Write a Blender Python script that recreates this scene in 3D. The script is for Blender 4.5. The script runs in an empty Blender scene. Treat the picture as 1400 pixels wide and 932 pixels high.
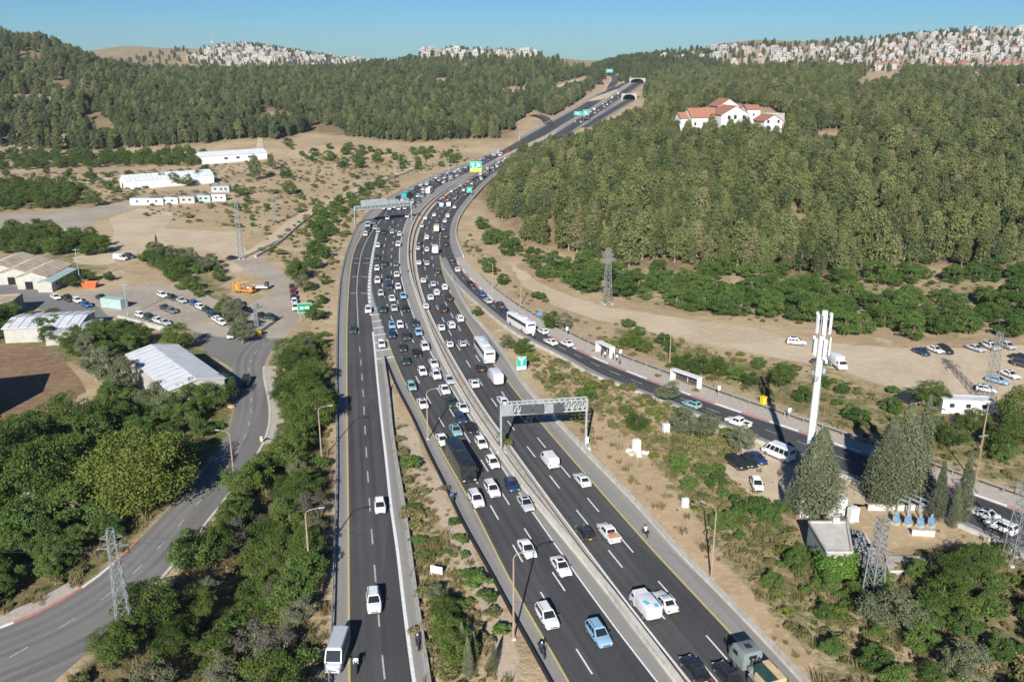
import bpy, bmesh, math, random
import numpy as np
from mathutils import Vector, Matrix

# ------------------------------------------------------------------ camera, light, exposure
SC = bpy.context.scene
COL = SC.collection
CAM_H = 65.0
F_PX = 1200.0                       # focal length in pixels of the 1400 px wide photograph
PITCH = math.radians(17.8)
SUN_EL, SUN_AZ = math.radians(28.0), math.radians(9.0)
cam_d = bpy.data.cameras.new('camera')
cam_d.sensor_width = 36.0
cam_d.lens = 36.0 * F_PX / 1400.0
cam_d.clip_start, cam_d.clip_end = 1.0, 30000.0
cam = bpy.data.objects.new('camera', cam_d)
COL.objects.link(cam)
cam.location = (0, 0, CAM_H)
cam.rotation_euler = (math.radians(90) - PITCH, 0, 0)
SC.camera = cam

W = bpy.data.worlds.new('World')
SC.world = W
W.use_nodes = True
_nt = W.node_tree
_sky = _nt.nodes.new('ShaderNodeTexSky')
_sky.sky_type = 'NISHITA'
_sky.sun_disc = False
_sky.sun_elevation = SUN_EL
_sky.sun_rotation = math.pi + SUN_AZ
_sky.altitude = 700
_sky.air_density = 0.8
_sky.dust_density = 0.3
_sky.ozone_density = 3.0
_bg = _nt.nodes['Background']
_bg.inputs[1].default_value = 0.050
_hs = _nt.nodes.new('ShaderNodeHueSaturation')
_hs.inputs['Saturation'].default_value = 1.2
_nt.links.new(_sky.outputs[0], _hs.inputs['Color'])
_mx = _nt.nodes.new('ShaderNodeMix')
_mx.data_type, _mx.blend_type = 'RGBA', 'MULTIPLY'
_mx.inputs[0].default_value = 1.0
_mx.inputs[7].default_value = (0.56, 0.86, 1.04, 1)      # white balance of the photograph's sky
_nt.links.new(_hs.outputs[0], _mx.inputs[6])
_nt.links.new(_mx.outputs[2], _bg.inputs[0])

sun_d = bpy.data.lights.new('sun', 'SUN')
sun_d.energy = 5.0
sun_d.angle = math.radians(0.5)
sun_d.color = (1.0, 0.965, 0.91)
sun = bpy.data.objects.new('sun', sun_d)
COL.objects.link(sun)
_ld = Vector((math.sin(SUN_AZ) * math.cos(SUN_EL), math.cos(SUN_AZ) * math.cos(SUN_EL), -math.sin(SUN_EL)))
sun.rotation_euler = _ld.to_track_quat('-Z', 'Y').to_euler()

SC.view_settings.view_transform = 'Standard'
SC.view_settings.look = 'None'
SC.view_settings.gamma = 1.0
SC.view_settings.use_curve_mapping = False
SC.view_settings.exposure = 0.68
SC.render.engine = 'CYCLES'
SC.cycles.max_bounces = 5
SC.cycles.diffuse_bounces = 1
SC.cycles.glossy_bounces = 2
SC.cycles.transmission_bounces = 3
SC.cycles.transparent_max_bounces = 4
SC.cycles.volume_bounces = 0
SC.cycles.use_denoising = True
SC.cycles.caustics_reflective = False
SC.cycles.caustics_refractive = False
SC.cycles.filter_width = 1.6

rng = random.Random(7)
nrng = np.random.default_rng(7)

# ------------------------------------------------------------------ pixel -> place
CP, SP = math.cos(PITCH), math.sin(PITCH)


def ray(px, py):
    u, v = (px - 700.0) / F_PX, (466.0 - py) / F_PX
    return u, CP + v * SP, -SP + v * CP


def G(px, py, z=0.0):
    """Point where the sight line through a pixel of the photo meets the level z."""
    dx, dy, dz = ray(px, py)
    t = (z - CAM_H) / dz
    return (dx * t, dy * t, z)


def at_Y(px, py, Y):
    dx, dy, dz = ray(px, py)
    return (dx / dy * Y, Y, CAM_H + dz / dy * Y)


def project(X, Y, Z):
    X, Y, Z = np.asarray(X, float), np.asarray(Y, float), np.asarray(Z, float) - CAM_H
    zc = Y * CP - Z * SP
    yc = Y * SP + Z * CP
    return 700 + F_PX * X / zc, 466 - F_PX * yc / zc


RS, RY0 = 0.0625, 620.0


def zroad(Y):
    Y = np.asarray(Y, float)
    k = 25.0
    d = (Y - RY0) / k
    return RS * k * np.where(d > 20, d, np.log1p(np.exp(np.minimum(d, 20))))


def RP(px, py):
    """Point on the motorway's own surface (level, then climbing to the tunnels)."""
    dx, dy, dz = ray(px, py)
    Ys = np.exp(np.linspace(math.log(30), math.log(1800), 1500))
    h = CAM_H + dz / dy * Ys - zroad(Ys)
    i = np.argmax(h < 0)
    if h[i] >= 0:
        i = len(Ys) - 1
    a, b = h[i - 1], h[i]
    Y = Ys[i - 1] + (Ys[i] - Ys[i - 1]) * a / (a - b) if i > 0 else Ys[0]
    return (dx / dy * Y, Y, float(zroad(Y)))


def smooth_line(pts, step=3.0, it=6, extend=0.0, tail=0.0):
    """Even spacing, gentle smoothing; extend lengthens the near end."""
    p = np.array(pts, float)
    if extend:
        d = p[0] - p[1]
        d[2] = 0
        p = np.vstack([p[0] + d / np.linalg.norm(d) * extend, p])
    if tail:
        d = p[-1] - p[-2]
        p = np.vstack([p, p[-1] + d / np.linalg.norm(d) * tail])
    s = np.concatenate([[0], np.cumsum(np.linalg.norm(np.diff(p, axis=0), axis=1))])
    n = max(3, int(s[-1] / step))
    q = np.stack([np.interp(np.linspace(0, s[-1], n), s, p[:, k]) for k in range(3)], 1)
    for _ in range(it):
        q[1:-1] = 0.25 * q[:-2] + 0.5 * q[1:-1] + 0.25 * q[2:]
    return q


def resample(p, n):
    s = np.concatenate([[0], np.cumsum(np.linalg.norm(np.diff(p, axis=0), axis=1))])
    return np.stack([np.interp(np.linspace(0, s[-1], n), s, p[:, k]) for k in range(3)], 1)


def length(p):
    return float(np.sum(np.linalg.norm(np.diff(p, axis=0), axis=1)))


def normals2(p):
    t = np.gradient(p[:, :2], axis=0)
    t /= np.linalg.norm(t, axis=1)[:, None] + 1e-9
    return np.stack([-t[:, 1], t[:, 0]], 1)      # to the left of travel


def offset(p, d):
    q = p.copy()
    q[:, :2] += normals2(p) * d
    return q


def between(a, b, f):
    """Line a fraction f of the way from edge a to edge b."""
    d2 = ((a[:, None, :2] - b[None, :, :2]) ** 2).sum(2)
    j = d2.argmin(1)
    return smooth_line(a * (1 - f) + b[j] * f, 3.0, 4)


def inside(poly, x, y):
    x, y = np.asarray(x, float), np.asarray(y, float)
    r = np.zeros(x.shape, bool)
    n = len(poly)
    for i in range(n):
        (x1, y1), (x2, y2) = poly[i][:2], poly[(i + 1) % n][:2]
        if y1 == y2:
            continue
        c = ((y1 > y) != (y2 > y)) & (x < (x2 - x1) * (y - y1) / (y2 - y1) + x1)
        r ^= c
    return r


# ------------------------------------------------------------------ motorway edges, read off the photograph
E_RAIL = [(450, 932), (454, 854), (457, 749), (459.5, 681), (460, 616), (459.5, 540), (460, 466), (462, 420), (465, 383), (472, 350), (482, 322), (490, 308), (501, 295), (516, 280), (533, 270.5), (545, 264), (563, 253.6), (582, 244), (605, 235), (633, 225), (661, 213), (684, 203)]
E_YELL = [(475.5, 932), (475, 854), (475, 749), (474.5, 681), (473.5, 600), (473, 540), (473, 466), (474, 420), (477.5, 373), (482, 345), (490, 328), (500, 313), (511, 299), (526, 284), (543, 272.5), (566, 258), (585, 248), (607, 239), (635, 229), (663, 216.5), (685, 206.5)]
E_LANE = [(525, 920), (521, 886), (511, 761), (507, 716), (504, 666), (500, 606), (496, 528), (491, 466), (489, 433), (487.5, 398), (489, 375), (494, 345), (503, 325), (515, 307), (529, 292)]
E_LRW = [(567.5, 932), (562, 899), (557, 849), (549, 799), (547, 761), (536, 699), (529, 628), (523.5, 583), (516, 511), (512, 466), (508.5, 440), (505.5, 415), (504.3, 395), (506, 370), (510, 345), (516, 318), (524, 305), (538, 290)]
E_LWALL = [(587, 932), (580, 885), (576, 861), (570, 824), (562, 761), (554, 699), (544, 641), (536, 591), (532, 541), (526, 503), (524.5, 490)]
E_MWALL = [(751, 932), (725, 884), (700, 843), (675, 791), (650, 749), (622, 698), (610, 666), (590, 631), (565, 573), (542, 531), (525.5, 489)]
E_MY = [(775, 932), (737, 864), (700, 804), (645, 691), (625, 656), (605, 621), (582, 578), (562, 541), (550, 519), (540, 496), (531, 473), (524.5, 450), (518.5, 433), (512.5, 415), (508, 396), (508, 372), (512, 346), (518, 319), (526, 305), (540, 290)]
E_MR = [(900, 931), (832, 846), (782, 774), (730, 699), (690, 645), (669.6, 608.6), (641, 566.6), (615.4, 527.6), (601, 502), (593, 489.4), (580, 461.6), (566.6, 435), (558, 409.5), (553.6, 396.4), (549, 380.6), (547, 366), (546, 350), (548, 331), (551.5, 316), (557, 301), (561.5, 291), (570.6, 278.7), (582, 269), (596, 259), (614, 248.5), (633, 239.5), (650, 232), (668, 223), (686, 213)]
E_WALL = [(925.5, 932), (880, 871), (830, 806), (785, 751), (740, 697), (700, 645), (663, 590), (640, 556), (622, 524), (610, 502), (593, 466), (579, 430), (572, 411), (564, 387), (559.5, 368.6), (557.5, 350), (558.5, 331), (562, 315), (568, 301), (574, 291), (583, 281), (594, 271.5), (608, 262), (624, 251.5), (640, 244), (655, 236.5), (669, 228), (688, 216.5)]
E_K = [(940, 932), (860, 834), (805, 756), (760, 699), (742, 674), (696, 608), (660, 562), (629.5, 510), (611, 478), (598, 453), (588, 433), (581.5, 418.7), (574, 394.6), (568.5, 368.6), (566.6, 350), (568, 331), (571.5, 314.6), (577, 304), (582, 295), (591, 282), (604, 270.5), (619, 259.5), (633, 252), (647, 245), (660, 237), (673, 228.5), (690, 217.5)]
E_R = [(1062, 932), (997, 861), (950, 811), (900, 759), (847, 699), (787.5, 631.7), (769, 611), (745, 583), (714.6, 546.7), (696.4, 522.4), (675, 497), (659, 473), (645, 452), (633, 431), (620, 409), (611, 387), (605.5, 370), (602, 352)]
E_RSH = [(1098, 932), (1050, 879), (1025, 854), (970, 796), (925, 754), (880, 699), (806, 624.5), (781.5, 598), (757, 572), (733, 545.5), (712, 523.6), (706, 510), (690, 486), (675, 464), (660, 447), (643.6, 429.5), (632, 410), (623, 392), (618, 379)]
E_FAR = [(602, 352), (601, 338), (601, 322), (604, 308), (609, 296), (617, 284), (627, 272.5), (638, 261.5), (650, 251), (664, 241), (680, 230), (694, 221)]       # right edge of the three through lanes
E_FARX = [(622, 352), (616.5, 340), (614.5, 327), (615, 313), (619, 298), (625, 288), (631.5, 279), (639, 270), (648, 259.5), (658, 250), (670, 239.5), (685, 230), (698, 222)]  # right edge of the extra lane
E_FSH = [(634, 352), (629, 340), (623.5, 325), (623.5, 313), (628, 299), (636, 286), (645, 275), (654, 264), (664, 253.5), (675, 243), (690, 233.5)]
# slip road joining on the right
E_SL = [(1460, 783), (1400, 750), (1320, 714), (1250, 685), (1180, 656), (1110, 627), (1045, 601), (995, 581), (930, 553.5), (900, 541), (812, 511), (792, 495), (773.6, 486), (746, 473), (718, 460), (690, 440), (673, 425.5), (653, 409), (634, 391), (619.5, 375), (608, 352)]
E_SRT = [(1460, 724), (1400, 698), (1332.5, 677), (1290, 661), (1220, 634), (1150, 609), (1095, 590.5), (1050, 575), (1000, 560), (950, 542), (900, 524), (860, 508.5), (820, 493), (792, 479), (755, 460.5), (727, 445), (700, 428), (675, 411), (655, 393), (638, 376), (626, 360), (622, 352)]
E_WALK = [(1460, 706), (1400, 682), (1332, 660), (1290, 645), (1220, 619), (1150, 595), (1095, 577), (1050, 561.5), (1000, 545), (950, 526), (900, 508), (860, 493), (820, 478), (792, 464), (755, 446.5), (727, 431), (700, 414), (678, 398), (660, 381), (645, 366), (634, 352)]
# far stretch that climbs to the tunnels
F_LL = [(714, 189), (723, 184), (754, 167), (790, 147), (818.6, 128.6), (840, 120), (856, 111)]
F_LR = [(738, 190), (743, 187), (776, 167), (811, 146), (833, 131), (851, 118), (864, 111)]
F_RL = [(752, 187), (783, 167), (811, 150), (840, 131), (867, 113)]
F_RR = [(772, 187), (801, 167), (826, 150), (854, 131), (879, 114)]
F_XL = [(795, 174), (815, 161), (838, 147), (857, 136)]
F_XR = [(805, 174), (826, 161), (849, 147), (868, 136)]
# service road on the left and its continuation as a pale track
S_L = [(-60, 880), (0, 859), (32, 849), (62, 838), (87, 825), (117, 805), (140, 786), (160, 771), (187, 741), (217, 709), (250, 676), (282, 641), (306, 606), (318, 572), (322, 550), (322, 530), (318, 510), (318, 490), (335, 470), (362, 455), (377, 438), (382, 415), (376, 398), (360, 384), (335, 370), (318, 356)]
S_R = [(30, 968), (82, 924), (112, 901), (155, 861), (200, 816), (240, 771), (252, 755), (282, 714), (305, 688), (332, 651), (350, 626), (365, 601), (371, 571), (367, 541), (360, 516), (359, 498), (370, 478), (393, 460), (406, 440), (409, 412), (403, 390), (390, 374), (368, 358), (350, 348)]
T_C = [(335, 352), (352, 343), (372, 330), (392, 312), (415, 295), (440, 283), (470, 268), (500, 254), (525, 244), (548, 236), (566, 229)]

RAIL = smooth_line([RP(*p) for p in E_RAIL], extend=50)
YELL = smooth_line([RP(*p) for p in E_YELL], extend=50)
LANE = smooth_line([RP(*p) for p in E_LANE], extend=50)
LRW = smooth_line([RP(*p) for p in E_LRW], extend=50)
LWALL = smooth_line([G(*p) for p in E_LWALL], extend=50)
MWALL = smooth_line([G(*p) for p in E_MWALL], extend=50)
MY = smooth_line([RP(*p) for p in E_MY], extend=50)
MR = smooth_line([RP(*p) for p in E_MR], extend=50)
WALL = smooth_line([RP(*p) for p in E_WALL], extend=50)
KW = smooth_line([RP(*p) for p in E_K], extend=50)
REDGE = smooth_line([RP(*p) for p in E_R], extend=50)
RSH = smooth_line([RP(*p) for p in E_RSH], extend=50)
FAR = smooth_line([RP(*p) for p in E_FAR])
FARX = smooth_line([RP(*p) for p in E_FARX])
FSH = smooth_line([RP(*p) for p in E_FSH])
SLL = smooth_line([RP(*p) for p in E_SL], extend=40)
SLR = smooth_line([RP(*p) for p in E_SRT], extend=40)
WALK = smooth_line([RP(*p) for p in E_WALK], extend=40)
FLL, FLR, FRL, FRR, FXL, FXR = [smooth_line([RP(*p) for p in e], 8, tail=30) for e in (F_LL, F_LR, F_RL, F_RR, F_XL, F_XR)]
SVL = smooth_line([G(*p) for p in S_L])
SVR = smooth_line([G(*p) for p in S_R])
TRK = smooth_line([G(*p) for p in T_C])
# join the near stretches to the far ones where the spur hides them
YELL = smooth_line(np.vstack([YELL, FLL[2:]]), 4, 12)
MR = smooth_line(np.vstack([MR, FLR[2:]]), 4, 12)
KW = smooth_line(np.vstack([KW, FRL[2:]]), 4, 12)
FAR = smooth_line(np.vstack([FAR, FRR[2:]]), 4, 12)

# ------------------------------------------------------------------ terrain
CTRL = []
for _Y in (18, 30, 60, 100, 150, 210, 260):
    for _a in (-1.2, -.8, -.5, -.25, 0, .25, .5, .8, 1.2):
        CTRL.append((_a, _Y, 0.0))
for _Y in (330, 420, 500):
    for _a in (-1.2, -.8, -.5, -.35, -.2, -.08):
        CTRL.append((_a, _Y, 0.0))
for px, py, Y in [
    (-200, 180, 640), (-200, 40, 1000), (-400, 30, 1000), (0, 205, 620), (0, 135, 780), (0, 66, 1000), (60, 70, 1000), (120, 92, 1000), (150, 210, 640), (150, 155, 760), (150, 110, 950), (190, 108, 1100),
    (300, 202, 650), (300, 155, 800), (300, 115, 1100), (300, 92, 1600), (320, 66, 1900), (280, 72, 1900), (400, 74, 1900), (240, 88, 1800), (170, 90, 1700), (100, 95, 1500),
    (450, 196, 660), (450, 145, 900), (450, 110, 1200), (450, 92, 1700), (450, 82, 1900), (520, 88, 1900),
    (560, 205, 640), (600, 190, 690), (600, 150, 850), (600, 112, 1100), (600, 88, 1300), (600, 77, 1400), (690, 75, 1420), (740, 80, 1400),
    (660, 195, 700), (700, 165, 850), (700, 122, 1050), (700, 90, 1300), (780, 135, 1000), (800, 112, 1150), (800, 94, 1350),
    (835, 92, 1500), (865, 97, 1265), (885, 93, 1300), (860, 85, 1450), (920, 76, 1450), (1000, 66, 1500), (1040, 60, 1520), (1100, 69, 1550), (1200, 58, 1600), (1300, 48, 1700), (1400, 42, 1700), (1600, 40, 1700), (1800, 40, 1700),
    (690, 270, 420), (700, 300, 345), (705, 250, 440), (722, 212, 520), (740, 330, 300), (800, 300, 330), (800, 250, 390), (800, 202, 470), (830, 178, 530), (700, 205, 560),
    (950, 300, 325), (950, 230, 410), (960, 190, 470), (980, 168, 520), (1100, 300, 325), (1100, 230, 410), (1100, 185, 500), (1100, 145, 640), (1100, 112, 850), (1100, 98, 1150), (1100, 90, 1350),
    (1250, 300, 325), (1250, 230, 400), (1250, 175, 520), (1250, 130, 720), (1250, 108, 950), (1250, 100, 1250), (1400, 330, 300), (1400, 235, 400), (1400, 175, 520), (1400, 125, 740), (1400, 105, 1000), (1400, 97, 1250), (1600, 330, 300), (1600, 230, 400), (1600, 120, 740), (1800, 230, 400), (1800, 120, 740),
    (900, 155, 760), (900, 124, 1050), (900, 104, 1250), (880, 140, 900), (1000, 130, 800), (1000, 105, 1150),
    (100, 74, 2500), (180, 68, 2600), (260, 76, 2500), (0, 80, 2500), (-200, 80, 2500),
]:
    X, Y, Z = at_Y(px, py, Y)
    CTRL.append((X / Y, Y, Z))
for _a in (-.4, -.1, .1, .25, .4, .55, .9):
    CTRL.append((_a, 2900, 30.0))
for _a in (-1.2, -.6, -.3, 0, .3, .6, 1.2):
    CTRL.append((_a, 5000, 20.0))
_C = np.array(CTRL)
_KX = 2.6


def _phi(r2):
    return np.where(r2 > 1e-12, r2 * np.log(np.maximum(r2, 1e-12)) * 0.5, 0.0)


_P = np.stack([_C[:, 0] * _KX, np.log(_C[:, 1])], 1)
_V = _C[:, 2] / _C[:, 1]
_A = _phi(((_P[:, None] - _P[None]) ** 2).sum(2)) + np.eye(len(_P)) * 2e-4
_Q = np.hstack([np.ones((len(_P), 1)), _P])
_M = np.block([[_A, _Q], [_Q.T, np.zeros((3, 3))]])
_W = np.linalg.solve(_M, np.concatenate([_V, np.zeros(3)]))


def _rbf(a, Y):
    p = np.stack([a * _KX, np.log(Y)], -1)
    out = np.empty(a.shape)
    fl, o = p.reshape(-1, 2), out.reshape(-1)
    for i in range(0, len(fl), 20000):
        q = fl[i:i + 20000]
        o[i:i + 20000] = _phi(((q[:, None] - _P[None]) ** 2).sum(2)) @ _W[:-3] + _W[-3] + q @ _W[-2:]
    return out * Y


NA, NL = 521, 520
GA = np.linspace(-1.3, 1.3, NA)
GL = np.linspace(math.log(16), math.log(4600), NL)
_a, _l = np.meshgrid(GA, GL)
_Yg = np.exp(_l)
_Xg = _a * _Yg
_px0 = 700 + _a * F_PX * 1.05
_yb = np.interp(_px0, [-500, 560, 640, 665, 690, 730, 800, 1400, 2200], [560, 560, 520, 410, 335, 285, 268, 262, 262])
_bl = np.clip((_Yg - _yb) / 90.0, 0, 1)
_bl = _bl * _bl * (3 - 2 * _bl)
GZ = _rbf(_a, _Yg) * _bl
# small relief on the slopes only
_ns = sum(np.sin(_Xg / s + ph) * np.cos(_Yg / (s * 1.17) + ph * 1.7) * s for s, ph in ((23, .3), (41, 1.9), (71, 4.1), (13, 2.7)))
GZ += _ns * 0.028 * np.clip((_Yg - _yb - 40) / 150, 0, 1)
# carve the far motorway into the slope
_fx = resample(between(FXL, FXR, .5), 40)
_far = np.vstack([l[l[:, 1] < 1165] for l in (resample(q, 140) for q in (YELL, MR, KW, FAR))] + [_fx[_fx[:, 1] < 975]])
_far = _far[_far[:, 1] > 450]
_m = (_Yg > 430) & (_Yg < 1240) & (_a > -.16) & (_a < .25)
_d2 = ((_Xg[_m][:, None] - _far[None, :, 0]) ** 2 + (_Yg[_m][:, None] - _far[None, :, 1]) ** 2)
_d = np.sqrt(_d2.min(1))
_t = np.clip((_d - 12) / 40, 0, 1)
_t = _t * _t * (3 - 2 * _t)
GZ[_m] = (zroad(_Yg[_m]) - 0.35) * (1 - _t) + GZ[_m] * _t
# the hollow between the service road and the slip road
_m = (_Yg > 30) & (_Yg < 165) & (_Xg < -22) & (_Xg > -75)
_dd = np.minimum(*[np.sqrt(((_Xg[_m][:, None] - q[None, :, 0]) ** 2 + (_Yg[_m][:, None] - q[None, :, 1]) ** 2).min(1)) for q in (SVR, RAIL)])
_x1 = np.interp(_Yg[_m], RAIL[:, 1], RAIL[:, 0])
_x0 = np.interp(_Yg[_m], *[c for c in (np.r_[-50, SVR[SVR[:, 1] < 180][:, 1]], np.r_[SVR[0, 0], SVR[SVR[:, 1] < 180][:, 0]])])
_in = (_Xg[_m] < _x1) & (_Xg[_m] > _x0)
_t = np.clip((_dd - 3.0) / 9, 0, 1) * _in * np.clip((165 - _Yg[_m]) / 60, 0, 1)
GZ[_m] -= 7.5 * _t * _t * (3 - 2 * _t)


def terr(X, Y):
    X, Y = np.asarray(X, float), np.maximum(np.asarray(Y, float), 16.5)
    fa = np.clip((X / Y - GA[0]) / (GA[1] - GA[0]), 0, NA - 1.001)
    fl = np.clip((np.log(Y) - GL[0]) / (GL[1] - GL[0]), 0, NL - 1.001)
    i, j = fa.astype(int), fl.astype(int)
    u, v = fa - i, fl - j
    return (GZ[j, i] * (1 - u) * (1 - v) + GZ[j, i + 1] * u * (1 - v) + GZ[j + 1, i] * (1 - u) * v + GZ[j + 1, i + 1] * u * v)


_TY = np.exp(np.linspace(math.log(40), math.log(8000), 1400))


def T(px, py):
    """Ground point seen through a pixel of the photo."""
    dx, dy, dz = ray(px, py)
    h = CAM_H + dz / dy * _TY - terr(dx / dy * _TY, _TY)
    b = np.nonzero(h < 0)[0]
    if len(b) == 0:
        return None
    i = max(1, b[0])
    Y = _TY[i - 1] + (_TY[i] - _TY[i - 1]) * h[i - 1] / (h[i - 1] - h[i])
    X = dx / dy * Y
    return (float(X), float(Y), float(terr(X, Y)))


def px_per_m(p):
    return F_PX / (p[1] * CP - (p[2] - CAM_H) * SP)
# ------------------------------------------------------------------ mesh and object helpers
class MB:
    """Collects faces with material keys; build() links them as one mesh object."""

    def __init__(self):
        self.v, self.f, self.m, self.uv = [], [], [], None

    def add(self, vs, fs, mat):
        o = len(self.v)
        self.v += [tuple(map(float, p)) for p in vs]
        self.f += [tuple(i + o for i in f) for f in fs]
        self.m += [mat] * len(fs)
        return self

    def box(self, c, s, mat, rz=0.0, taper=1.0, taper_y=None):
        ty = taper if taper_y is None else taper_y
        hx, hy, hz = s[0] / 2, s[1] / 2, s[2] / 2
        ca, sa = math.cos(rz), math.sin(rz)
        vs = []
        for z, kx, ky in ((-hz, 1, 1), (hz, taper, ty)):
            for x, y in ((-hx, -hy), (hx, -hy), (hx, hy), (-hx, hy)):
                x, y = x * kx, y * ky
                vs.append((c[0] + x * ca - y * sa, c[1] + x * sa + y * ca, c[2] + z))
        return self.add(vs, [(3, 2, 1, 0), (4, 5, 6, 7), (0, 1, 5, 4), (1, 2, 6, 5), (2, 3, 7, 6), (3, 0, 4, 7)], mat)

    def tube(self, p0, p1, r0, r1=None, mat='', n=8, cap=True):
        r1 = r0 if r1 is None else r1
        a, b = Vector(p0), Vector(p1)
        d = (b - a).normalized()
        u = d.orthogonal().normalized()
        w = d.cross(u)
        vs = []
        for p, r in ((a, r0), (b, r1)):
            for k in range(n):
                t = 2 * math.pi * k / n
                vs.append(p + (u * math.cos(t) + w * math.sin(t)) * r)
        fs = [(k, (k + 1) % n, n + (k + 1) % n, n + k) for k in range(n)]
        if cap:
            fs += [tuple(range(n))[::-1], tuple(range(n, 2 * n))]
        return self.add(vs, fs, mat)

    def path(self, pts, r, mat, n=6):
        for a, b in zip(pts[:-1], pts[1:]):
            self.tube(a, b, r, r, mat, n)
        return self

    def prism(self, poly, z0, z1, mat, top=None):
        n = len(poly)
        vs = [(p[0], p[1], z0) for p in poly] + [(p[0], p[1], z1) for p in poly]
        self.add(vs, [(k, (k + 1) % n, n + (k + 1) % n, n + k) for k in range(n)], mat)
        return self.add(vs[n:], [tuple(range(n))], top or mat)

    def quad(self, a, b, c, d, mat):
        return self.add([a, b, c, d], [(0, 1, 2, 3)], mat)

    def loft(self, rings, mat, cap=True, closed=True):
        n = len(rings[0])
        vs = [p for r in rings for p in r]
        fs = []
        for i in range(len(rings) - 1):
            for k in range(n if closed else n - 1):
                a, b = i * n + k, i * n + (k + 1) % n
                fs.append((a, b, b + n, a + n))
        if cap:
            fs += [tuple(range(n))[::-1], tuple(range((len(rings) - 1) * n, len(rings) * n))]
        return self.add(vs, fs, mat)

    def merge(self, o, mtx=None):
        k = len(self.v)
        self.v += [tuple(mtx @ Vector(p)) for p in o.v] if mtx is not None else list(o.v)
        self.f += [tuple(i + k for i in f) for f in o.f]
        self.m += o.m
        return self

    def mesh(self, name, smooth=False, bevel=0.0, merge=True):
        me = bpy.data.meshes.new(name)
        me.from_pydata(self.v, [], self.f)
        keys = list(dict.fromkeys(self.m))
        for k in keys:
            me.materials.append(M[k])
        idx = {k: i for i, k in enumerate(keys)}
        me.polygons.foreach_set('material_index', [idx[k] for k in self.m])
        bm = bmesh.new()
        bm.from_mesh(me)
        if merge:
            bmesh.ops.remove_doubles(bm, verts=bm.verts, dist=1e-4)
        bmesh.ops.recalc_face_normals(bm, faces=bm.faces)
        if bevel:
            es = [e for e in bm.edges if len(e.link_faces) == 2 and e.calc_face_angle(0) > 0.45]
            bmesh.ops.bevel(bm, geom=es, offset=bevel, segments=2, profile=0.6, affect='EDGES', clamp_overlap=True)
        bm.to_mesh(me)
        bm.free()
        if smooth:
            me.polygons.foreach_set('use_smooth', [True] * len(me.polygons))
            try:
                me.set_sharp_from_angle(angle=math.radians(38))
            except Exception:
                pass
        me.update()
        return me

    def build(self, name, parent=None, loc=None, rz=0.0, smooth=False, bevel=0.0):
        return obj(name, self.mesh(name, smooth, bevel), parent, loc, rz)


def obj(name, data, parent=None, loc=None, rz=0.0):
    o = bpy.data.objects.new(name, data)
    COL.objects.link(o)
    if parent is not None:
        o.parent = parent
    if loc is not None:
        o.location = loc
    if rz:
        o.rotation_euler = (0, 0, rz)
    return o


def tag(o, label=None, cat=None, group=None, kind=None):
    for k, v in (('label', label), ('category', cat), ('group', group), ('kind', kind)):
        if v:
            o[k] = v
    return o


def thing(name, label, cat, loc=(0, 0, 0), rz=0.0, group=None):
    return tag(obj(name, None, None, loc, rz), label, cat, group)


KIDS = {}


def remember(root):
    """List a finished prototype's children once, so that copies are quick."""
    KIDS[root.name] = [(c, list(c.children)) for c in root.children]


def dup(root, loc, rz, label=None, group=None, scale=None, color=None):
    r = root.copy()
    COL.objects.link(r)
    r.location = loc
    r.rotation_euler = (0, 0, rz)
    if scale:
        r.scale = scale if hasattr(scale, '__len__') else (scale,) * 3
    if label:
        r['label'] = label
    if group:
        r['group'] = group
    if color:
        r.color = color
    for ch, gs in KIDS.get(root.name, ()):
        c = ch.copy()
        COL.objects.link(c)
        c.parent = r
        if color:
            c.color = color
        for g in gs:
            d = g.copy()
            COL.objects.link(d)
            d.parent = c
    return r


def np_mesh(name, V, Fq, mats, mi=None, smooth=False, attr=None):
    me = bpy.data.meshes.new(name)
    n, k = len(Fq), Fq.shape[1]
    me.vertices.add(len(V))
    me.vertices.foreach_set('co', np.asarray(V, np.float32).ravel())
    me.loops.add(n * k)
    me.loops.foreach_set('vertex_index', np.asarray(Fq, np.int32).ravel())
    me.polygons.add(n)
    me.polygons.foreach_set('loop_start', np.arange(0, n * k, k, dtype=np.int32))
    for m in mats:
        me.materials.append(M[m])
    if mi is not None:
        me.polygons.foreach_set('material_index', np.asarray(mi, np.int32))
    me.polygons.foreach_set('use_smooth', [smooth] * n)
    me.update(calc_edges=True)
    if attr is not None:
        for nm, dom, val in attr:
            a = me.attributes.new(nm, 'FLOAT', dom)
            a.data.foreach_set('value', np.asarray(val, np.float32))
    me.validate()
    return me


# ------------------------------------------------------------------ materials
M = {}


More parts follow.
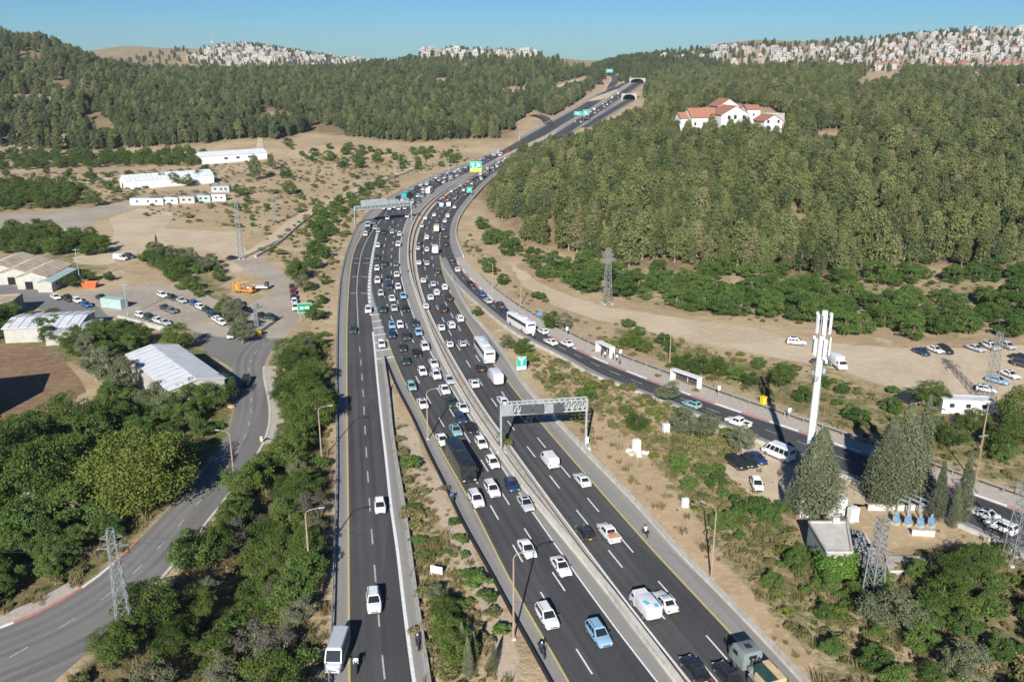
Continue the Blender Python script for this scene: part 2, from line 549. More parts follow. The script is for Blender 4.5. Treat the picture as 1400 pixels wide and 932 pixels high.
class N:
    """Tiny node-tree writer."""

    def __init__(self, name):
        self.mat = bpy.data.materials.new(name)
        self.mat.use_nodes = True
        self.t = self.mat.node_tree
        self.b = self.t.nodes['Principled BSDF']
        self.out = self.t.nodes['Material Output']
        M[name] = self.mat

    def n(self, kind, **kw):
        x = self.t.nodes.new('ShaderNode' + kind)
        for k, v in kw.items():
            setattr(x, k, v)
        return x

    def l(self, a, b):
        self.t.links.new(a, b)

    def val(self, sock, v):
        if hasattr(v, 'links') or hasattr(v, 'is_linked'):
            self.l(v, sock)
        else:
            sock.default_value = v

    def noise(self, scale, detail=4.0, rough=0.6, vec=None, dist=0.0):
        x = self.n('TexNoise')
        x.inputs['Scale'].default_value = scale
        x.inputs['Detail'].default_value = detail
        x.inputs['Roughness'].default_value = rough
        x.inputs['Distortion'].default_value = dist
        if vec is None:
            g = self.n('NewGeometry')
            vec = g.outputs['Position']
        self.l(vec, x.inputs['Vector'])
        return x.outputs['Fac']

    def ramp(self, fac, lo, hi):
        x = self.n('MapRange')
        x.interpolation_type = 'SMOOTHSTEP'
        self.l(fac, x.inputs['Value'])
        x.inputs['From Min'].default_value = lo
        x.inputs['From Max'].default_value = hi
        return x.outputs['Result']

    def mix(self, fac, a, b, mode='MIX'):
        x = self.n('Mix', data_type='RGBA', blend_type=mode)
        self.val(x.inputs[0], fac)
        for s, c in ((x.inputs[6], a), (x.inputs[7], b)):
            if isinstance(c, tuple):
                s.default_value = (c[0], c[1], c[2], 1)
            else:
                self.l(c, s)
        return x.outputs[2]

    def math(self, op, a, b=0.0):
        x = self.n('Math', operation=op)
        self.val(x.inputs[0], a)
        self.val(x.inputs[1], b)
        return x.outputs[0]

    def attr(self, name):
        x = self.n('Attribute')
        x.attribute_name = name
        return x.outputs['Fac']

    def base(self, col, rough=0.8, metal=0.0, spec=0.3):
        if isinstance(col, tuple):
            self.b.inputs['Base Color'].default_value = (col[0], col[1], col[2], 1)
        else:
            self.l(col, self.b.inputs['Base Color'])
        self.val(self.b.inputs['Roughness'], rough)
        self.b.inputs['Metallic'].default_value = metal
        self.b.inputs['Specular IOR Level'].default_value = spec
        return self

    def bump(self, h, strength=0.5, dist=0.1):
        x = self.n('Bump')
        x.inputs['Strength'].default_value = strength
        x.inputs['Distance'].default_value = dist
        self.l(h, x.inputs['Height'])
        self.l(x.outputs[0], self.b.inputs['Normal'])
        return self


def plain(name, col, rough=0.7, metal=0.0, spec=0.3, var=0.12, scale=1.3):
    """One colour with slight wear: a coarse and a fine noise move it lighter and darker."""
    x = N(name)
    a = x.noise(scale, 5, 0.65)
    f = x.ramp(a, 0.3, 0.7)
    c = x.mix(f, tuple(v * (1 - var) for v in col), tuple(min(0.9, v * (1 + var)) for v in col))
    d = x.ramp(x.noise(scale * 4.3, 6, 0.75), 0.52, 0.78)
    c = x.mix(x.math('MULTIPLY', d, min(0.5, var * 1.8)), c, tuple(v * 0.55 for v in col))
    return x.base(c, rough, metal, spec)


def road_mat(name, lo, hi, streak=0.25):
    x = N(name)
    uv = x.n('UVMap')
    sep = x.n('SeparateXYZ')
    x.l(uv.outputs[0], sep.inputs[0])
    comb = x.n('CombineXYZ')
    x.l(x.math('MULTIPLY', sep.outputs[0], 1.0), comb.inputs[0])
    x.l(x.math('MULTIPLY', sep.outputs[1], 0.012), comb.inputs[1])
    st = x.noise(1.1, 3, 0.5, comb.outputs[0])
    big = x.noise(0.05, 4, 0.6)
    fine = x.noise(2.5, 6, 0.7)
    f = x.math('ADD', x.math('MULTIPLY', x.ramp(st, 0.3, 0.7), 0.55), x.math('MULTIPLY', x.ramp(big, 0.3, 0.7), 0.45))
    c = x.mix(f, lo, hi)
    # tyre-polished tracks, and stretches relaid at different times
    tr = x.math('ADD', x.math('MULTIPLY', x.math('COSINE', x.math('MULTIPLY', sep.outputs[0], 3.59)), 0.5), 0.5)
    c = x.mix(x.math('MULTIPLY', tr, 0.22), c, tuple(v * 1.35 for v in hi))
    cell = x.n('TexVoronoi')
    cb = x.n('CombineXYZ')
    x.l(x.math('MULTIPLY', sep.outputs[0], 0.27), cb.inputs[0])
    x.l(x.math('MULTIPLY', sep.outputs[1], 0.021), cb.inputs[1])
    x.l(cb.outputs[0], cell.inputs['Vector'])
    cell.inputs['Scale'].default_value = 1.0
    cs = x.n('SeparateColor')
    x.l(cell.outputs['Color'], cs.inputs[0])
    c = x.mix(x.math('MULTIPLY', x.ramp(cs.outputs[0], 0.72, 0.76), 0.35), c, tuple(v * 0.78 for v in lo))
    oil = x.ramp(x.noise(0.55, 5, 0.7), 0.60, 0.74)
    c = x.mix(x.math('MULTIPLY', oil, 0.4), c, tuple(v * 0.6 for v in lo))
    c = x.mix(x.math('MULTIPLY', x.ramp(fine, 0.45, 0.75), 0.18), c, tuple(v * 1.5 for v in hi))
    # cracks sealed with tar
    v = x.n('TexVoronoi', feature='DISTANCE_TO_EDGE')
    g = x.n('NewGeometry')
    x.l(g.outputs['Position'], v.inputs['Vector'])
    v.inputs['Scale'].default_value = 0.09
    k = x.math('MULTIPLY', x.math('LESS_THAN', v.outputs['Distance'], 0.006), x.ramp(big, 0.48, 0.62))
    c = x.mix(x.math('MULTIPLY', k, 0.55), c, tuple(v2 * 0.5 for v2 in lo))
    x.base(c, 0.85, 0, 0.25)
    x.bump(fine, 0.25, 0.02)
    return x


def leaf_mat(name, dark, light, dry=None, trans=0.13):
    x = N(name)
    oi = x.n('ObjectInfo')
    t = x.attr('tint')
    f = x.math('ADD', x.math('MULTIPLY', oi.outputs['Random'], 0.55), x.math('MULTIPLY', t, 0.45))
    c = x.mix(f, dark, light)
    if dry:
        c = x.mix(x.math('MULTIPLY', x.ramp(x.math('FRACT', x.math('MULTIPLY', oi.outputs['Random'], 7.31)), 0.82, 1.0), 0.6), c, dry)
    x.base(c, 0.75, 0, 0.15)
    tr = x.n('BsdfTranslucent')
    x.l(c, tr.inputs[0])
    ms = x.n('MixShader')
    ms.inputs[0].default_value = trans
    x.l(x.b.outputs[0], ms.inputs[1])
    x.l(tr.outputs[0], ms.inputs[2])
    x.l(ms.outputs[0], x.out.inputs[0])
    return x


def soil_mat(name, a, b, c3, s1=0.06, s2=0.6, bump=0.22):
    x = N(name)
    n1, n2, n3 = x.noise(s1, 5, 0.6, dist=0.6), x.noise(s2, 5, 0.65), x.noise(4.0, 4, 0.7)
    c = x.mix(x.ramp(n1, 0.35, 0.65), a, b)
    c = x.mix(x.math('MULTIPLY', x.ramp(n2, 0.45, 0.7), 0.6), c, c3)
    c = x.mix(x.math('MULTIPLY', x.ramp(n3, 0.5, 0.75), 0.3), c, tuple(v * 0.55 for v in a))
    x.base(c, 0.95, 0, 0.1)
    x.bump(n2, bump, 0.3)
    return x


# ground: dry straw, bare soil, pale stones and green growth by the painted 'green' weight
_g = N('ground')
_n1, _n2, _n3, _n4 = _g.noise(0.03, 6, 0.62, dist=0.8), _g.noise(0.22, 6, 0.65, dist=0.4), _g.noise(1.4, 5, 0.7), _g.noise(5.5, 3, 0.7)
_c = _g.mix(_g.ramp(_n1, 0.36, 0.64), (0.48, 0.37, 0.225), (0.37, 0.27, 0.165))
_c = _g.mix(_g.math('MULTIPLY', _g.ramp(_n2, 0.52, 0.68), 0.7), _c, (0.56, 0.465, 0.325))
_c = _g.mix(_g.math('MULTIPLY', _g.ramp(_n3, 0.56, 0.74), 0.45), _c, (0.22, 0.165, 0.09))
_gr = _g.math('ADD', _g.attr('green'), _g.math('MULTIPLY', _g.math('SUBTRACT', _n2, 0.5), 1.3))
_gr = _g.math('ADD', _gr, _g.math('MULTIPLY', _g.math('SUBTRACT', _n3, 0.5), 0.9))
_c = _g.mix(_g.math('MULTIPLY', _g.ramp(_gr, 0.35, 0.75), 0.9), _c, _g.mix(_g.ramp(_n3, 0.35, 0.65), (0.075, 0.095, 0.028), (0.17, 0.175, 0.058)))
_c = _g.mix(_g.math('MULTIPLY', _g.ramp(_n4, 0.5, 0.8), 0.35), _c, (0.14, 0.10, 0.06))
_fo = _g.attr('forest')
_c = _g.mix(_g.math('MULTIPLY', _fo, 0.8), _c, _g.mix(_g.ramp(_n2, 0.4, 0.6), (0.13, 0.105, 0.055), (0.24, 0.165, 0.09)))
_g.base(_c, 0.95, 0, 0.1)
_g.bump(_g.math('ADD', _n3, _g.math('MULTIPLY', _n2, 2.0)), 0.6, 0.35)

road_mat('asphalt', (0.045, 0.045, 0.047), (0.092, 0.090, 0.089))
road_mat('asphalt_dark', (0.044, 0.045, 0.048), (0.080, 0.079, 0.080))
road_mat('asphalt_old', (0.130, 0.125, 0.117), (0.215, 0.205, 0.190))
road_mat('shoulder', (0.20, 0.19, 0.175), (0.285, 0.27, 0.245))
road_mat('gore', (0.24, 0.23, 0.21), (0.34, 0.325, 0.30))
plain('line_white', (0.72, 0.72, 0.70), 0.6, var=0.15, scale=3)
plain('line_worn', (0.42, 0.42, 0.41), 0.6, var=0.3, scale=2)
plain('line_yellow', (0.50, 0.40, 0.16), 0.6, var=0.15, scale=3)
plain('concrete', (0.43, 0.405, 0.36), 0.85, var=0.16, scale=0.7)
plain('concrete_pale', (0.52, 0.49, 0.43), 0.85, var=0.12, scale=0.7)
plain('concrete_grey', (0.34, 0.33, 0.31), 0.85, var=0.2, scale=0.6)
plain('paving', (0.42, 0.375, 0.32), 0.9, var=0.15, scale=1.5)
plain('kerb_white', (0.72, 0.70, 0.66), 0.7)
plain('kerb_red', (0.50, 0.20, 0.16), 0.7)
plain('steel', (0.42, 0.44, 0.45), 0.45, 0.6)
plain('steel_dull', (0.30, 0.32, 0.32), 0.6, 0.3)
plain('steel_dark', (0.075, 0.08, 0.085), 0.6, 0.3)
plain('galv', (0.40, 0.43, 0.43), 0.5, 0.35, var=0.2)
plain('lattice_steel', (0.25, 0.27, 0.275), 0.55, 0.35, var=0.2)
plain('rust', (0.26, 0.17, 0.11), 0.8, 0.2, var=0.25)
plain('pole_brown', (0.36, 0.27, 0.20), 0.7, 0.1)
plain('wood', (0.28, 0.19, 0.11), 0.85, var=0.25, scale=3)
plain('white_paint', (0.68, 0.68, 0.66), 0.5, var=0.04)
plain('white_roof', (0.58, 0.60, 0.62), 0.6, var=0.08, scale=0.5)
plain('mast_white', (0.72, 0.72, 0.71), 0.5, var=0.05)
plain('sign_green', (0.02, 0.38, 0.27), 0.45, var=0.06)
plain('sign_deep', (0.015, 0.22, 0.12), 0.45, var=0.06)
plain('sign_yellow', (0.75, 0.58, 0.05), 0.5, var=0.06)
plain('sign_white', (0.80, 0.80, 0.80), 0.5, var=0.03)
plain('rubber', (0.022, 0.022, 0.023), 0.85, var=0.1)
plain('rim', (0.40, 0.41, 0.42), 0.35, 0.7)
plain('black_plastic', (0.03, 0.03, 0.032), 0.6, var=0.1)
plain('tail_red', (0.35, 0.02, 0.02), 0.3)
plain('lamp_clear', (0.62, 0.64, 0.66), 0.15, 0.2)
plain('plate', (0.72, 0.58, 0.10), 0.5, var=0.03)
plain('villa_white', (0.66, 0.65, 0.62), 0.85, var=0.05, scale=0.4)
plain('stone_wall', (0.42, 0.40, 0.36), 0.85, var=0.12, scale=0.8)
plain('house_white', (0.38, 0.36, 0.335), 0.85, var=0.06, scale=0.4)
plain('house_cream', (0.31, 0.265, 0.22), 0.85, var=0.08, scale=0.4)
plain('house_stone', (0.27, 0.23, 0.19), 0.85, var=0.1, scale=0.4)
plain('house_roof', (0.50, 0.46, 0.40), 0.9, var=0.15, scale=0.4)
plain('roof_tile', (0.33, 0.15, 0.095), 0.8, var=0.18, scale=1.5)
plain('roof_rust', (0.40, 0.32, 0.22), 0.8, var=0.25, scale=0.5)
plain('roof_grey', (0.36, 0.37, 0.38), 0.7, var=0.15, scale=0.5)
plain('roof_teal', (0.34, 0.45, 0.43), 0.6, var=0.1)
plain('window_dark', (0.03, 0.035, 0.04), 0.15, 0, 0.5, var=0.3, scale=4)
plain('void_dark', (0.015, 0.015, 0.017), 0.9)
plain('orange', (0.55, 0.235, 0.055), 0.55)
plain('orange_red', (0.70, 0.13, 0.05), 0.6)
plain('yellow', (0.75, 0.52, 0.03), 0.5)
plain('blue_equipment', (0.09, 0.28, 0.50), 0.5)
plain('truck_green', (0.025, 0.062, 0.055), 0.7, var=0.15)
plain('truck_grey', (0.20, 0.235, 0.225), 0.6, var=0.1)
plain('canvas_tan', (0.56, 0.42, 0.22), 0.85, var=0.1)
plain('crate_wood', (0.48, 0.32, 0.18), 0.85, var=0.2, scale=3)
plain('cyan_mark', (0.10, 0.48, 0.66), 0.5)
plain('rock', (0.50, 0.44, 0.36), 0.95, var=0.25, scale=0.9)
plain('soil_clod', (0.36, 0.23, 0.13), 0.95, var=0.25, scale=0.9)
plain('cloth_white', (0.75, 0.75, 0.76), 0.9)
plain('cloth_dark', (0.045, 0.05, 0.07), 0.9)
plain('cloth_blue', (0.10, 0.16, 0.32), 0.9)
plain('skin', (0.42, 0.25, 0.17), 0.6)
plain('hair', (0.03, 0.022, 0.016), 0.7)
plain('solar', (0.03, 0.05, 0.10), 0.15, 0, 0.5)
plain('bark', (0.17, 0.125, 0.09), 0.95, var=0.25, scale=2)
plain('bark_pale', (0.27, 0.235, 0.20), 0.95, var=0.25, scale=2)
soil_mat('pale_dirt', (0.54, 0.435, 0.30), (0.45, 0.36, 0.245), (0.62, 0.52, 0.385))
soil_mat('gravel_pink', (0.48, 0.38, 0.275), (0.42, 0.33, 0.235), (0.58, 0.485, 0.37), 0.1, 1.2)
soil_mat('yard_dirt', (0.40, 0.345, 0.275), (0.32, 0.275, 0.22), (0.47, 0.415, 0.34))
soil_mat('brown_field', (0.25, 0.165, 0.10), (0.20, 0.13, 0.08), (0.36, 0.26, 0.16))
soil_mat('red_soil', (0.47, 0.345, 0.205), (0.38, 0.275, 0.165), (0.57, 0.455, 0.30), 0.09, 0.9)

leaf_mat('pine_leaf', (0.048, 0.066, 0.024), (0.212, 0.232, 0.084), (0.25, 0.22, 0.115))
leaf_mat('pine_dark', (0.036, 0.056, 0.024), (0.140, 0.172, 0.072), (0.17, 0.16, 0.09))
leaf_mat('broad_leaf', (0.030, 0.058, 0.012), (0.122, 0.172, 0.036))
leaf_mat('lime_leaf', (0.042, 0.068, 0.012), (0.165, 0.195, 0.038))
leaf_mat('bush_leaf', (0.034, 0.070, 0.016), (0.120, 0.185, 0.042))
leaf_mat('olive_leaf', (0.090, 0.105, 0.055), (0.200, 0.215, 0.125))
leaf_mat('cypress_leaf', (0.060, 0.074, 0.038), (0.205, 0.220, 0.125))
leaf_mat('ivy_leaf', (0.045, 0.110, 0.014), (0.16, 0.28, 0.038))
leaf_mat('dead_leaf', (0.070, 0.064, 0.050), (0.16, 0.148, 0.115))
leaf_mat('dry_leaf', (0.14, 0.115, 0.055), (0.30, 0.245, 0.12))
leaf_mat('scrub_leaf', (0.070, 0.080, 0.026), (0.190, 0.185, 0.070), (0.28, 0.21, 0.10))

# car paint takes the colour of the object it is on
_p = N('car_paint')
_oi = _p.n('ObjectInfo')
_p.base(_p.mix(_p.math('MULTIPLY', _p.ramp(_p.noise(1.5, 4), 0.45, 0.8), 0.12), _oi.outputs['Color'], (0.30, 0.26, 0.21)), 0.32, 0, 0.5)
_p.b.inputs['Coat Weight'].default_value = 0.35
_p.b.inputs['Coat Roughness'].default_value = 0.08
_p = N('car_glass')
_p.base((0.018, 0.021, 0.024), 0.06, 0, 0.5)
# ------------------------------------------------------------------ ground sheet
PXG, PYG = project(_Xg, _Yg, GZ)
FOREST_R = [(652, 268), (668, 244), (690, 222), (715, 208), (760, 193), (830, 170), (872, 150), (885, 118), (900, 104), (930, 96), (1000, 99), (1100, 101), (1250, 104), (1500, 104), (1600, 360), (1400, 362), (1340, 372), (1290, 366), (1180, 372), (1130, 380), (1060, 378), (1000, 366), (930, 372), (870, 368), (780, 348), (720, 334), (688, 305)]
FOREST_L = [(-260, 30), (0, 50), (60, 62), (110, 80), (180, 96), (240, 100), (300, 100), (380, 98), (500, 98), (560, 84), (600, 86), (740, 88), (800, 98), (822, 105), (815, 118), (790, 138), (755, 160), (722, 178), (700, 190), (640, 190), (560, 196), (470, 186), (420, 180), (385, 192), (330, 190), (270, 198), (200, 202), (150, 206), (90, 206), (30, 202), (-260, 200)]
FOREST_RD = [(800, 104), (815, 96), (835, 87), (860, 81), (930, 77), (1000, 92), (960, 100), (905, 106), (882, 112), (862, 107), (842, 101), (824, 112)]
CLEAR = [  # open places inside the woods, in pixels of the photo
    [(0, 130), (50, 132), (92, 140), (88, 147), (0, 143)], [(0, 184), (110, 186), (150, 192), (130, 199), (0, 197)], [(10, 158), (60, 160), (80, 166), (30, 168)],
    [(925, 186), (945, 150), (1000, 140), (1062, 150), (1085, 175), (1075, 200), (1000, 196), (960, 192)],
    [(1080, 180), (1150, 178), (1195, 186), (1190, 204), (1130, 206), (1085, 200)],
    [(682, 122), (720, 118), (735, 128), (700, 136), (680, 132)], [(745, 120), (800, 104), (815, 108), (808, 118), (760, 132)],
    [(1185, 102), (1240, 100), (1225, 116), (1170, 130), (1160, 122)], [(1330, 104), (1345, 104), (1340, 120), (1328, 120)], [(1380, 116), (1500, 112), (1500, 132), (1385, 132)],
    [(345, 160), (362, 152), (400, 160), (398, 172), (360, 175)], [(585, 112), (610, 106), (625, 116), (600, 122)],
    [(700, 170), (730, 150), (760, 168), (735, 190), (705, 190)], [(728, 205), (745, 186), (800, 166), (868, 130), (882, 134), (880, 150), (838, 172), (790, 192), (755, 206)],
]
GREEN = [  # growth that covers the ground between trees
    ([(345, 345), (440, 270), (520, 235), (545, 250), (470, 320), (455, 400), (440, 470), (375, 470), (400, 400)], 0.28),
    ([(90, 932), (260, 770), (330, 680), (375, 580), (365, 490), (440, 460), (450, 640), (430, 760), (400, 1000), (60, 1000)], 1.0),
    ([(0, 560), (130, 570), (200, 560), (320, 550), (310, 610), (200, 720), (60, 850), (-80, 860), (-80, 560)], 1.0),
    ([(0, 375), (80, 340), (150, 330), (160, 360), (120, 400)], 0.6), ([(-50, 420), (60, 430), (300, 470), (320, 560), (200, 560), (100, 500), (-50, 470)], 0.7),
    ([(640, 260), (700, 345), (760, 390), (900, 430), (1000, 445), (1150, 440), (1250, 470), (1400, 470), (1400, 370), (1000, 365), (860, 372), (720, 335), (665, 280)], 0.45),
    ([(830, 440), (960, 470), (1060, 500), (1200, 545), (1400, 560), (1500, 700), (1350, 660), (1100, 570), (950, 520), (840, 470)], 0.6),
    ([(600, 330), (640, 320), (700, 390), (800, 440), (780, 455), (700, 410), (640, 370)], 0.3),
    ([(690, 470), (720, 470), (780, 505), (880, 545), (1000, 590), (1010, 640), (900, 600), (800, 560), (720, 520)], 0.22),
    ([(900, 590), (1000, 590), (1060, 680), (1130, 760), (1250, 800), (1400, 740), (1500, 760), (1500, 1000), (1160, 1000), (1080, 880), (1000, 790), (940, 700), (870, 620)], 0.55),
    ([(538, 600), (560, 600), (610, 740), (690, 932), (590, 932), (565, 760)], 0.4), ([(-100, 250), (130, 250), (150, 285), (-100, 300)], 0.5), ([(-100, 205), (230, 205), (260, 230), (-100, 240)], 0.4),
    ([(195, 345), (290, 350), (320, 400), (360, 450), (330, 470), (270, 400), (200, 365)], 0.6), ([(1090, 480), (1240, 530), (1200, 560), (1100, 530)], 0.5),
]


def blur(a, n):
    for _ in range(n):
        a[1:-1] = (a[:-2] + 2 * a[1:-1] + a[2:]) / 4
        a[:, 1:-1] = (a[:, :-2] + 2 * a[:, 1:-1] + a[:, 2:]) / 4
    return a


_vis = (_Yg < 3200)
_gr = np.zeros(GZ.shape)
for _poly, _w in GREEN:
    _gr = np.maximum(_gr, inside(_poly, PXG, PYG) * _w)
_gr = blur(_gr, 3)
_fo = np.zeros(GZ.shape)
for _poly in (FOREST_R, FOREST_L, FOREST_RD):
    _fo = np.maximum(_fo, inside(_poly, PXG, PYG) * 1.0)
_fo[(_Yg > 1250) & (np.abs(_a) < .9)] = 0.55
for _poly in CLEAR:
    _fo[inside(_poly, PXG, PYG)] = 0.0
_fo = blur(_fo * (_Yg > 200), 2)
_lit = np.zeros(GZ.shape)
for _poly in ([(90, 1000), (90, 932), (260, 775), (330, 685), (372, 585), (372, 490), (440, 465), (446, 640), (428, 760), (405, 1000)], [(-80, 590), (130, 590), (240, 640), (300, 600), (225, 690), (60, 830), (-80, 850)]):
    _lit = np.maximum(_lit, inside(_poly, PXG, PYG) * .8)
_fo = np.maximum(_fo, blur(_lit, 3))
_gr = np.maximum(_gr, 0.12)
_idx = np.arange(NA * NL).reshape(NL, NA)
_q = np.stack([_idx[:-1, :-1], _idx[:-1, 1:], _idx[1:, 1:], _idx[1:, :-1]], -1).reshape(-1, 4)
_Vg = np.stack([_Xg, _Yg, GZ], -1).reshape(-1, 3)
_me = np_mesh('ground', _Vg, _q, ['ground'], smooth=True, attr=[('green', 'POINT', _gr.ravel()), ('forest', 'POINT', _fo.ravel())])
tag(obj('ground', _me), kind='structure')


# ------------------------------------------------------------------ sheets laid on the ground
def strip(name, a, b, z, mat, parent=None, kind='structure', nx=1):
    """A ribbon between two edges with metres across and along as its UV."""
    n = max(3, int(max(length(a), length(b)) / 3.0))
    A, B = resample(a, n), resample(b, n)
    rows = [A + (B - A) * (k / nx) for k in range(nx + 1)]
    V = np.concatenate(rows)
    V[:, 2] += z
    q = []
    for k in range(nx):
        i = np.arange(n - 1) + k * n
        q.append(np.stack([i, i + n, i + n + 1, i + 1], 1))
    q = np.concatenate(q)
    me = np_mesh(name, V, q, [mat], smooth=True)
    s = np.concatenate([[0], np.cumsum(np.linalg.norm(np.diff(A, axis=0), axis=1))])
    w = np.linalg.norm((B - A), axis=1)
    U = np.concatenate([np.stack([w * (k / nx), s], 1) for k in range(nx + 1)])
    uv = me.uv_layers.new(name='UVMap')
    li = np.empty(len(me.loops), np.int32)
    me.loops.foreach_get('vertex_index', li)
    uv.data.foreach_set('uv', U[li].astype(np.float32).ravel())
    if me.polygons[0].normal.z < 0:
        me.flip_normals()
    o = obj(name, me, parent)
    if kind:
        o['kind'] = kind
    return o


def draped(name, poly_px, z, mat, step=None, kind='structure', terrain=True):
    """A patch of other ground, outlined in the photo and laid on the terrain."""
    P3 = np.array([T(*p) if terrain else G(*p) for p in poly_px])
    bm = bmesh.new()
    vs = [bm.verts.new(p) for p in P3]
    bm.faces.new(vs)
    bmesh.ops.triangulate(bm, faces=bm.faces[:])
    for _ in range(6):
        es = [e for e in bm.edges if e.calc_length() > (step or 9.0)]
        if not es:
            break
        bmesh.ops.subdivide_edges(bm, edges=es, cuts=1)
        bmesh.ops.triangulate(bm, faces=[f for f in bm.faces if len(f.verts) > 3])
    for v in bm.verts:
        # ragged rim so that the patch does not end along a ruler line
        if v.is_boundary:
            v.co.x += math.sin(v.co.x * 1.7 + v.co.y * .9) * .5
            v.co.y += math.sin(v.co.y * 1.3 - v.co.x * .8) * .5
        v.co.z = float(terr(v.co.x, v.co.y)) + z
    me = bpy.data.meshes.new(name)
    bmesh.ops.recalc_face_normals(bm, faces=bm.faces)
    bm.to_mesh(me)
    bm.free()
    if me.polygons[0].normal.z < 0:
        me.flip_normals()
    me.materials.append(M[mat])
    return tag(obj(name, me), kind=kind)


# carriageways: pale shoulders below, asphalt above, paint on top
strip('left_shoulder', RAIL[RAIL[:, 1] < 640], YELL[YELL[:, 1] < 640], 0.024, 'shoulder')
for _k, (_y0, _y1) in enumerate(((0, 297), (294, 640), (637, 1300))):
    _s = lambda e: e[(e[:, 1] >= _y0) & (e[:, 1] < _y1)]
    strip('left_carriageway', _s(YELL if _k else MY), _s(MR), 0.020 - _k * .004, 'asphalt', nx=3)
    strip('median_strip', _s(MR), _s(KW), 0.012 - _k * .004, 'gravel_pink', nx=2)
LRW_N = LRW[LRW[:, 1] < 305]
LRW_N = LRW[LRW[:, 1] < 297]
strip('left_road', YELL[YELL[:, 1] < 297], LRW_N, 0.024, 'asphalt', nx=2)
strip('gore', LRW[(LRW[:, 1] < 300) & (LRW[:, 1] > 184)], MY[(MY[:, 1] < 300) & (MY[:, 1] > 184)], 0.028, 'gore', nx=2)
strip('slip_road_shoulder', LRW[LRW[:, 1] < 188], LWALL[LWALL[:, 1] < 188], 0.032, 'shoulder')
strip('carriageway_shoulder', MWALL[MWALL[:, 1] < 188], MY[MY[:, 1] < 188], 0.032, 'shoulder')
strip('median_left_shoulder', MR[MR[:, 1] < 600], WALL[WALL[:, 1] < 600], 0.026, 'shoulder')
strip('right_carriageway', KW, np.vstack([REDGE, FAR[12:]]), 0.020, 'asphalt', nx=3)
strip('extra_lane', FAR[FAR[:, 1] < 600], FARX[FARX[:, 1] < 600], 0.022, 'asphalt_dark')
strip('extra_lane_shoulder', FARX, FSH, 0.018, 'shoulder')
strip('right_shoulder', REDGE, RSH, 0.024, 'shoulder')
SLL2 = SLL[SLL[:, 1] < 297]
strip('side_road', SLL2, SLR[SLR[:, 1] < 297], 0.022, 'asphalt_dark', nx=2)
strip('side_road_shoulder', offset(SLL, 1.6), SLL, 0.016, 'shoulder')
strip('sidewalk', SLR, WALK, 0.13, 'paving', nx=2)
draped('gore_apron', [(603, 353), (634, 353), (640, 366), (668, 395), (625, 389), (632, 402), (645, 425), (630, 412), (612, 385)], 0.012, 'gore', 8)
for nm, a, b, m in (('far_left_carriageway', FLL, FLR, 'asphalt_dark'), ('far_right_carriageway', FRL, FRR, 'asphalt_dark'), ('tunnel_ramp', FXL, FXR, 'asphalt_dark')):
    strip(nm, a, b, 0.10, m, nx=2)
    strip(nm + '_verge', offset(a, 2.2), offset(b, -2.2), 0.04, 'shoulder')
_lo = lambda e: e[:int(np.argmax(e[:, 1] > 205))]
_hi = lambda e: e[int(np.argmax(e[:, 1] > 203)):]
strip('service_road', _lo(SVL), _lo(SVR), 0.020, 'asphalt_old', nx=2)
strip('gravel_street', _hi(SVL), _hi(SVR), 0.016, 'yard_dirt', nx=2)
strip('dirt_track', offset(TRK, 3.4), offset(TRK, -3.4), 0.03, 'pale_dirt', nx=2)

draped('yard', [(95, 402), (150, 396), (215, 388), (262, 396), (305, 412), (330, 424), (372, 400), (384, 378), (398, 400), (402, 440), (360, 462), (330, 485), (318, 505), (300, 490), (262, 446), (200, 446), (140, 432), (90, 424)], 0.006, 'yard_dirt')
draped('forecourt', [(262, 452), (300, 460), (345, 462), (372, 458), (340, 490), (322, 540), (306, 545), (316, 505), (290, 485)], 0.012, 'asphalt_old')
draped('village_street', [(-60, 380), (0, 386), (60, 398), (140, 420), (150, 436), (100, 436), (50, 420), (-60, 402)], 0.010, 'asphalt_old')
draped('dirt_yard', [(150, 298), (190, 285), (240, 292), (225, 312), (330, 318), (336, 345), (352, 352), (330, 372), (316, 372), (300, 345), (240, 335), (205, 342), (170, 352), (150, 362), (108, 362), (100, 352), (150, 338), (158, 315)], 0.008, 'pale_dirt')
draped('farm_lane', [(-40, 295), (60, 290), (130, 284), (190, 274), (192, 284), (140, 296), (110, 318), (60, 320), (-40, 320)], 0.006, 'yard_dirt')
draped('brown_field', [(-60, 470), (20, 472), (66, 476), (100, 505), (118, 535), (70, 560), (30, 575), (-60, 572)], 0.008, 'brown_field')
draped('dirt_road', [(690, 352), (735, 385), (770, 402), (830, 420), (900, 430), (960, 440), (1030, 448), (1080, 462), (1150, 470), (1230, 476), (1330, 476), (1460, 466), (1460, 520), (1400, 525), (1350, 549), (1290, 545), (1220, 530), (1160, 508), (1090, 495), (1020, 480), (950, 468), (880, 452), (810, 436), (760, 418), (715, 390)], 0.008, 'pale_dirt', 6)
draped('verge_track', [(735, 690), (800, 560), (816, 575), (880, 610), (920, 680), (975, 755), (1030, 815), (1085, 868), (1125, 932), (1100, 940), (1062, 900), (1005, 830), (930, 745), (880, 690), (820, 632)][1:], 0.004, 'red_soil', 6)
draped('gravel_path', [(540, 555), (562, 585), (600, 655), (630, 715), (655, 765), (680, 815), (700, 870), (712, 932), (680, 932), (668, 880), (650, 820), (620, 760), (596, 700), (565, 640), (540, 590), (532, 520), (537, 520)], 0.006, 'gravel_pink', 5)
draped('parking_patch', [(985, 640), (1010, 612), (1060, 600), (1110, 625), (1180, 660), (1190, 690), (1130, 700), (1065, 690), (1010, 668)], 0.010, 'pale_dirt', 5)
draped('station_yard', [(1165, 690), (1235, 692), (1296, 694), (1312, 722), (1285, 745), (1210, 752), (1180, 730)], 0.010, 'red_soil', 4)
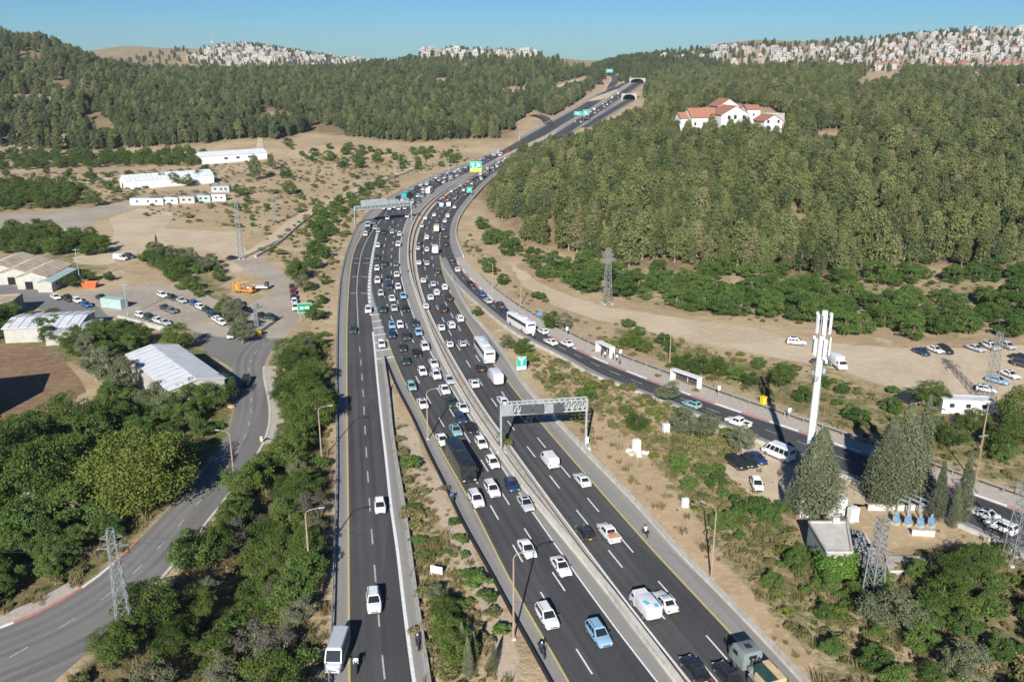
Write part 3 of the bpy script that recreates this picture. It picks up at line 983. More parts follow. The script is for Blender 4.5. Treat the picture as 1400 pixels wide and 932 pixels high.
draped('field_path', [(0, 262), (60, 250), (130, 243), (180, 240), (180, 246), (120, 251), (60, 259), (0, 272)], 0.008, 'pale_dirt')
draped('hill_path', [(345, 213), (352, 196), (352, 178), (360, 160), (366, 160), (358, 178), (360, 196), (362, 214)], 0.35, 'pale_dirt')
draped('earth_bank', [(682, 128), (705, 124), (722, 123), (722, 131), (700, 134)], 0.35, 'red_soil')
draped('quarry_face', [(742, 126), (775, 112), (812, 108), (810, 115), (772, 126), (752, 134)], 0.4, 'pale_dirt')
draped('cut_slope', [(820, 131), (845, 122), (848, 127), (822, 137), (800, 140)], 0.5, 'pale_dirt')
draped('bare_track', [(882, 150), (882, 138), (886, 124), (889, 112), (893, 112), (890, 126), (888, 140), (888, 150)], 0.5, 'pale_dirt')


for nm, pts, w in (('exit_road', [(834, 124), (838, 115), (843, 108), (838, 103), (829, 99)], 9), ('exit_road', [(815, 101), (818, 108), (822, 116)], 8), ('ramp_road', [(727, 158), (738, 160), (747, 164), (751, 171)], 9)):
    _l = smooth_line([T(*p) for p in pts], 6, 4)
    _l[:, 2] = terr(_l[:, 0], _l[:, 1])
    strip(nm, offset(_l, w / 2), offset(_l, -w / 2), 0.9, 'asphalt_dark')


# ------------------------------------------------------------------ painted markings
def ribbon(name, p, w, z, mat, dash=None, phase=0.0):
    if dash is None:
        return strip(name, offset(p, w / 2), offset(p, -w / 2), z, mat)
    on, off = dash
    s = np.concatenate([[0], np.cumsum(np.linalg.norm(np.diff(p, axis=0), axis=1))])
    nm = normals2(p)
    V, q, t = [], [], phase
    while t + on < s[-1]:
        for ss in (t, t + on):
            c = [np.interp(ss, s, p[:, k]) for k in range(3)]
            n0 = [np.interp(ss, s, nm[:, k]) for k in range(2)]
            V += [(c[0] + n0[0] * w / 2, c[1] + n0[1] * w / 2, c[2] + z), (c[0] - n0[0] * w / 2, c[1] - n0[1] * w / 2, c[2] + z)]
        k = len(V) - 4
        q.append((k, k + 1, k + 3, k + 2))
        t += on + off
    me = np_mesh(name, np.array(V), np.array(q), [mat])
    return tag(obj(name, me), kind='structure')


ribbon('road_marking_yellow', offset(YELL, -.15), 0.28, 0.034, 'line_yellow')
ribbon('road_marking_yellow', offset(MY[MY[:, 1] < 205], -.15), 0.28, 0.040, 'line_yellow')
ribbon('road_marking_yellow', offset(REDGE, .15), 0.28, 0.034, 'line_yellow')
ribbon('road_marking_white', offset(MR, .2), 0.24, 0.034, 'line_white')
ribbon('road_marking_white', offset(KW, -.2), 0.28, 0.034, 'line_white')
ribbon('road_marking_white', offset(LRW[LRW[:, 1] < 212], .12), 0.42, 0.040, 'line_white')
ribbon('road_marking_dashed', LANE[LANE[:, 1] < 206], 0.20, 0.036, 'line_worn', (4.2, 5.4), 1.0)
ribbon('road_marking_white', LANE[LANE[:, 1] >= 206], 0.26, 0.036, 'line_worn')
ribbon('road_marking_blocks', LRW[(LRW[:, 1] > 222) & (LRW[:, 1] < 345)], 0.85, 0.042, 'line_white', (3.2, 1.0), 0)
MYN, MRN = MY[MY[:, 1] < 370], MR[MR[:, 1] < 370]
for f in (1 / 3, 2 / 3):
    ribbon('road_marking_dashed', between(MYN, MRN, f), 0.20, 0.036, 'line_white', (4.6, 7.4), 2.0 if f < .5 else 5.5)
for f in (1 / 3, 2 / 3):
    ribbon('road_marking_dashed', between(KW[KW[:, 1] < 640], np.vstack([REDGE, FAR[(FAR[:, 1] > 310) & (FAR[:, 1] < 640)]]), f), 0.20, 0.036, 'line_white', (4.6, 7.4), 1.0 if f < .5 else 4.0)
ribbon('road_marking_dashed', FAR[FAR[:, 1] < 640], 0.22, 0.036, 'line_white', (3.0, 3.0), 0)
YF, MF = YELL[YELL[:, 1] > 360], MR[MR[:, 1] > 360]
for f in (.2, .4, .6, .8):
    ribbon('road_marking_dashed', between(YF[YF[:, 1] < 640], MF[MF[:, 1] < 640], f), 0.2, 0.036, 'line_worn', (4.0, 8.0), f * 7)
ribbon('road_marking_dashed', between(SLL2, SLR[SLR[:, 1] < 297], .5), 0.18, 0.036, 'line_worn', (3.4, 3.4), 0)
ribbon('road_marking_white', offset(SLL2, -.25), 0.2, 0.036, 'line_worn')
ribbon('road_marking_white', offset(SLR[SLR[:, 1] < 290], .45), 0.2, 0.036, 'line_worn')
ribbon('road_marking_dashed', between(_lo(SVL), _lo(SVR), .5), 0.15, 0.034, 'line_worn', (2.2, 4.0), 0)
for a, b in ((FLL, FLR), (FRL, FRR)):
    ribbon('road_marking_white', offset(a, -.5), 0.45, 0.12, 'line_worn')
    ribbon('road_marking_white', offset(b, .5), 0.45, 0.12, 'line_worn')
# chevrons across the gore, and distance marks across the two left lanes
_gl, _gr2 = LRW[(LRW[:, 1] > 186) & (LRW[:, 1] < 235)], MY
for k in range(0, len(_gl), 2):
    p = _gl[k]
    q = _gr2[((_gr2[:, :2] - p[:2]) ** 2).sum(1).argmin()]
    if np.linalg.norm(q - p) > 0.8:
        d = np.array([0, .35, 0])
        me = np_mesh('road_marking_bar', np.array([p - d, q - d + [0, 1.2, 0], q + d + [0, 1.2, 0], p + d]) + [0, 0, .044], np.array([[0, 1, 2, 3]]), ['line_white'])
        tag(obj('road_marking_bar', me), kind='structure')
for f, y in [(a, b) for b in (353.5, 360, 378.5, 401) for a in (.28, .76)]:
    px = np.interp(y, [350, 373, 401, 433], [480, 477.5, 475.5, 474]) * (1 - f) + np.interp(y, [345, 370, 395, 415], [510, 506, 504.3, 505.5]) * f
    c = np.array(G(px, y))
    me = np_mesh('road_marking_bar', np.array([c + [-1, -.3, .046], c + [1, -.3, .046], c + [1, .3, .046], c + [-1, .3, .046]]), np.array([[0, 1, 2, 3]]), ['line_worn'])
    tag(obj('road_marking_bar', me), kind='structure')

# kerbs: short blocks, painted red and white along the two smaller roads
def kerb(name, p, w, h, mats, block=None):
    L, R = offset(p, w / 2), offset(p, -w / 2)
    mb = MB()
    s = np.concatenate([[0], np.cumsum(np.linalg.norm(np.diff(p, axis=0), axis=1))])
    for i in range(len(p) - 1):
        m = mats[int(s[i] / block) % len(mats)] if block else mats[0]
        a, b, c, d = L[i], R[i], R[i + 1], L[i + 1]
        z0, z1 = p[i][2], p[i][2] + h
        mb.add([(a[0], a[1], z0), (b[0], b[1], z0), (c[0], c[1], z0), (d[0], d[1], z0), (a[0], a[1], z1), (b[0], b[1], z1), (c[0], c[1], z1), (d[0], d[1], z1)], [(4, 5, 6, 7), (0, 4, 7, 3), (1, 2, 6, 5)], m)
    o = obj(name, mb.mesh(name, merge=False))
    return tag(o, kind='structure')


kerb('side_road_kerb', SLR, 0.35, 0.15, ['kerb_white', 'kerb_red'], 6)
kerb('service_road_kerb', SVL[SVL[:, 1] < 112], 0.35, 0.15, ['kerb_white', 'kerb_red'], 6)
kerb('service_road_kerb', SVR[(SVR[:, 1] > 95) & (SVR[:, 1] < 185)], 0.45, 0.16, ['concrete_pale'])
_sw0 = SVL[(SVL[:, 1] < 99)]
strip('service_sidewalk', _sw0, offset(_sw0, 2.6), 0.09, 'paving')
_sw = SVR[(SVR[:, 1] > 140) & (SVR[:, 1] < 185)]
strip('bend_sidewalk', _sw, offset(_sw, -2.6), 0.10, 'paving')


# ------------------------------------------------------------------ barriers: each run is one thing
def barrier(label, p, h, w0, w1, mat, cat='barrier', group=None, name='concrete_barrier', top=None):
    """Sloped-face concrete wall along a line."""
    rings = []
    nm = normals2(p)
    for i in range(len(p)):
        c, n = p[i], nm[i]
        rings.append([(c[0] + n[0] * o, c[1] + n[1] * o, c[2] + z) for o, z in ((-w0 / 2, 0), (-w1 / 2, h * .35), (-w1 / 2 * .8, h), (w1 / 2 * .8, h), (w1 / 2, h * .35), (w0 / 2, 0))])
    mb = MB().loft(rings, mat)
    o = obj(name, mb.mesh(name, merge=False))
    return tag(o, label, cat, group)


def guardrail(label, p, group=None, every=4.0, h=0.78):
    """W-beam on posts; the nearest posts are parts of their own."""
    r = thing('guardrail', label, 'guardrail', tuple(p[0]), 0, group)
    o = Vector(p[0])
    nm = normals2(p)
    rings = []
    for i in range(len(p)):
        c, n = p[i], nm[i]
        rings.append([(c[0] + n[0] * a - o.x, c[1] + n[1] * a - o.y, c[2] + z - o.z) for a, z in ((-.08, h - .32), (.05, h - .24), (-.04, h - .16), (.05, h - .08), (-.08, h), (-.14, h - .16))])
    MB().loft(rings, 'steel_dull').build('rail', r)
    s = np.concatenate([[0], np.cumsum(np.linalg.norm(np.diff(p, axis=0), axis=1))])
    me = MB().box((0, 0, h / 2 - .06), (.12, .14, h), 'steel_dull').mesh('post')
    for k in range(min(100, int(s[-1] / every))):
        c = [float(np.interp(k * every, s, p[:, j])) for j in range(3)]
        obj('post', me, r, (c[0] - o.x, c[1] - o.y, c[2] - o.z))
    return r


barrier('long cream concrete barrier on the left edge of the motorway median', WALL[WALL[:, 1] < 660], 1.0, 0.8, 0.5, 'concrete_pale', group='motorway barriers')
barrier('low grey concrete barrier on the median beside the outbound lanes', offset(KW[KW[:, 1] < 660], 1.15), 0.85, 0.6, 0.35, 'concrete', group='motorway barriers')
guardrail('steel guardrail along the outer shoulder of the far left slip road', RAIL[RAIL[:, 1] < 460], 'motorway guardrails')
barrier('grey concrete wall between the slip road and the planted strip', LWALL, 0.9, 0.7, 0.4, 'concrete_grey', group='motorway barriers')
barrier('dark stained wall between the planted strip and the oncoming lanes', MWALL, 0.6, 0.2, 0.18, 'rubber', group='motorway barriers')  # thin wall drawn in a near-black material
barrier('pale concrete barrier along the hard shoulder of the outbound lanes', RSH, 0.85, 0.6, 0.35, 'concrete', group='motorway barriers')
barrier('pale concrete barrier round the outside of the far bend', FSH, 0.9, 0.6, 0.4, 'concrete_pale', group='motorway barriers')
barrier('low concrete wall between the joining side road and the verge', offset(SLL[SLL[:, 1] < 290], 1.8), 0.6, 0.5, 0.35, 'concrete', group='motorway barriers')
guardrail('thin steel railing behind the side road pavement', WALK[(WALK[:, 1] < 270) & (WALK[:, 1] > 100)], 'motorway guardrails', 4.0, 1.0)
barrier('low pale wall edging the dirt track above the dry slope', offset(TRK, -3.9), 0.9, 0.5, 0.4, 'concrete_pale', 'wall', name='edging_wall')
barrier('white parapet on the far side of the climbing carriageway', offset(FLL, 2.4), 0.9, 0.8, 0.6, 'concrete_pale', group='far motorway barriers')
barrier('white parapet between the climbing carriageways, left side', offset(FLR, -2.4), 0.9, 0.8, 0.6, 'concrete_pale', group='far motorway barriers')
barrier('white parapet between the climbing carriageways, right side', offset(FRL, 2.2), 0.9, 0.8, 0.6, 'concrete_pale', group='far motorway barriers')
# ------------------------------------------------------------------ vehicles
def ring(x, w, zb, zt, tuck=.86, crown=.8):
    h = zt - zb
    pts = [(tuck * w, zb), (w, zb + .3 * h), (w * .99, zb + .72 * h), (w * .94, zt - .05 * h), (crown * w, zt)]
    return [(x, y, z) for y, z in pts] + [(x, -y, z) for y, z in pts[::-1]]


CARS = {  # length, width, height, belt, bonnet z, boot z, cabin base rear/front, roof rear/front
    'sedan': (4.6, 1.80, 1.45, .93, .84, .98, -1.62, 1.02, -.92, .22),
    'hatchback': (4.0, 1.74, 1.50, .95, .88, .96, -1.93, .98, -1.52, .20),
    'suv': (4.55, 1.86, 1.70, 1.06, 1.0, 1.08, -2.18, 1.05, -1.88, .32),
    'pickup': (5.2, 1.86, 1.76, 1.08, 1.02, 1.02, -.95, 1.25, -.72, .55),
    'van': (5.0, 1.95, 2.15, 1.20, 1.10, 1.2, -2.46, 1.75, -2.38, 1.0),
    'minibus': (5.9, 2.0, 2.55, 1.30, 1.15, 1.3, -2.9, 2.25, -2.82, 1.5),
}


def wheel_mb(r=.32, w=.22):
    mb = MB()
    mb.tube((0, -w / 2, 0), (0, w / 2, 0), r, r, 'rubber', 14)
    for s in (-1, 1):
        mb.tube((0, s * w / 2, 0), (0, s * (w / 2 + .012), 0), r * .64, r * .55, 'rim', 12)
    return mb


def face_quad(c, m0=.1, m1=.1, n0=.1, n1=.1, push=.014):
    """Inset panel on a four-cornered face (bottom-left, bottom-right, top-right, top-left)."""
    a, b, cc, d = [Vector(p) for p in c]
    P = lambda u, v: (a * (1 - u) + b * u) * (1 - v) + (d * (1 - u) + cc * u) * v
    q = [P(m0, n0), P(1 - m1, n0), P(1 - m1, 1 - n1), P(m0, 1 - n1)]
    n = (b - a).cross(d - a).normalized()
    return [p + n * push for p in q]


def car_pieces(kind):
    """[(name, MB, bevel, [subparts])] of a vehicle heading along +x with its wheels on z = 0."""
    L, Wd, H, belt, bz, tz, c0, c1, r0, r1 = CARS[kind]
    w = Wd / 2
    hl = L / 2
    body = MB()
    if kind in ('van', 'minibus'):
        st = [(-hl, .93 * w, .42, belt - .04), (-hl + .1, .98 * w, .30, belt), (-1, w, .24, belt), (c1 - .3, w, .24, belt), (c1 + .1, .98 * w, .25, belt - .03), (hl - .25, .93 * w, .28, bz - .1), (hl - .04, .84 * w, .34, bz - .28), (hl, .76 * w, .42, bz - .45)]
    else:
        st = [(-hl, .78 * w, .46, tz - .28), (-hl + .06, .86 * w, .36, tz - .12), (-hl + .30, .95 * w, .26, tz - .02), (-hl * .62, w, .21, tz), (c0 * .55, w, .2, belt), (c1, w, .2, belt - .02), (hl * .62, .985 * w, .21, bz), (hl - .28, .92 * w, .26, bz - .07), (hl - .07, .82 * w, .34, bz - .17), (hl, .70 * w, .42, bz - .28)]
    body.loft([ring(*s) for s in st], 'car_paint')
    bw, tw = (.95 * w, .86 * w) if kind in ('van', 'minibus') else (.90 * w, .70 * w)
    zb, zt = belt - .05, H
    A = [(c0, bw, zb), (c1, bw, zb), (c1, -bw, zb), (c0, -bw, zb)]
    mz = zb + (zt - zb) * .82
    lerp = lambda p, q, t: tuple(p[i] + (q[i] - p[i]) * t for i in range(3))
    Tt = [(r0, tw, zt), (r1, tw, zt), (r1, -tw, zt), (r0, -tw, zt)]
    Mm = [lerp(A[k], (Tt[k][0], Tt[k][1] * 1.06, mz), 1.0) for k in range(4)]
    sh = .10 if kind not in ('van', 'minibus') else .14
    T2 = [(r0 + sh, tw * .90, zt), (r1 - sh * 1.4, tw * .90, zt), (r1 - sh * 1.4, -tw * .90, zt), (r0 + sh, -tw * .90, zt)]
    Md = [(Mm[k][0], Mm[k][1], mz) for k in range(4)]
    body.loft([A, Md, T2], 'car_paint')
    out = [('body', body, 0, [])]
    F = [A[1], A[2], Md[2], Md[1]]
    gm = MB()
    q = face_quad([A[2], A[1], Md[1], Md[2]], .06, .06, .08, -.02)
    ws = MB().quad(*q, 'car_glass')
    out.append(('windscreen', ws, 0, []))
    rq = face_quad([A[0], A[3], Md[3], Md[0]], .10, .10, .22 if kind != 'van' else .30, .02)
    if kind != 'van':
        out.append(('rear_window', MB().quad(*rq, 'car_glass'), 0, []))
    sides = {'sedan': [(.10, .49), (.515, .88)], 'hatchback': [(.06, .46), (.49, .88)], 'suv': [(.05, .30), (.32, .60), (.62, .89)], 'pickup': [(.06, .46), (.49, .86)], 'van': [(.74, .95)], 'minibus': [(.05, .22), (.24, .42), (.44, .62), (.64, .80), (.83, .96)]}[kind]
    for s in (1, -1):
        fc = [A[0], A[1], Md[1], Md[0]] if s > 0 else [A[3], A[2], Md[2], Md[3]]
        for u0, u1 in sides:
            p = face_quad(fc, u0, 1 - u1, .10, .04, .014 if s < 0 else -.014)
            out.append(('side_window', MB().quad(*p, 'car_glass'), 0, []))
    wr = .32 if kind in ('sedan', 'hatchback') else .36
    for x in (-hl * .60, hl * .62):
        for s in (1, -1):
            mb = MB()
            mb.merge(wheel_mb(wr), Matrix.Translation((x, s * (w - .10), wr)))
            out.append(('wheel', mb, 0, []))
    fx = hl - (.10 if kind not in ('van', 'minibus') else .07)
    for s in (1, -1):
        out.append(('headlight', MB().box((fx - .06, s * w * .66, bz - .22), (.26, .34, .15), 'lamp_clear', s * -.25), 0, []))
        out.append(('tail_light', MB().box((-hl + .06, s * w * .70, tz - .20 if kind != 'pickup' else .9), (.16, .26, .17 if kind not in ('van', 'minibus', 'suv') else .34), 'tail_red', s * .2), 0, []))
        out.append(('mirror', MB().box((c1 - .28, s * (w + .07), belt + .03), (.13, .2, .13), 'black_plastic'), 0, []))
    for s in (1, -1):
        out.append(('sill', MB().box((0, s * (w + .004), .30), (L * .42, .03, .16), 'black_plastic'), 0, []))
    out.append(('grille', MB().box((hl - .015, 0, bz - .36), (.05, w * .95, .15), 'black_plastic'), 0, []))
    if kind == 'suv':
        for s in (1, -1):
            out.append(('roof_rail', MB().box(((r0 + r1) / 2, s * tw * .86, H + .03), ((r1 - r0) * .8, .05, .05), 'black_plastic'), 0, []))
    out.append(('number_plate', MB().box((-hl - .005, 0, .62), (.03, .5, .11), 'plate'), 0, []))
    out.append(('bumper', MB().box((hl - .05, 0, .40), (.16, w * 1.35, .16), 'black_plastic'), 0, []))
    out.append(('bumper', MB().box((-hl + .05, 0, .42), (.14, w * 1.4, .14), 'black_plastic'), 0, []))
    if kind == 'pickup':
        bed = MB().box((-1.78, 0, tz + .012), (1.5, 1.5, .02), 'black_plastic')
        for s in (1, -1):
            bed.box((-1.75, s * .82, tz + .12), (1.62, .07, .25), 'car_paint')
        bed.box((-2.53, 0, tz + .10), (.07, 1.6, .25), 'car_paint')
        out.append(('load_bed', bed, 0, []))
    return out


def coach_pieces(body='car_paint', L=12.0, Wd=2.5, H=3.3, win_h=.82):
    w, hl = Wd / 2, L / 2
    b = MB()
    st = [(-hl, .92 * w, .5, H - .18), (-hl + .12, w, .35, H - .04), (-hl + .5, w, .32, H), (hl - .9, w, .32, H), (hl - .35, .99 * w, .34, H - .06), (hl - .05, .95 * w, .38, H - .35), (hl, .92 * w, .45, H - .9)]
    b.loft([[(x, y * (1 if z < H - .2 else 1), z) for y, z in ((ww * .96, zb), (ww, zb + .2), (ww, zt - .35), (ww * .96, zt - .1), (ww * .84, zt))] + [(x, -y, z) for y, z in ((ww * .84, zt), (ww * .96, zt - .1), (ww, zt - .35), (ww, zb + .2), (ww * .96, zb))] for x, ww, zb, zt in st], body)
    out = [('body', b, 0, [])]
    z0, z1 = H - .55 - win_h, H - .50
    for s in (1, -1):
        out.append(('side_window', MB().box((-.15, s * (w + .006), (z0 + z1) / 2), (L - 1.5, .02, z1 - z0), 'car_glass'), 0, []))
    out.append(('windscreen', MB().add([(hl + .01, -.88 * w, 1.25), (hl + .01, .88 * w, 1.25), (hl - .10, .90 * w, H - .55), (hl - .10, -.90 * w, H - .55)], [(0, 1, 2, 3)], 'car_glass'), 0, []))
    out.append(('rear_window', MB().box((-hl - .004, 0, H - .75), (.02, Wd * .74, .42), 'car_glass'), 0, []))
    for x in (-hl * .52, hl * .60):
        for s in (1, -1):
            out.append(('wheel', MB().merge(wheel_mb(.5, .3), Matrix.Translation((x, s * (w - .13), .5))), 0, []))
    for s in (1, -1):
        out.append(('headlight', MB().box((hl - .02, s * w * .72, .78), (.1, .4, .2), 'lamp_clear'), 0, []))
        out.append(('tail_light', MB().box((-hl - .005, s * w * .84, .95), (.04, .22, .5), 'tail_red'), 0, []))
        out.append(('mirror', MB().box((hl + .12, s * (w + .12), H - .75), (.12, .2, .42), 'black_plastic').tube((hl - .1, s * (w - .1), H - .5), (hl + .12, s * (w + .12), H - .5), .03, None, 'black_plastic', 5), 0, []))
    out.append(('air_conditioner', MB().box((-1.2, 0, H + .09), (2.6, 1.5, .2), body, 0, .9), .0, []))
    out.append(('roof_hatch', MB().box((2.6, 0, H + .03), (.8, .7, .07), body, 0, .92), .0, []))
    return out


def boxtruck_pieces(cargo='car_paint', L=6.4, cab='car_paint', marks=False, bh=2.1):
    hl = L / 2
    out = []
    c = MB()
    c.loft([[(x, y, z) for y, z in ((w, .45), (w, zt - .25), (w * .86, zt))] + [(x, -y, z) for y, z in ((w * .86, zt), (w, zt - .25), (w, .45))] for x, w, zt in ((hl - 1.7, .98, 2.15), (hl - .75, .98, 2.15), (hl - .25, .96, 1.45), (hl, .90, 1.15))], cab)
    out.append(('cab', c, 0, []))
    out.append(('windscreen', MB().add([(hl - .22, -.82, 1.48), (hl - .22, .82, 1.48), (hl - .68, .78, 2.06), (hl - .68, -.78, 2.06)], [(0, 1, 2, 3)], 'car_glass'), 0, []))
    for s in (1, -1):
        out.append(('side_window', MB().box((hl - 1.1, s * .985, 1.68), (.7, .02, .42), 'car_glass'), 0, []))
    bx = MB().box((-.85, 0, .67 + bh / 2), (L - 1.8, 2.0, bh), cargo)
    out.append(('cargo_box', bx, .04, []))
    if marks:
        out.append(('roof_mark', MB().box((-1.1, .45, .685 + bh), (.9, .55, .02), 'cyan_mark', .3).box((-2.0, -.45, .685 + bh), (.7, .5, .02), 'cyan_mark', -.2), 0, []))
    out.append(('chassis', MB().box((-.5, 0, .58), (L - 1, .9, .2), 'black_plastic'), 0, []))
    for x in (-hl * .55, hl * .62):
        for s in (1, -1):
            out.append(('wheel', MB().merge(wheel_mb(.42, .28), Matrix.Translation((x, s * .86, .42))), 0, []))
    for s in (1, -1):
        out.append(('headlight', MB().box((hl - .03, s * .66, .85), (.1, .3, .16), 'lamp_clear'), 0, []))
        out.append(('tail_light', MB().box((-hl + .03, s * .9, .75), (.06, .2, .16), 'tail_red'), 0, []))
    return out


def person_mb(mb, o=(0, 0, 0), rz=0.0, sit=False, shirt='cloth_white', trousers='cloth_dark', helmet=None):
    """One continuous small figure: legs, hips, torso, arms, neck, head."""
    m = Matrix.Translation(o) @ Matrix.Rotation(rz, 4, 'Z')
    t = MB()
    def limb(pts, rs, mat):
        rings = []
        for i, (p, r) in enumerate(zip(pts, rs)):
            d = (Vector(pts[min(i + 1, len(pts) - 1)]) - Vector(pts[max(i - 1, 0)])).normalized()
            u = d.cross(Vector((1, .01, 0))).normalized() if abs(d.x) < .9 else d.cross(Vector((0, 1, 0))).normalized()
            w = d.cross(u)
            rings.append([Vector(p) + (u * math.cos(a) + w * math.sin(a)) * r for a in [2 * math.pi * k / 8 for k in range(8)]])
        t.loft(rings, mat)
    if sit:
        for s in (1, -1):
            limb([(.0, s * .10, .84), (.38, s * .17, .72), (.30, s * .19, .34), (.36, s * .19, .27)], [.10, .075, .05, .045], trousers)
        limb([(0, 0, .78), (.02, 0, .95), (.08, 0, 1.22), (.12, 0, 1.38), (.14, 0, 1.45)], [.15, .15, .19, .15, .06], shirt)
        for s in (1, -1):
            limb([(.11, s * .19, 1.35), (.30, s * .26, 1.15), (.55, s * .24, 1.08), (.62, s * .23, 1.07)], [.06, .05, .04, .04], shirt)
        hc = (.17, 0, 1.60)
    else:
        for s in (1, -1):
            limb([(0, s * .09, .88), (.03, s * .10, .48), (-.01, s * .10, .10), (.10, s * .11, .04)], [.10, .07, .05, .05], trousers)
        limb([(0, 0, .82), (0, 0, 1.0), (0, 0, 1.25), (0, 0, 1.42), (0, 0, 1.50)], [.15, .14, .18, .15, .06], shirt)
        for s in (1, -1):
            limb([(0, s * .20, 1.40), (-.02, s * .25, 1.12), (.05, s * .26, .86), (.08, s * .25, .78)], [.055, .045, .035, .04], shirt if s > 0 else 'skin')
        hc = (.02, 0, 1.63)
    rings = []
    for k, (z, r) in enumerate(((-.14, .055), (-.10, .08), (-.02, .098), (.06, .092), (.11, .05))):
        rings.append([(hc[0] + r * 1.12 * math.cos(a), hc[1] + r * math.sin(a), hc[2] + z) for a in [2 * math.pi * q / 10 for q in range(10)]])
    t.loft(rings[:3], 'skin' if not helmet else helmet)
    t.loft(rings[2:], 'hair' if not helmet else helmet)
    mb.merge(t, m)
    return mb


def motorbike_pieces(paint='black_plastic'):
    out = []
    b = MB()
    b.loft([[(x, y, z) for y, z in ((w, z0), (w, z1), (w * .5, z1 + .06), (-w * .5, z1 + .06), (-w, z1), (-w, z0))] for x, w, z0, z1 in ((-.75, .07, .62, .74), (-.45, .14, .45, .78), (.0, .16, .36, .72), (.3, .17, .42, .86), (.55, .12, .55, .92), (.68, .06, .7, .95))], paint)
    out.append(('body', b, 0, []))
    for x in (-.66, .70):
        out.append(('wheel', MB().merge(wheel_mb(.31, .13), Matrix.Translation((x, 0, .31))), 0, []))
    out.append(('handlebar', MB().tube((.48, -.36, 1.06), (.48, .36, 1.06), .02, None, 'black_plastic', 6).tube((.68, 0, .34), (.50, 0, 1.06), .035, None, 'steel', 6), 0, []))
    out.append(('seat', MB().box((-.30, 0, .83), (.7, .26, .10), 'black_plastic', 0, .85), 0, []))
    out.append(('top_box', MB().box((-.78, 0, .98), (.36, .40, .30), 'black_plastic', 0, .9), 0, []))
    return out


def as_mesh(name, pieces, smooth=True):
    mb = MB()
    for _, p, _b, _s in pieces:
        mb.merge(p)
    return mb.mesh(name, smooth)


PROTO = {}       # kind -> (list of (part name, mesh), single mesh)


def proto(kind, pieces):
    parts = [(n, p.mesh(n, True, b)) for n, p, b, _ in pieces]
    PROTO[kind] = (parts, as_mesh(kind, pieces))


for _k in CARS:
    proto(_k, car_pieces(_k))
proto('coach', coach_pieces())
proto('city_bus', coach_pieces('car_paint', 12.0, 2.5, 3.0, 1.0))
proto('small_bus', coach_pieces('car_paint', 8.2, 2.3, 2.95, .85))
proto('box_truck', boxtruck_pieces())
proto('marked_truck', boxtruck_pieces(marks=True, L=5.2, bh=1.5))
proto('motorcycle', motorbike_pieces())
NAMES = {'sedan': 'sedan_car', 'hatchback': 'hatchback_car', 'suv': 'sport_utility_car', 'pickup': 'pickup_truck', 'van': 'delivery_van', 'minibus': 'minibus', 'coach': 'coach', 'city_bus': 'city_bus', 'small_bus': 'small_bus', 'box_truck': 'box_truck', 'marked_truck': 'box_truck', 'motorcycle': 'motorcycle'}
CATS = {'sedan': 'car', 'hatchback': 'car', 'suv': 'car', 'pickup': 'pickup truck', 'van': 'van', 'minibus': 'minibus', 'coach': 'bus', 'city_bus': 'bus', 'small_bus': 'bus', 'box_truck': 'truck', 'marked_truck': 'truck', 'motorcycle': 'motorcycle'}
WORD = {'sedan': 'sedan', 'hatchback': 'hatchback', 'suv': 'SUV', 'pickup': 'pickup', 'van': 'van', 'minibus': 'minibus', 'coach': 'coach', 'city_bus': 'bus', 'small_bus': 'small bus', 'box_truck': 'box truck', 'marked_truck': 'box truck with blue marks', 'motorcycle': 'motorcycle'}
PAINT = {'white': (.70, .70, .70), 'silver': (.44, .46, .48), 'grey': (.16, .17, .18), 'black': (.018, .019, .021), 'dark blue': (.02, .045, .12), 'blue': (.025, .11, .30), 'light blue': (.24, .40, .56), 'dark green': (.025, .06, .055), 'teal': (.22, .38, .40), 'cream': (.62, .54, .40), 'maroon': (.20, .015, .05), 'red': (.42, .03, .03), 'dark grey': (.045, .05, .055), 'green': (.03, .32, .32), 'pale green': (.40, .52, .47)}


def vehicle(kind, color, p, rz, label, group=None, detail=True):
    col = (*PAINT[color], 1)
    parts, single = PROTO[kind]
    if detail:
        r = thing(NAMES[kind], label, CATS[kind], p, rz, group)
        for n, me in parts:
            o = obj(n, me, r)
            o.color = col
    else:
        r = tag(obj(NAMES[kind], single, None, p, rz), label, CATS[kind], group)
    if detail:
        if kind in ('suv', 'sedan', 'hatchback') and _r3.random() < .3:
            L, Wd, H, belt, bz, tz, c0, c1, r0, r1 = CARS[kind]
            obj('sunroof', SUNROOF[kind], r)
    r.color = col
    return r


_r3 = random.Random(11)
SUNROOF = {k: MB().box(((CARS[k][8] + CARS[k][9]) / 2 + .08, 0, CARS[k][2] + .012), ((CARS[k][9] - CARS[k][8]) * .55, CARS[k][1] * .44, .02), 'car_glass').mesh('sunroof') for k in ('suv', 'sedan', 'hatchback')}
C_LEFT = between(MYN, MRN, .5)
C_OUT = YF * .5 + np.array([MF[((MF[:, :2] - q[:2]) ** 2).sum(1).argmin()] for q in YF]) * .5
LEFTREF = np.vstack([C_LEFT[C_LEFT[:, 1] < 330], C_OUT[C_OUT[:, 1] > 330]])
RIGHTREF = between(KW[KW[:, 1] < 700], np.vstack([REDGE, FAR[(FAR[:, 1] > 310) & (FAR[:, 1] < 700)]]), .5)
SIDEREF = between(SLL, SLR, .5)
SLIPREF = LANE
FARREF = FLL


def tangent(ref, p):
    i = int(((ref[:, :2] - np.array(p[:2])) ** 2).sum(1).argmin())
    i = min(max(i, 2), len(ref) - 3)
    d = ref[i + 2] - ref[i - 2]
    return math.atan2(d[1], d[0])


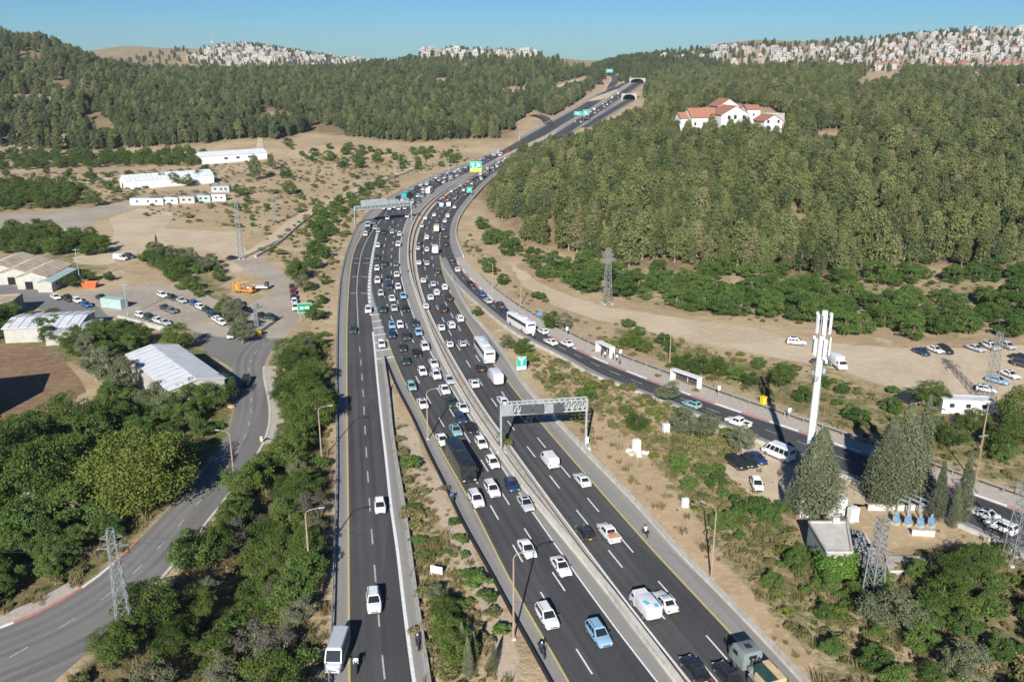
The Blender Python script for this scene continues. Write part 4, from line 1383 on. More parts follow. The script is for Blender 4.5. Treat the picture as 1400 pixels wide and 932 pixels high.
def lane_word(a, b, p, n, words):
    """Which of n lanes between edges a (left in the photo) and b a point lies in."""
    da = np.sqrt(((a[:, :2] - np.array(p[:2])) ** 2).sum(1).min())
    db = np.sqrt(((b[:, :2] - np.array(p[:2])) ** 2).sum(1).min())
    return words[min(n - 1, int(da / (da + db) * n))]


ORD = ['first', 'second', 'third', 'fourth', 'fifth', 'sixth', 'seventh', 'eighth', 'ninth', 'tenth', 'eleventh', 'twelfth']
TRAFFIC = []      # (kind, colour, point, heading, stretch phrase, lane phrase)
LW3 = ['left', 'middle', 'right']


def on_left(px, py, color, kind='sedan', z=.7, jit=0.0):
    p = RP(px, py)
    p = (p[0] * (1 - z / 65), p[1] * (1 - z / 65), p[2])
    slip = px < np.interp(py, [395, 433, 466, 932], [506, 511, 516, 560]) and py > 318
    h = tangent(SLIPREF if slip else LEFTREF, p) + math.pi + jit
    if p[1] > 355:
        st, ln = 'beyond the sign gantry', lane_word(YELL, MR, p, 5, ['outermost', 'second', 'middle', 'fourth', 'innermost'])
    elif slip:
        st, ln = 'on the far left slip road', ''
    else:
        st = 'below the dark coach' if p[1] < 120 else 'beside the planted strip' if p[1] < 190 else 'beside the striped gore' if p[1] < 250 else 'just below the far sign gantry'
        ln = lane_word(MY, MR, p, 3, LW3)
    TRAFFIC.append((kind, color, p, h, 'oncoming', st, ln))


def on_right(px, py, color, kind='sedan', z=.7):
    p = RP(px, py)
    p = (p[0] * (1 - z / 65), p[1] * (1 - z / 65), p[2])
    h = tangent(RIGHTREF, p)
    st = 'nearer than the truss gantry' if p[1] < 140 else 'between the truss gantry and the white coach' if p[1] < 196 else 'behind the white coach' if p[1] < 290 else 'on the far bend' if p[1] < 430 else 'below the green and yellow sign'
    TRAFFIC.append((kind, color, p, h, 'outbound', st, lane_word(KW, np.vstack([REDGE, FAR]), p, 3, LW3)))


def on_side(px, py, color, kind='sedan', z=.7):
    p = G(px, py, z)
    p = (p[0], p[1], 0.02)
    st = 'before the bus stops' if p[1] < 185 else 'beyond the bus stops'
    TRAFFIC.append((kind, color, p, tangent(SIDEREF, p), 'side road', st, lane_word(SLL, SLR, p, 2, ['near', 'kerb'])))


LEFT_CARS = [(503, 308, 'silver', 'van'), (502.5, 314, 'dark grey', 'suv'), (500, 320, 'white', 'hatchback'), (511, 304, 'grey', 'sedan'), (512.7, 311, 'silver', 'sedan'), (525, 317, 'black', 'suv'), (517, 315.5, 'silver', 'hatchback'), (536, 317, 'silver', 'hatchback'), (546, 320, 'white', 'hatchback'), (557, 295, 'white', 'sedan'), (530, 298, 'white', 'hatchback'), (544.3, 334, 'white', 'suv'), (516.5, 335.5, 'white', 'hatchback'), (515.5, 351, 'dark grey', 'sedan'),
    (525, 284, 'white', 'sedan'), (533, 285, 'white', 'suv'), (539.6, 282.5, 'white', 'sedan'), (545.7, 285, 'white', 'hatchback'), (554, 284, 'silver', 'sedan'), (563.8, 275.6, 'white', 'suv'), (557, 273.7, 'white', 'sedan'), (537.8, 275.6, 'white', 'hatchback'), (565.6, 281.6, 'grey', 'sedan'), (573, 275, 'grey', 'sedan'),
    (525, 360, 'dark grey', 'suv'), (541.5, 361, 'grey', 'sedan'), (515.5, 366.7, 'white', 'hatchback'), (542.4, 375, 'white', 'sedan'), (530.4, 379.7, 'dark green', 'sedan'), (516, 383.4, 'white', 'suv'), (532, 391, 'dark blue', 'sedan'), (544.3, 391.8, 'white', 'hatchback'), (520.6, 400.6, 'silver', 'hatchback'), (551, 403.9, 'light blue', 'sedan'), (536, 407.6, 'white', 'sedan'), (523.4, 422.4, 'dark green', 'suv'), (538.7, 420.6, 'silver', 'sedan'), (554.5, 421.5, 'black', 'sedan'), (503.4, 423.4, 'white', 'suv'),
    (535.7, 444.4, 'light blue', 'hatchback'), (546.9, 444, 'white', 'hatchback'), (567.3, 441.6, 'dark green', 'hatchback'), (572, 453.7, 'light blue', 'hatchback'), (535.3, 457, 'dark blue', 'hatchback'), (555.2, 459.7, 'dark grey', 'suv'), (521.4, 470, 'white', 'hatchback'), (549.7, 474.6, 'dark grey', 'sedan'), (580.8, 473.6, 'white', 'suv'), (569.6, 482, 'black', 'sedan'), (554.3, 493, 'dark green', 'hatchback'), (592.9, 496, 'white', 'sedan'), (577.5, 507.5, 'white', 'hatchback'), (596.1, 512, 'white', 'suv'),
    (562.5, 527.6, 'teal', 'hatchback'), (614, 518.4, 'silver', 'sedan'), (608, 531.8, 'white', 'sedan'), (616.4, 549, 'dark green', 'sedan'), (632.6, 556.4, 'white', 'sedan'), (577.8, 551, 'white', 'sedan'), (629.8, 571.3, 'dark blue', 'hatchback'), (623, 587, 'teal', 'sedan'), (644, 584, 'black', 'sedan'),
    (604.6, 600.2, 'white', 'sedan'), (658, 605, 'white', 'hatchback'), (673.7, 631.3, 'white', 'hatchback'), (672.8, 668.5, 'white', 'suv'), (651, 682, 'white', 'suv'), (699.4, 662.4, 'dark blue', 'hatchback'), (718.5, 687, 'silver', 'sedan'), (720.5, 749, 'white', 'sedan'), (767, 773, 'white', 'sedan'), (748, 842, 'white', 'suv'), (818.5, 866, 'light blue', 'suv'),
    (519.5, 691, 'white', 'hatchback'), (511, 821, 'white', 'suv'), (482.5, 450, 'dark green', 'sedan')]
for c in LEFT_CARS:
    on_left(*c)
on_left(629.5, 629, 'black', 'coach', 1.6)
on_left(556, 266, 'green', 'city_bus', 1.6)
on_left(587, 260, 'white', 'small_bus', 1.5)
RIGHT_CARS = [(572.6, 358.8, 'white', 'hatchback'), (583.7, 359.3, 'silver', 'sedan'), (597.7, 370.4, 'dark grey', 'sedan'), (578.6, 383, 'white', 'hatchback'), (592, 387.6, 'silver', 'sedan'), (588.4, 405.7, 'white', 'sedan'), (596.7, 399.5, 'white', 'suv'), (581.8, 418, 'white', 'hatchback'), (603, 446.7, 'white', 'sedan'), (617, 444, 'white', 'suv'), (614, 469.5, 'white', 'hatchback'), (628.6, 435, 'white', 'suv'), (631.8, 468.8, 'silver', 'hatchback'), (648, 523, 'white', 'sedan'), (686.7, 546.5, 'white', 'hatchback'), (656.4, 501.5, 'black', 'hatchback'),
    (796, 655, 'white', 'sedan'), (800, 727, 'black', 'hatchback'), (909, 821, 'white', 'sedan'), (950, 913, 'black', 'sedan'), (996, 921, 'black', 'sedan'),
    (581.8, 298, 'white', 'hatchback'), (594, 293.7, 'white', 'hatchback'), (577, 308.6, 'silver', 'hatchback'), (612.5, 295, 'white', 'suv'), (608.7, 302, 'silver', 'suv'), (606.4, 312.3, 'grey', 'sedan'), (583.7, 324.4, 'white', 'suv'), (609.7, 322.5, 'black', 'suv'), (572.5, 331, 'dark grey', 'hatchback'), (571.6, 339, 'silver', 'hatchback'), (583.7, 341, 'silver', 'suv'), (609.3, 333, 'black', 'hatchback'), (617.6, 354, 'dark grey', 'sedan'), (625.5, 368, 'white', 'sedan'), (607.8, 392.3, 'white', 'suv'), (613.9, 406.7, 'black', 'suv'), (606, 422, 'black', 'suv')]
for c in RIGHT_CARS:
    on_right(*c)
on_right(662, 478, 'white', 'coach', 1.6)
on_right(677, 515, 'white', 'box_truck', 1.2)
on_right(751, 627, 'white', 'van', 1.0)
on_right(832, 727, 'white', 'pickup', .8)
on_right(882, 824, 'white', 'marked_truck', 1.3)
on_right(597, 312, 'cream', 'box_truck', 1.3)
on_right(595, 341, 'white', 'box_truck', 1.3)
for c in [(642.6, 387, 'black', 'sedan'), (658.4, 401.6, 'blue', 'hatchback'), (666.8, 410.4, 'silver', 'sedan'), (683, 417, 'dark grey', 'suv'), (690, 425, 'dark blue', 'sedan'), (742, 452, 'white', 'hatchback'), (753, 466.6, 'white', 'sedan'), (774.5, 468.5, 'white', 'sedan'), (946, 552, 'teal', 'hatchback'), (1009, 577, 'white', 'pickup'), (1345, 701, 'white', 'sedan'), (1369, 719, 'white', 'suv')]:
    on_side(*c)
on_side(712, 441, 'white', 'coach', 1.6)
# the packed bend further off: cars read lane by lane, spacing as dense as in the photo
_palette = ['white'] * 9 + ['silver'] * 4 + ['grey'] * 3 + ['dark grey'] * 3 + ['black'] * 3 + ['dark blue', 'light blue', 'red']
_r2 = random.Random(5)
_kinds = ['sedan', 'hatchback', 'suv', 'sedan', 'hatchback', 'van']
_taken = [(t[2][0], t[2][1], 8 if t[0] in ('coach', 'city_bus', 'small_bus', 'box_truck') else 6) for t in TRAFFIC]


def fill(line, y0, y1, gap, side):
    L = line[(line[:, 1] > y0) & (line[:, 1] < y1)]
    s = np.concatenate([[0], np.cumsum(np.linalg.norm(np.diff(L, axis=0), axis=1))])
    t = _r2.uniform(0, gap)
    while t < s[-1]:
        p = tuple(float(np.interp(t, s, L[:, k])) for k in range(3))
        if all(abs(p[0] - a) > 2.2 or abs(p[1] - b) > r for a, b, r in _taken):
            _taken.append((p[0], p[1], 6))
            h = tangent(LEFTREF if side == 'oncoming' else RIGHTREF if p[1] < 690 else FARREF, p)
            far = p[1] > 700
            if side == 'oncoming':
                st, ln = 'beyond the sign gantry', lane_word(YELL, MR, p, 5, ['outermost', 'second', 'middle', 'fourth', 'innermost'])
                h += math.pi
            else:
                st = 'in the tunnel queue' if far else 'on the far bend' if p[1] < 430 else 'below the green and yellow sign'
                ln = lane_word(KW, np.vstack([REDGE, FAR]), p, 3, LW3)
            TRAFFIC.append((_r2.choice(_kinds), _r2.choice(_palette), p, h, side, st, ln))
        t += gap * _r2.uniform(.75, 1.6)


for f in (.1, .3, .5, .7, .9):
    fill(between(YF, MF, f), 395, 640, 13.5, 'oncoming')
_KN, _FN = KW[(KW[:, 1] > 360)], FAR[FAR[:, 1] > 360]
for f in (.17, .5, .83):
    fill(between(_KN, _FN, f), 400, 620, 17, 'outbound')
fill(between(FAR[FAR[:, 1] < 560], FARX[FARX[:, 1] < 560], .5), 380, 540, 26, 'outbound')
for f in (.25, .72):
    fill(between(FRL, FRR, f), 790, 1060, 19, 'outbound')

_count = {}
TRAFFIC.sort(key=lambda t: t[2][1])
for kind, color, p, h, side, st, ln in TRAFFIC:
    key = (kind, color, side, st, ln)
    _count.setdefault(key, []).append(0)
_seen = {}
for kind, color, p, h, side, st, ln in TRAFFIC:
    key = (kind, color, side, st, ln)
    k = _seen[key] = _seen.get(key, -1) + 1
    road = 'oncoming carriageway' if side == 'oncoming' else 'outbound carriageway' if side == 'outbound' else 'joining side road'
    first = (ORD[k] + ' ') if len(_count[key]) > 1 and k < len(ORD) else ''
    if 'slip road' in st:
        lab = f'{first}{color} {WORD[kind]} {st}'
        if len(lab.split()) < 5:
            lab += ', facing the camera'
    else:
        lab = f'{first}{color} {WORD[kind].replace(" with blue marks", "")}, {ln} lane, {road} {st}'
    grp = {'oncoming': 'traffic on the oncoming carriageway', 'outbound': 'traffic on the outbound carriageway', 'side road': 'traffic on the joining side road'}[side]
    v = vehicle(kind, color, (p[0], p[1], p[2] + .03), h, lab, grp, detail=p[1] < 235)
    if kind == 'pickup' and side == 'outbound':
        tag(obj('timber_load', MB().box((-1.78, 0, 1.16), (1.35, 1.2, .22), 'crate_wood').box((-1.5, .2, 1.34), (.7, .35, .14), 'orange_red').mesh('timber_load'), None, (p[0], p[1], p[2] + .03), h), 'heap of brown boards lying in the bed of the white pickup', 'timber')

# ------------------------------------------------------------------ parked vehicles
def parked(px, py, color, kind, d, label, group, z=.7, detail=None):
    p = T(px, py)
    p = (p[0] * (1 - z / 65), p[1] * (1 - z / 65), p[2] + .02)
    a, b = G(px, py), G(px + d[0], py + d[1])
    h = math.atan2(b[1] - a[1], b[0] - a[0])
    return vehicle(kind, color, p, h, label, group, p[1] < 215 if detail is None else detail)


_lotg, _dirtg, _clearg = 'cars parked in the village yard', 'cars parked on the dirt road', 'vehicles parked in the clearing below the cypresses'
for c in [(76, 405.5, 'white', 'sedan', (10, 5), 'white sedan first of the row beside the village street'), (94, 408, 'black', 'suv', (10, 5), 'black SUV between two white cars beside the village street'), (105.5, 410, 'white', 'hatchback', (10, 5), 'white hatchback next to the black SUV by the village street'), (139, 406, 'black', 'sedan', (10, 3), 'black sedan behind the pale green container in the yard'), (118, 416, 'blue', 'hatchback', (10, 4), 'blue hatchback beside the pale green container'),
    (222, 403, 'white', 'suv', (12, 6), 'white SUV first in the slanted row below the hedge'), (236, 406, 'black', 'sedan', (12, 6), 'black sedan second in the slanted row below the hedge'), (248, 410, 'silver', 'sedan', (12, 6), 'silver sedan third in the slanted row below the hedge'), (266, 414, 'blue', 'hatchback', (12, 6), 'blue hatchback in the slanted row below the hedge'), (274, 419, 'white', 'hatchback', (12, 6), 'white hatchback in the slanted row between blue and dark cars'), (283, 423, 'dark green', 'sedan', (12, 6), 'dark green sedan in the slanted row below the hedge'), (292, 431, 'dark grey', 'suv', (12, 6), 'dark grey SUV near the end of the slanted row'), (297, 436, 'white', 'sedan', (12, 6), 'white sedan last but one of the slanted row'), (303, 440, 'white', 'hatchback', (12, 6), 'white hatchback last of the slanted row by the trees'),
    (226, 420, 'dark grey', 'sedan', (12, 5), 'dark grey sedan alone in the middle of the yard, rear of two'), (235, 424, 'grey', 'hatchback', (12, 5), 'grey hatchback alone in the middle of the yard, front of two'), (192, 430, 'white', 'hatchback', (12, 5), 'white hatchback by the pink wall under the yard'), (205, 434, 'dark green', 'suv', (12, 5), 'dark green SUV by the pink wall under the yard'), (216, 437, 'white', 'sedan', (12, 5), 'white sedan by the pink wall beside a dark green SUV'), (225, 440, 'silver', 'sedan', (12, 5), 'silver sedan half behind the round tree in the yard'),
    (317.5, 352, 'black', 'sedan', (10, -2), 'black sedan driving on the pale dirt yard near the lattice mast'), (165, 353, 'white', 'van', (10, 1), 'white van parked beside the small round tree'), (177, 350, 'dark grey', 'suv', (10, 1), 'dark grey SUV parked behind the white van'), (399.5, 392, 'dark grey', 'sedan', (1, 10), 'dark grey sedan at the head of the roadside line'), (400.5, 399, 'maroon', 'hatchback', (1, 10), 'maroon hatchback in the roadside line'), (401.5, 405.5, 'dark green', 'sedan', (1, 10), 'dark green sedan in the roadside line behind the maroon one'), (402.5, 412, 'white', 'hatchback', (1, 10), 'white hatchback in the roadside line beside the green sign'), (403.5, 420, 'white', 'suv', (1, 10), 'white SUV at the tail of the roadside line'),
    (327, 415, 'dark blue', 'suv', (10, 8), 'dark blue SUV in the shade of the hedge beside the road bend'), (334, 421, 'dark grey', 'sedan', (10, 8), 'dark grey sedan in the shade of the hedge beside the road bend'), (358, 431, 'black', 'sedan', (12, 3), 'black sedan by the lattice pole at the road bend'), (371, 433, 'dark green', 'hatchback', (12, 3), 'dark green hatchback by the lattice pole at the road bend'), (314, 458, 'white', 'hatchback', (3, 10), 'white hatchback parked at the mouth of the yard'), (336, 521, 'black', 'suv', (-4, 10), 'black SUV leaving the yard beside the white-roofed shed')]:
    parked(*c[:5], c[5], _lotg)
for c in [(1089, 467, 'white', 'suv', (14, 1), 'white SUV on the dirt road left of the antenna mast'), (1123, 494, 'dark grey', 'sedan', (14, 2), 'dark grey sedan behind the antenna mast'), (1260, 480, 'dark blue', 'sedan', (12, 5), 'dark blue sedan first of three beside the round bush'), (1279, 477, 'white', 'sedan', (12, 5), 'white sedan between two dark cars at the round bush'), (1292, 478, 'black', 'suv', (12, 5), 'black SUV right of the white sedan at the round bush'), (1334, 475, 'silver', 'sedan', (12, 4), 'silver sedan at the edge of the dirt road under a bush'), (1355, 473, 'white', 'suv', (12, 5), 'white SUV on the dirt road behind the lattice pylon'), (1378, 472, 'silver', 'hatchback', (12, 5), 'silver hatchback right of the pylon top'), (1396, 488, 'black', 'sedan', (12, 3), 'black sedan at the right edge of the dirt road, rear of two'), (1399, 497, 'dark grey', 'suv', (12, 3), 'dark grey SUV at the right edge of the dirt road, front of two'), (1381, 511, 'white', 'sedan', (12, 5), 'white sedan standing free right of the lattice pylon'), (1364, 519, 'light blue', 'sedan', (12, 3), 'pale blue sedan directly behind the lattice pylon'), (1349, 531, 'white', 'hatchback', (12, 2), 'white hatchback at the foot of the lattice pylon'), (1242, 546, 'black', 'suv', (12, 4), 'black SUV half hidden by the bush above the cypresses')]:
    parked(*c[:5], c[5], _dirtg)
parked(1144, 494, 'white', 'box_truck', (6, 4), 'small white truck on the dirt road right of the antenna mast', _dirtg, 1.2)
for c in [(1007.5, 632, 'black', 'suv', (12, 8), 'black SUV first of the dark row in the clearing'), (1023, 630, 'black', 'hatchback', (12, 8), 'black hatchback in the middle of the dark row in the clearing'), (1035, 625, 'dark blue', 'sedan', (12, 8), 'dark blue sedan beside the white minibus'), (1035, 661, 'white', 'hatchback', (4, 10), 'white hatchback alone in the clearing')]:
    parked(*c[:5], c[5], _clearg)
parked(1064, 616, 'white', 'minibus', (-12, -5), 'white minibus with dark side windows beside the cypress shadow', _clearg, 1.2)
vehicle('minibus', 'silver', (*G(461, 891, 1.0)[:2], .03), -math.pi / 2 - .02, 'silver minibus stopped on the hard shoulder of the slip road', None)

# military transporter at the bottom right corner
def transporter():
    p0 = G(1020, 897, 1.6)
    r = thing('army_truck', 'grey army truck with a tan canvas load on the outbound hard shoulder', 'truck', (p0[0], p0[1], .03), tangent(RIGHTREF, p0))
    c = MB()
    c.loft([[(x, y, z) for y, z in ((w, .9), (w, zt - .4), (w * .82, zt))] + [(x, -y, z) for y, z in ((w * .82, zt), (w, zt - .4), (w, .9))] for x, w, zt in ((-1.25, 1.2, 3.05), (.75, 1.22, 3.1), (1.25, 1.2, 2.75), (1.6, 1.16, 2.2))], 'truck_grey')
    cab = c.build('cab', r, smooth=True)
    MB().add([(1.27, -.95, 2.72), (1.27, .95, 2.72), (1.58, .98, 2.22), (1.58, -.98, 2.22)], [(0, 1, 2, 3)], 'car_glass').build('windscreen', cab, (.02, 0, .02))
    for s in (1, -1):
        MB().box((.35, s * 1.215, 2.25), (.9, .02, .55), 'car_glass').build('side_window', cab)
        MB().box((1.3, s * 1.42, 2.3), (.1, .2, .5), 'black_plastic').build('mirror', cab)
    MB().box((-.2, 0, 3.12), (.7, .7, .08), 'black_plastic').build('roof_hatch', cab)
    MB().box((-1.262, 0, 2.4), (.02, 1.0, .4), 'car_glass').build('rear_window', cab)
    MB().box((-3.4, 0, .95), (8.6, 1.0, .3), 'truck_grey').build('chassis', r)
    bed = MB().box((-5.2, 0, 1.25), (5.9, 2.45, .16), 'steel_dull')
    bed.build('load_bed', r)
    MB().box((-4.5, .95, 1.75), (2.6, .22, .75), 'canvas_tan').build('side_board', r)
    for x in (.35, -2.6, -4.0, -5.4):
        for s in (1, -1):
            MB().merge(wheel_mb(.56, .36), Matrix.Translation((x, s * 1.0, .56))).build('wheel', r, smooth=True)
    for k in range(3):
        MB().tube((-1.75 - .05 * k, -.5 + .5 * k, 1.3), (-1.75 - .05 * k, -.5 + .5 * k, 2.5), .12, .12, 'steel_dark', 8).build('exhaust_stack', r)
    MB().box((-2.05, .55, 1.55), (.5, .8, .5), 'steel_dull').build('tool_box', r)
    a = tangent(RIGHTREF, p0)
    loc = (p0[0], p0[1], .03)
    cr = MB().box((-4.2, -.1, 2.05), (3.0, 1.75, 1.42), 'truck_green').box((-4.2, -.62, 2.79), (3.2, .85, .10), 'canvas_tan').box((-5.76, -.1, 2.05), (.12, 1.9, 1.5), 'canvas_tan')
    tag(cr.build('canvas_load', None, loc, a), 'dark green crate under a tan canvas strip on the army truck', 'cargo')
    tag(MB().box((-6.6, -.45, 1.9), (1.2, 1.1, 1.1), 'canvas_tan', 0, .9).build('tan_crate', None, loc, a), 'tan crate behind the dark green crate on the army truck', 'cargo')


transporter()


def rider(px, py, ref, flip, color, shirt, label, plabel):
    p = G(px, py, .8)
    h = tangent(ref, p) + (math.pi if flip else 0)
    vehicle('motorcycle', color, (p[0], p[1], .03), h, label, 'motorcycles in the traffic')
    mb = MB()
    person_mb(mb, (-.22, 0, .06), 0, True, shirt, 'cloth_dark', 'black_plastic' if shirt != 'cloth_dark' else 'white_paint')
    tag(obj('person', mb.mesh('person', True), None, (p[0], p[1], .03), h), plabel, 'person')


rider(882, 725, RIGHTREF, False, 'black', 'cloth_white', 'black motorcycle on the hard shoulder beside the white pickup', 'person in a white shirt riding on the outbound hard shoulder')
rider(741, 887, LEFTREF, True, 'black', 'cloth_dark', 'black motorcycle on the near left shoulder below the white SUV', 'person in dark clothes riding on the near left shoulder')
rider(618, 680, LEFTREF, True, 'light blue', 'cloth_blue', 'pale blue motorcycle on the shoulder beside the planted strip', 'person in blue riding beside the planted strip')
rider(486.5, 907, SLIPREF, True, 'red', 'cloth_white', 'red motorcycle passing the stopped silver minibus', 'person in a white shirt riding past the silver minibus')
rider(571, 876, SLIPREF, True, 'black', 'cloth_dark', 'black motorcycle on the right shoulder of the slip road', 'person in dark clothes riding along the slip road wall')
rider(728.5, 459, SIDEREF, False, 'white', 'cloth_white', 'white motorcycle behind the coach on the side road', 'person in white riding behind the coach')
# ------------------------------------------------------------------ trees and bushes
def leaf_cloud(r, clumps, per, size, flat=.6, up=0.25, spread=.9):
    """Many leaf-sprig faces over a set of clumps (x, y, z, rx, ry, rz)."""
    V, tint = [], []
    for (cx, cy, cz, rx, ry, rz) in clumps:
        n = per
        d = r.normal(size=(n, 3))
        d /= np.linalg.norm(d, axis=1)[:, None]
        d[:, 2] = np.where(d[:, 2] < -.35, -d[:, 2] * .6, d[:, 2])
        rad = 1 - np.abs(r.normal(size=(n, 1))) * .22
        rad = np.clip(rad + (r.random((n, 1)) < .12) * .22, .3, 1.3)
        c = np.array([cx, cy, cz]) + d * rad * np.array([rx, ry, rz])
        nr = d * spread + r.normal(size=(n, 3)) * .75 + np.array([0, 0, up])
        nr /= np.linalg.norm(nr, axis=1)[:, None]
        t = np.cross(nr, r.normal(size=(n, 3)))
        t /= np.linalg.norm(t, axis=1)[:, None]
        b = np.cross(nr, t)
        s = size * r.uniform(.65, 1.35, (n, 1))
        q = np.stack([c - t * s, c - b * s * flat, c + t * s, c + b * s * flat], 1)
        V.append(q.reshape(-1, 3))
        ct = r.uniform(.1, .9)
        tint.append(np.clip(ct + r.normal(size=n) * .22, 0, 1))
    V = np.concatenate(V)
    F = np.arange(len(V)).reshape(-1, 4)
    return V, F, np.concatenate(tint)


def leaf_mesh(name, V, F, tint, mat):
    return np_mesh(name, V, F, [mat], attr=[('tint', 'FACE', tint)])


def trunk_mesh(r, h, rad, limbs, lean=.04, mat='bark', tips=None):
    mb = MB()
    top = (r.normal() * lean * h, r.normal() * lean * h, h)
    pts = [(0, 0, -.4), (top[0] * .3, top[1] * .25, h * .35), (top[0] * .7, top[1] * .8, h * .7), top]
    rr = [rad * 1.25, rad, rad * .7, rad * .25]
    for i in range(3):
        mb.tube(pts[i], pts[i + 1], rr[i], rr[i + 1], mat, 7, cap=i == 2)
    for k in range(limbs):
        t = r.uniform(.45, .95)
        z = h * t
        b = (top[0] * t, top[1] * t, z)
        if tips is not None and k < len(tips):
            e = tips[k]
        else:
            a = r.uniform(0, 6.28)
            L = h * .28
            e = (b[0] + math.cos(a) * L, b[1] + math.sin(a) * L, z + L * .5)
        mb.tube(b, e, rad * .38, rad * .1, mat, 5, cap=False)
    return mb.mesh('trunk', True)


def pine(r, H, mat, n=22, per=115, wide=.30, bare=.20, size=.026):
    cl = []
    for k in range(n):
        t = (k + .5) / n
        z = H * (bare + (1 - bare) * t * .93)
        R = H * wide * (math.sin(math.pi * min(1, .26 + t * .74)) ** .75)
        a = k * 2.4 + r.uniform(-.5, .5)
        q = R * r.uniform(.35, .85)
        s = H * r.uniform(.085, .15)
        cl.append((math.cos(a) * q, math.sin(a) * q, z, s, s, s * r.uniform(.9, 1.6)))
    V, F, t = leaf_cloud(r, cl, per, H * size, .55)
    return leaf_mesh('crown', V, F, t, mat), trunk_mesh(r, H * .85, H * .018, 7, .05, 'bark_pale', [(c[0] * .8, c[1] * .8, c[2]) for c in cl[2:12]])


def broad(r, H, R, mat, n=30, per=70, size=.20, low=.18, bark='bark'):
    cl = []
    for k in range(n):
        d = r.normal(size=3)
        d /= np.linalg.norm(d)
        d[2] = d[2] if d[2] > -.1 else d[2] * (.85 if low < .1 else .55)
        q = r.uniform(.5, .9) if k % 3 else r.uniform(.75, .98)
        zc = H * (low + (1 - low) * .42)
        s = R * r.uniform(.22, .36)
        cl.append((d[0] * R * q, d[1] * R * q, zc + d[2] * ((H - zc) if d[2] > 0 else zc) * q, s, s, s * .85))
    V, F, t = leaf_cloud(r, cl, per, size, .65)
    V[:, 2] = np.maximum(V[:, 2], .02)
    return leaf_mesh('crown', V, F, t, mat), trunk_mesh(r, H * .7, .06 * R + .06, 8, .05, bark, [(c[0] * .6, c[1] * .6, c[2] * .85) for c in cl[:8]])


def cypress(r, H, R, mat, n=46, per=60, size=.16):
    cl = []
    for k in range(n):
        t = (k + .5) / n
        rr = R * (min(1, .55 + t * 2.2) * (1 - max(0, t - .22) / .78) ** .75 + .05)
        a = k * 2.4
        q = rr * r.uniform(.35, .75)
        s = max(.18, rr * r.uniform(.34, .5))
        cl.append((math.cos(a) * q, math.sin(a) * q, H * (.04 + .93 * t), s, s, s * 2.1))
    V, F, t = leaf_cloud(r, cl, per, size, .38, up=.5)
    return leaf_mesh('crown', V, F, t, mat), trunk_mesh(r, H * .9, .16, 0, .01, 'bark')


def bush_mesh(r, R, H, mat, n=14, per=70, size=.16):
    cl = []
    for k in range(n):
        a, q = r.uniform(0, 6.28), R * math.sqrt(r.uniform(0, .62))
        s = R * r.uniform(.28, .42)
        z = H * (.35 + .45 * (1 - (q / R) ** 2)) * r.uniform(.8, 1.1)
        cl.append((math.cos(a) * q, math.sin(a) * q, z, s, s, min(s * .85, z)))
    V, F, t = leaf_cloud(r, cl, per, size, .65)
    V[:, 2] = np.maximum(V[:, 2], .01)
    return leaf_mesh('foliage', V, F, t, mat)


VARI = {}
for k in range(6):
    VARI.setdefault('pine', []).append(pine(nrng, 10, 'pine_leaf', n=20 + 2 * k, wide=.20 + .036 * (k % 4), bare=.12 + .05 * (k % 2)))
for k in range(4):
    VARI.setdefault('dark_pine', []).append(pine(nrng, 10, 'pine_dark', n=20 + k, wide=.19 + .032 * k, bare=.12))
for k in range(3):
    VARI.setdefault('oak', []).append(broad(nrng, 5, 3.0, 'bush_leaf', n=42, per=130, size=.14, low=.0))
for k in range(3):
    VARI.setdefault('broadleaf', []).append(broad(nrng, 8, 4.2, 'broad_leaf', n=60, per=170, size=.135, low=.08))
for k in range(2):
    VARI.setdefault('walnut', []).append(broad(nrng, 11, 8, 'lime_leaf', n=150, per=190, size=.19, low=.04))
for k in range(2):
    VARI.setdefault('olive', []).append(broad(nrng, 6, 3.2, 'olive_leaf', n=40, per=150, size=.115))
for k in range(2):
    VARI.setdefault('eucalyptus', []).append(broad(nrng, 11, 3.6, 'olive_leaf', n=64, per=150, size=.15, low=.12, bark='bark_pale'))
VARI['cypress'] = [cypress(nrng, 14, 1.9, 'cypress_leaf', n=90, per=120, size=.14)]
VARI['wide_cypress'] = [cypress(nrng, 14, 3.3, 'cypress_leaf', n=170, per=150, size=.17), cypress(nrng, 13, 3.2, 'cypress_leaf', n=160, per=150, size=.17)]
BUSH = {'green': [bush_mesh(nrng, 1.6, 1.6, 'bush_leaf') for _ in range(3)], 'lime': [bush_mesh(nrng, 1.6, 1.5, 'lime_leaf') for _ in range(2)], 'dry': [bush_mesh(nrng, 1.5, 1.0, 'dry_leaf', 10, 60) for _ in range(2)], 'scrub': [bush_mesh(nrng, 1.5, 1.1, 'scrub_leaf', 11, 60) for _ in range(3)], 'grey': [bush_mesh(nrng, 1.8, 1.7, 'olive_leaf') for _ in range(2)]}
VARI['dead'] = [broad(nrng, 5, 3.2, 'dead_leaf', n=34, per=110, size=.12, low=.05, bark='bark_pale') for _ in range(2)]
VARI['shrub'] = VARI['scrub_oak'] = VARI['oak']
VARI['thicket'] = VARI['broadleaf']
VARI['orchard'] = VARI['broadleaf']
VARI['belt'] = VARI['broadleaf']
TNAME = {'dead': 'withered_shrub', 'shrub': 'evergreen_shrub', 'scrub_oak': 'scrub_shrub', 'thicket': 'thicket_tree', 'orchard': 'orchard_tree', 'belt': 'belt_tree', 'pine': 'pine_tree', 'dark_pine': 'pine_tree', 'oak': 'oak_shrub', 'broadleaf': 'broadleaf_tree', 'walnut': 'broadleaf_tree', 'olive': 'olive_tree', 'eucalyptus': 'eucalyptus_tree', 'cypress': 'cypress_tree', 'wide_cypress': 'cypress_tree'}
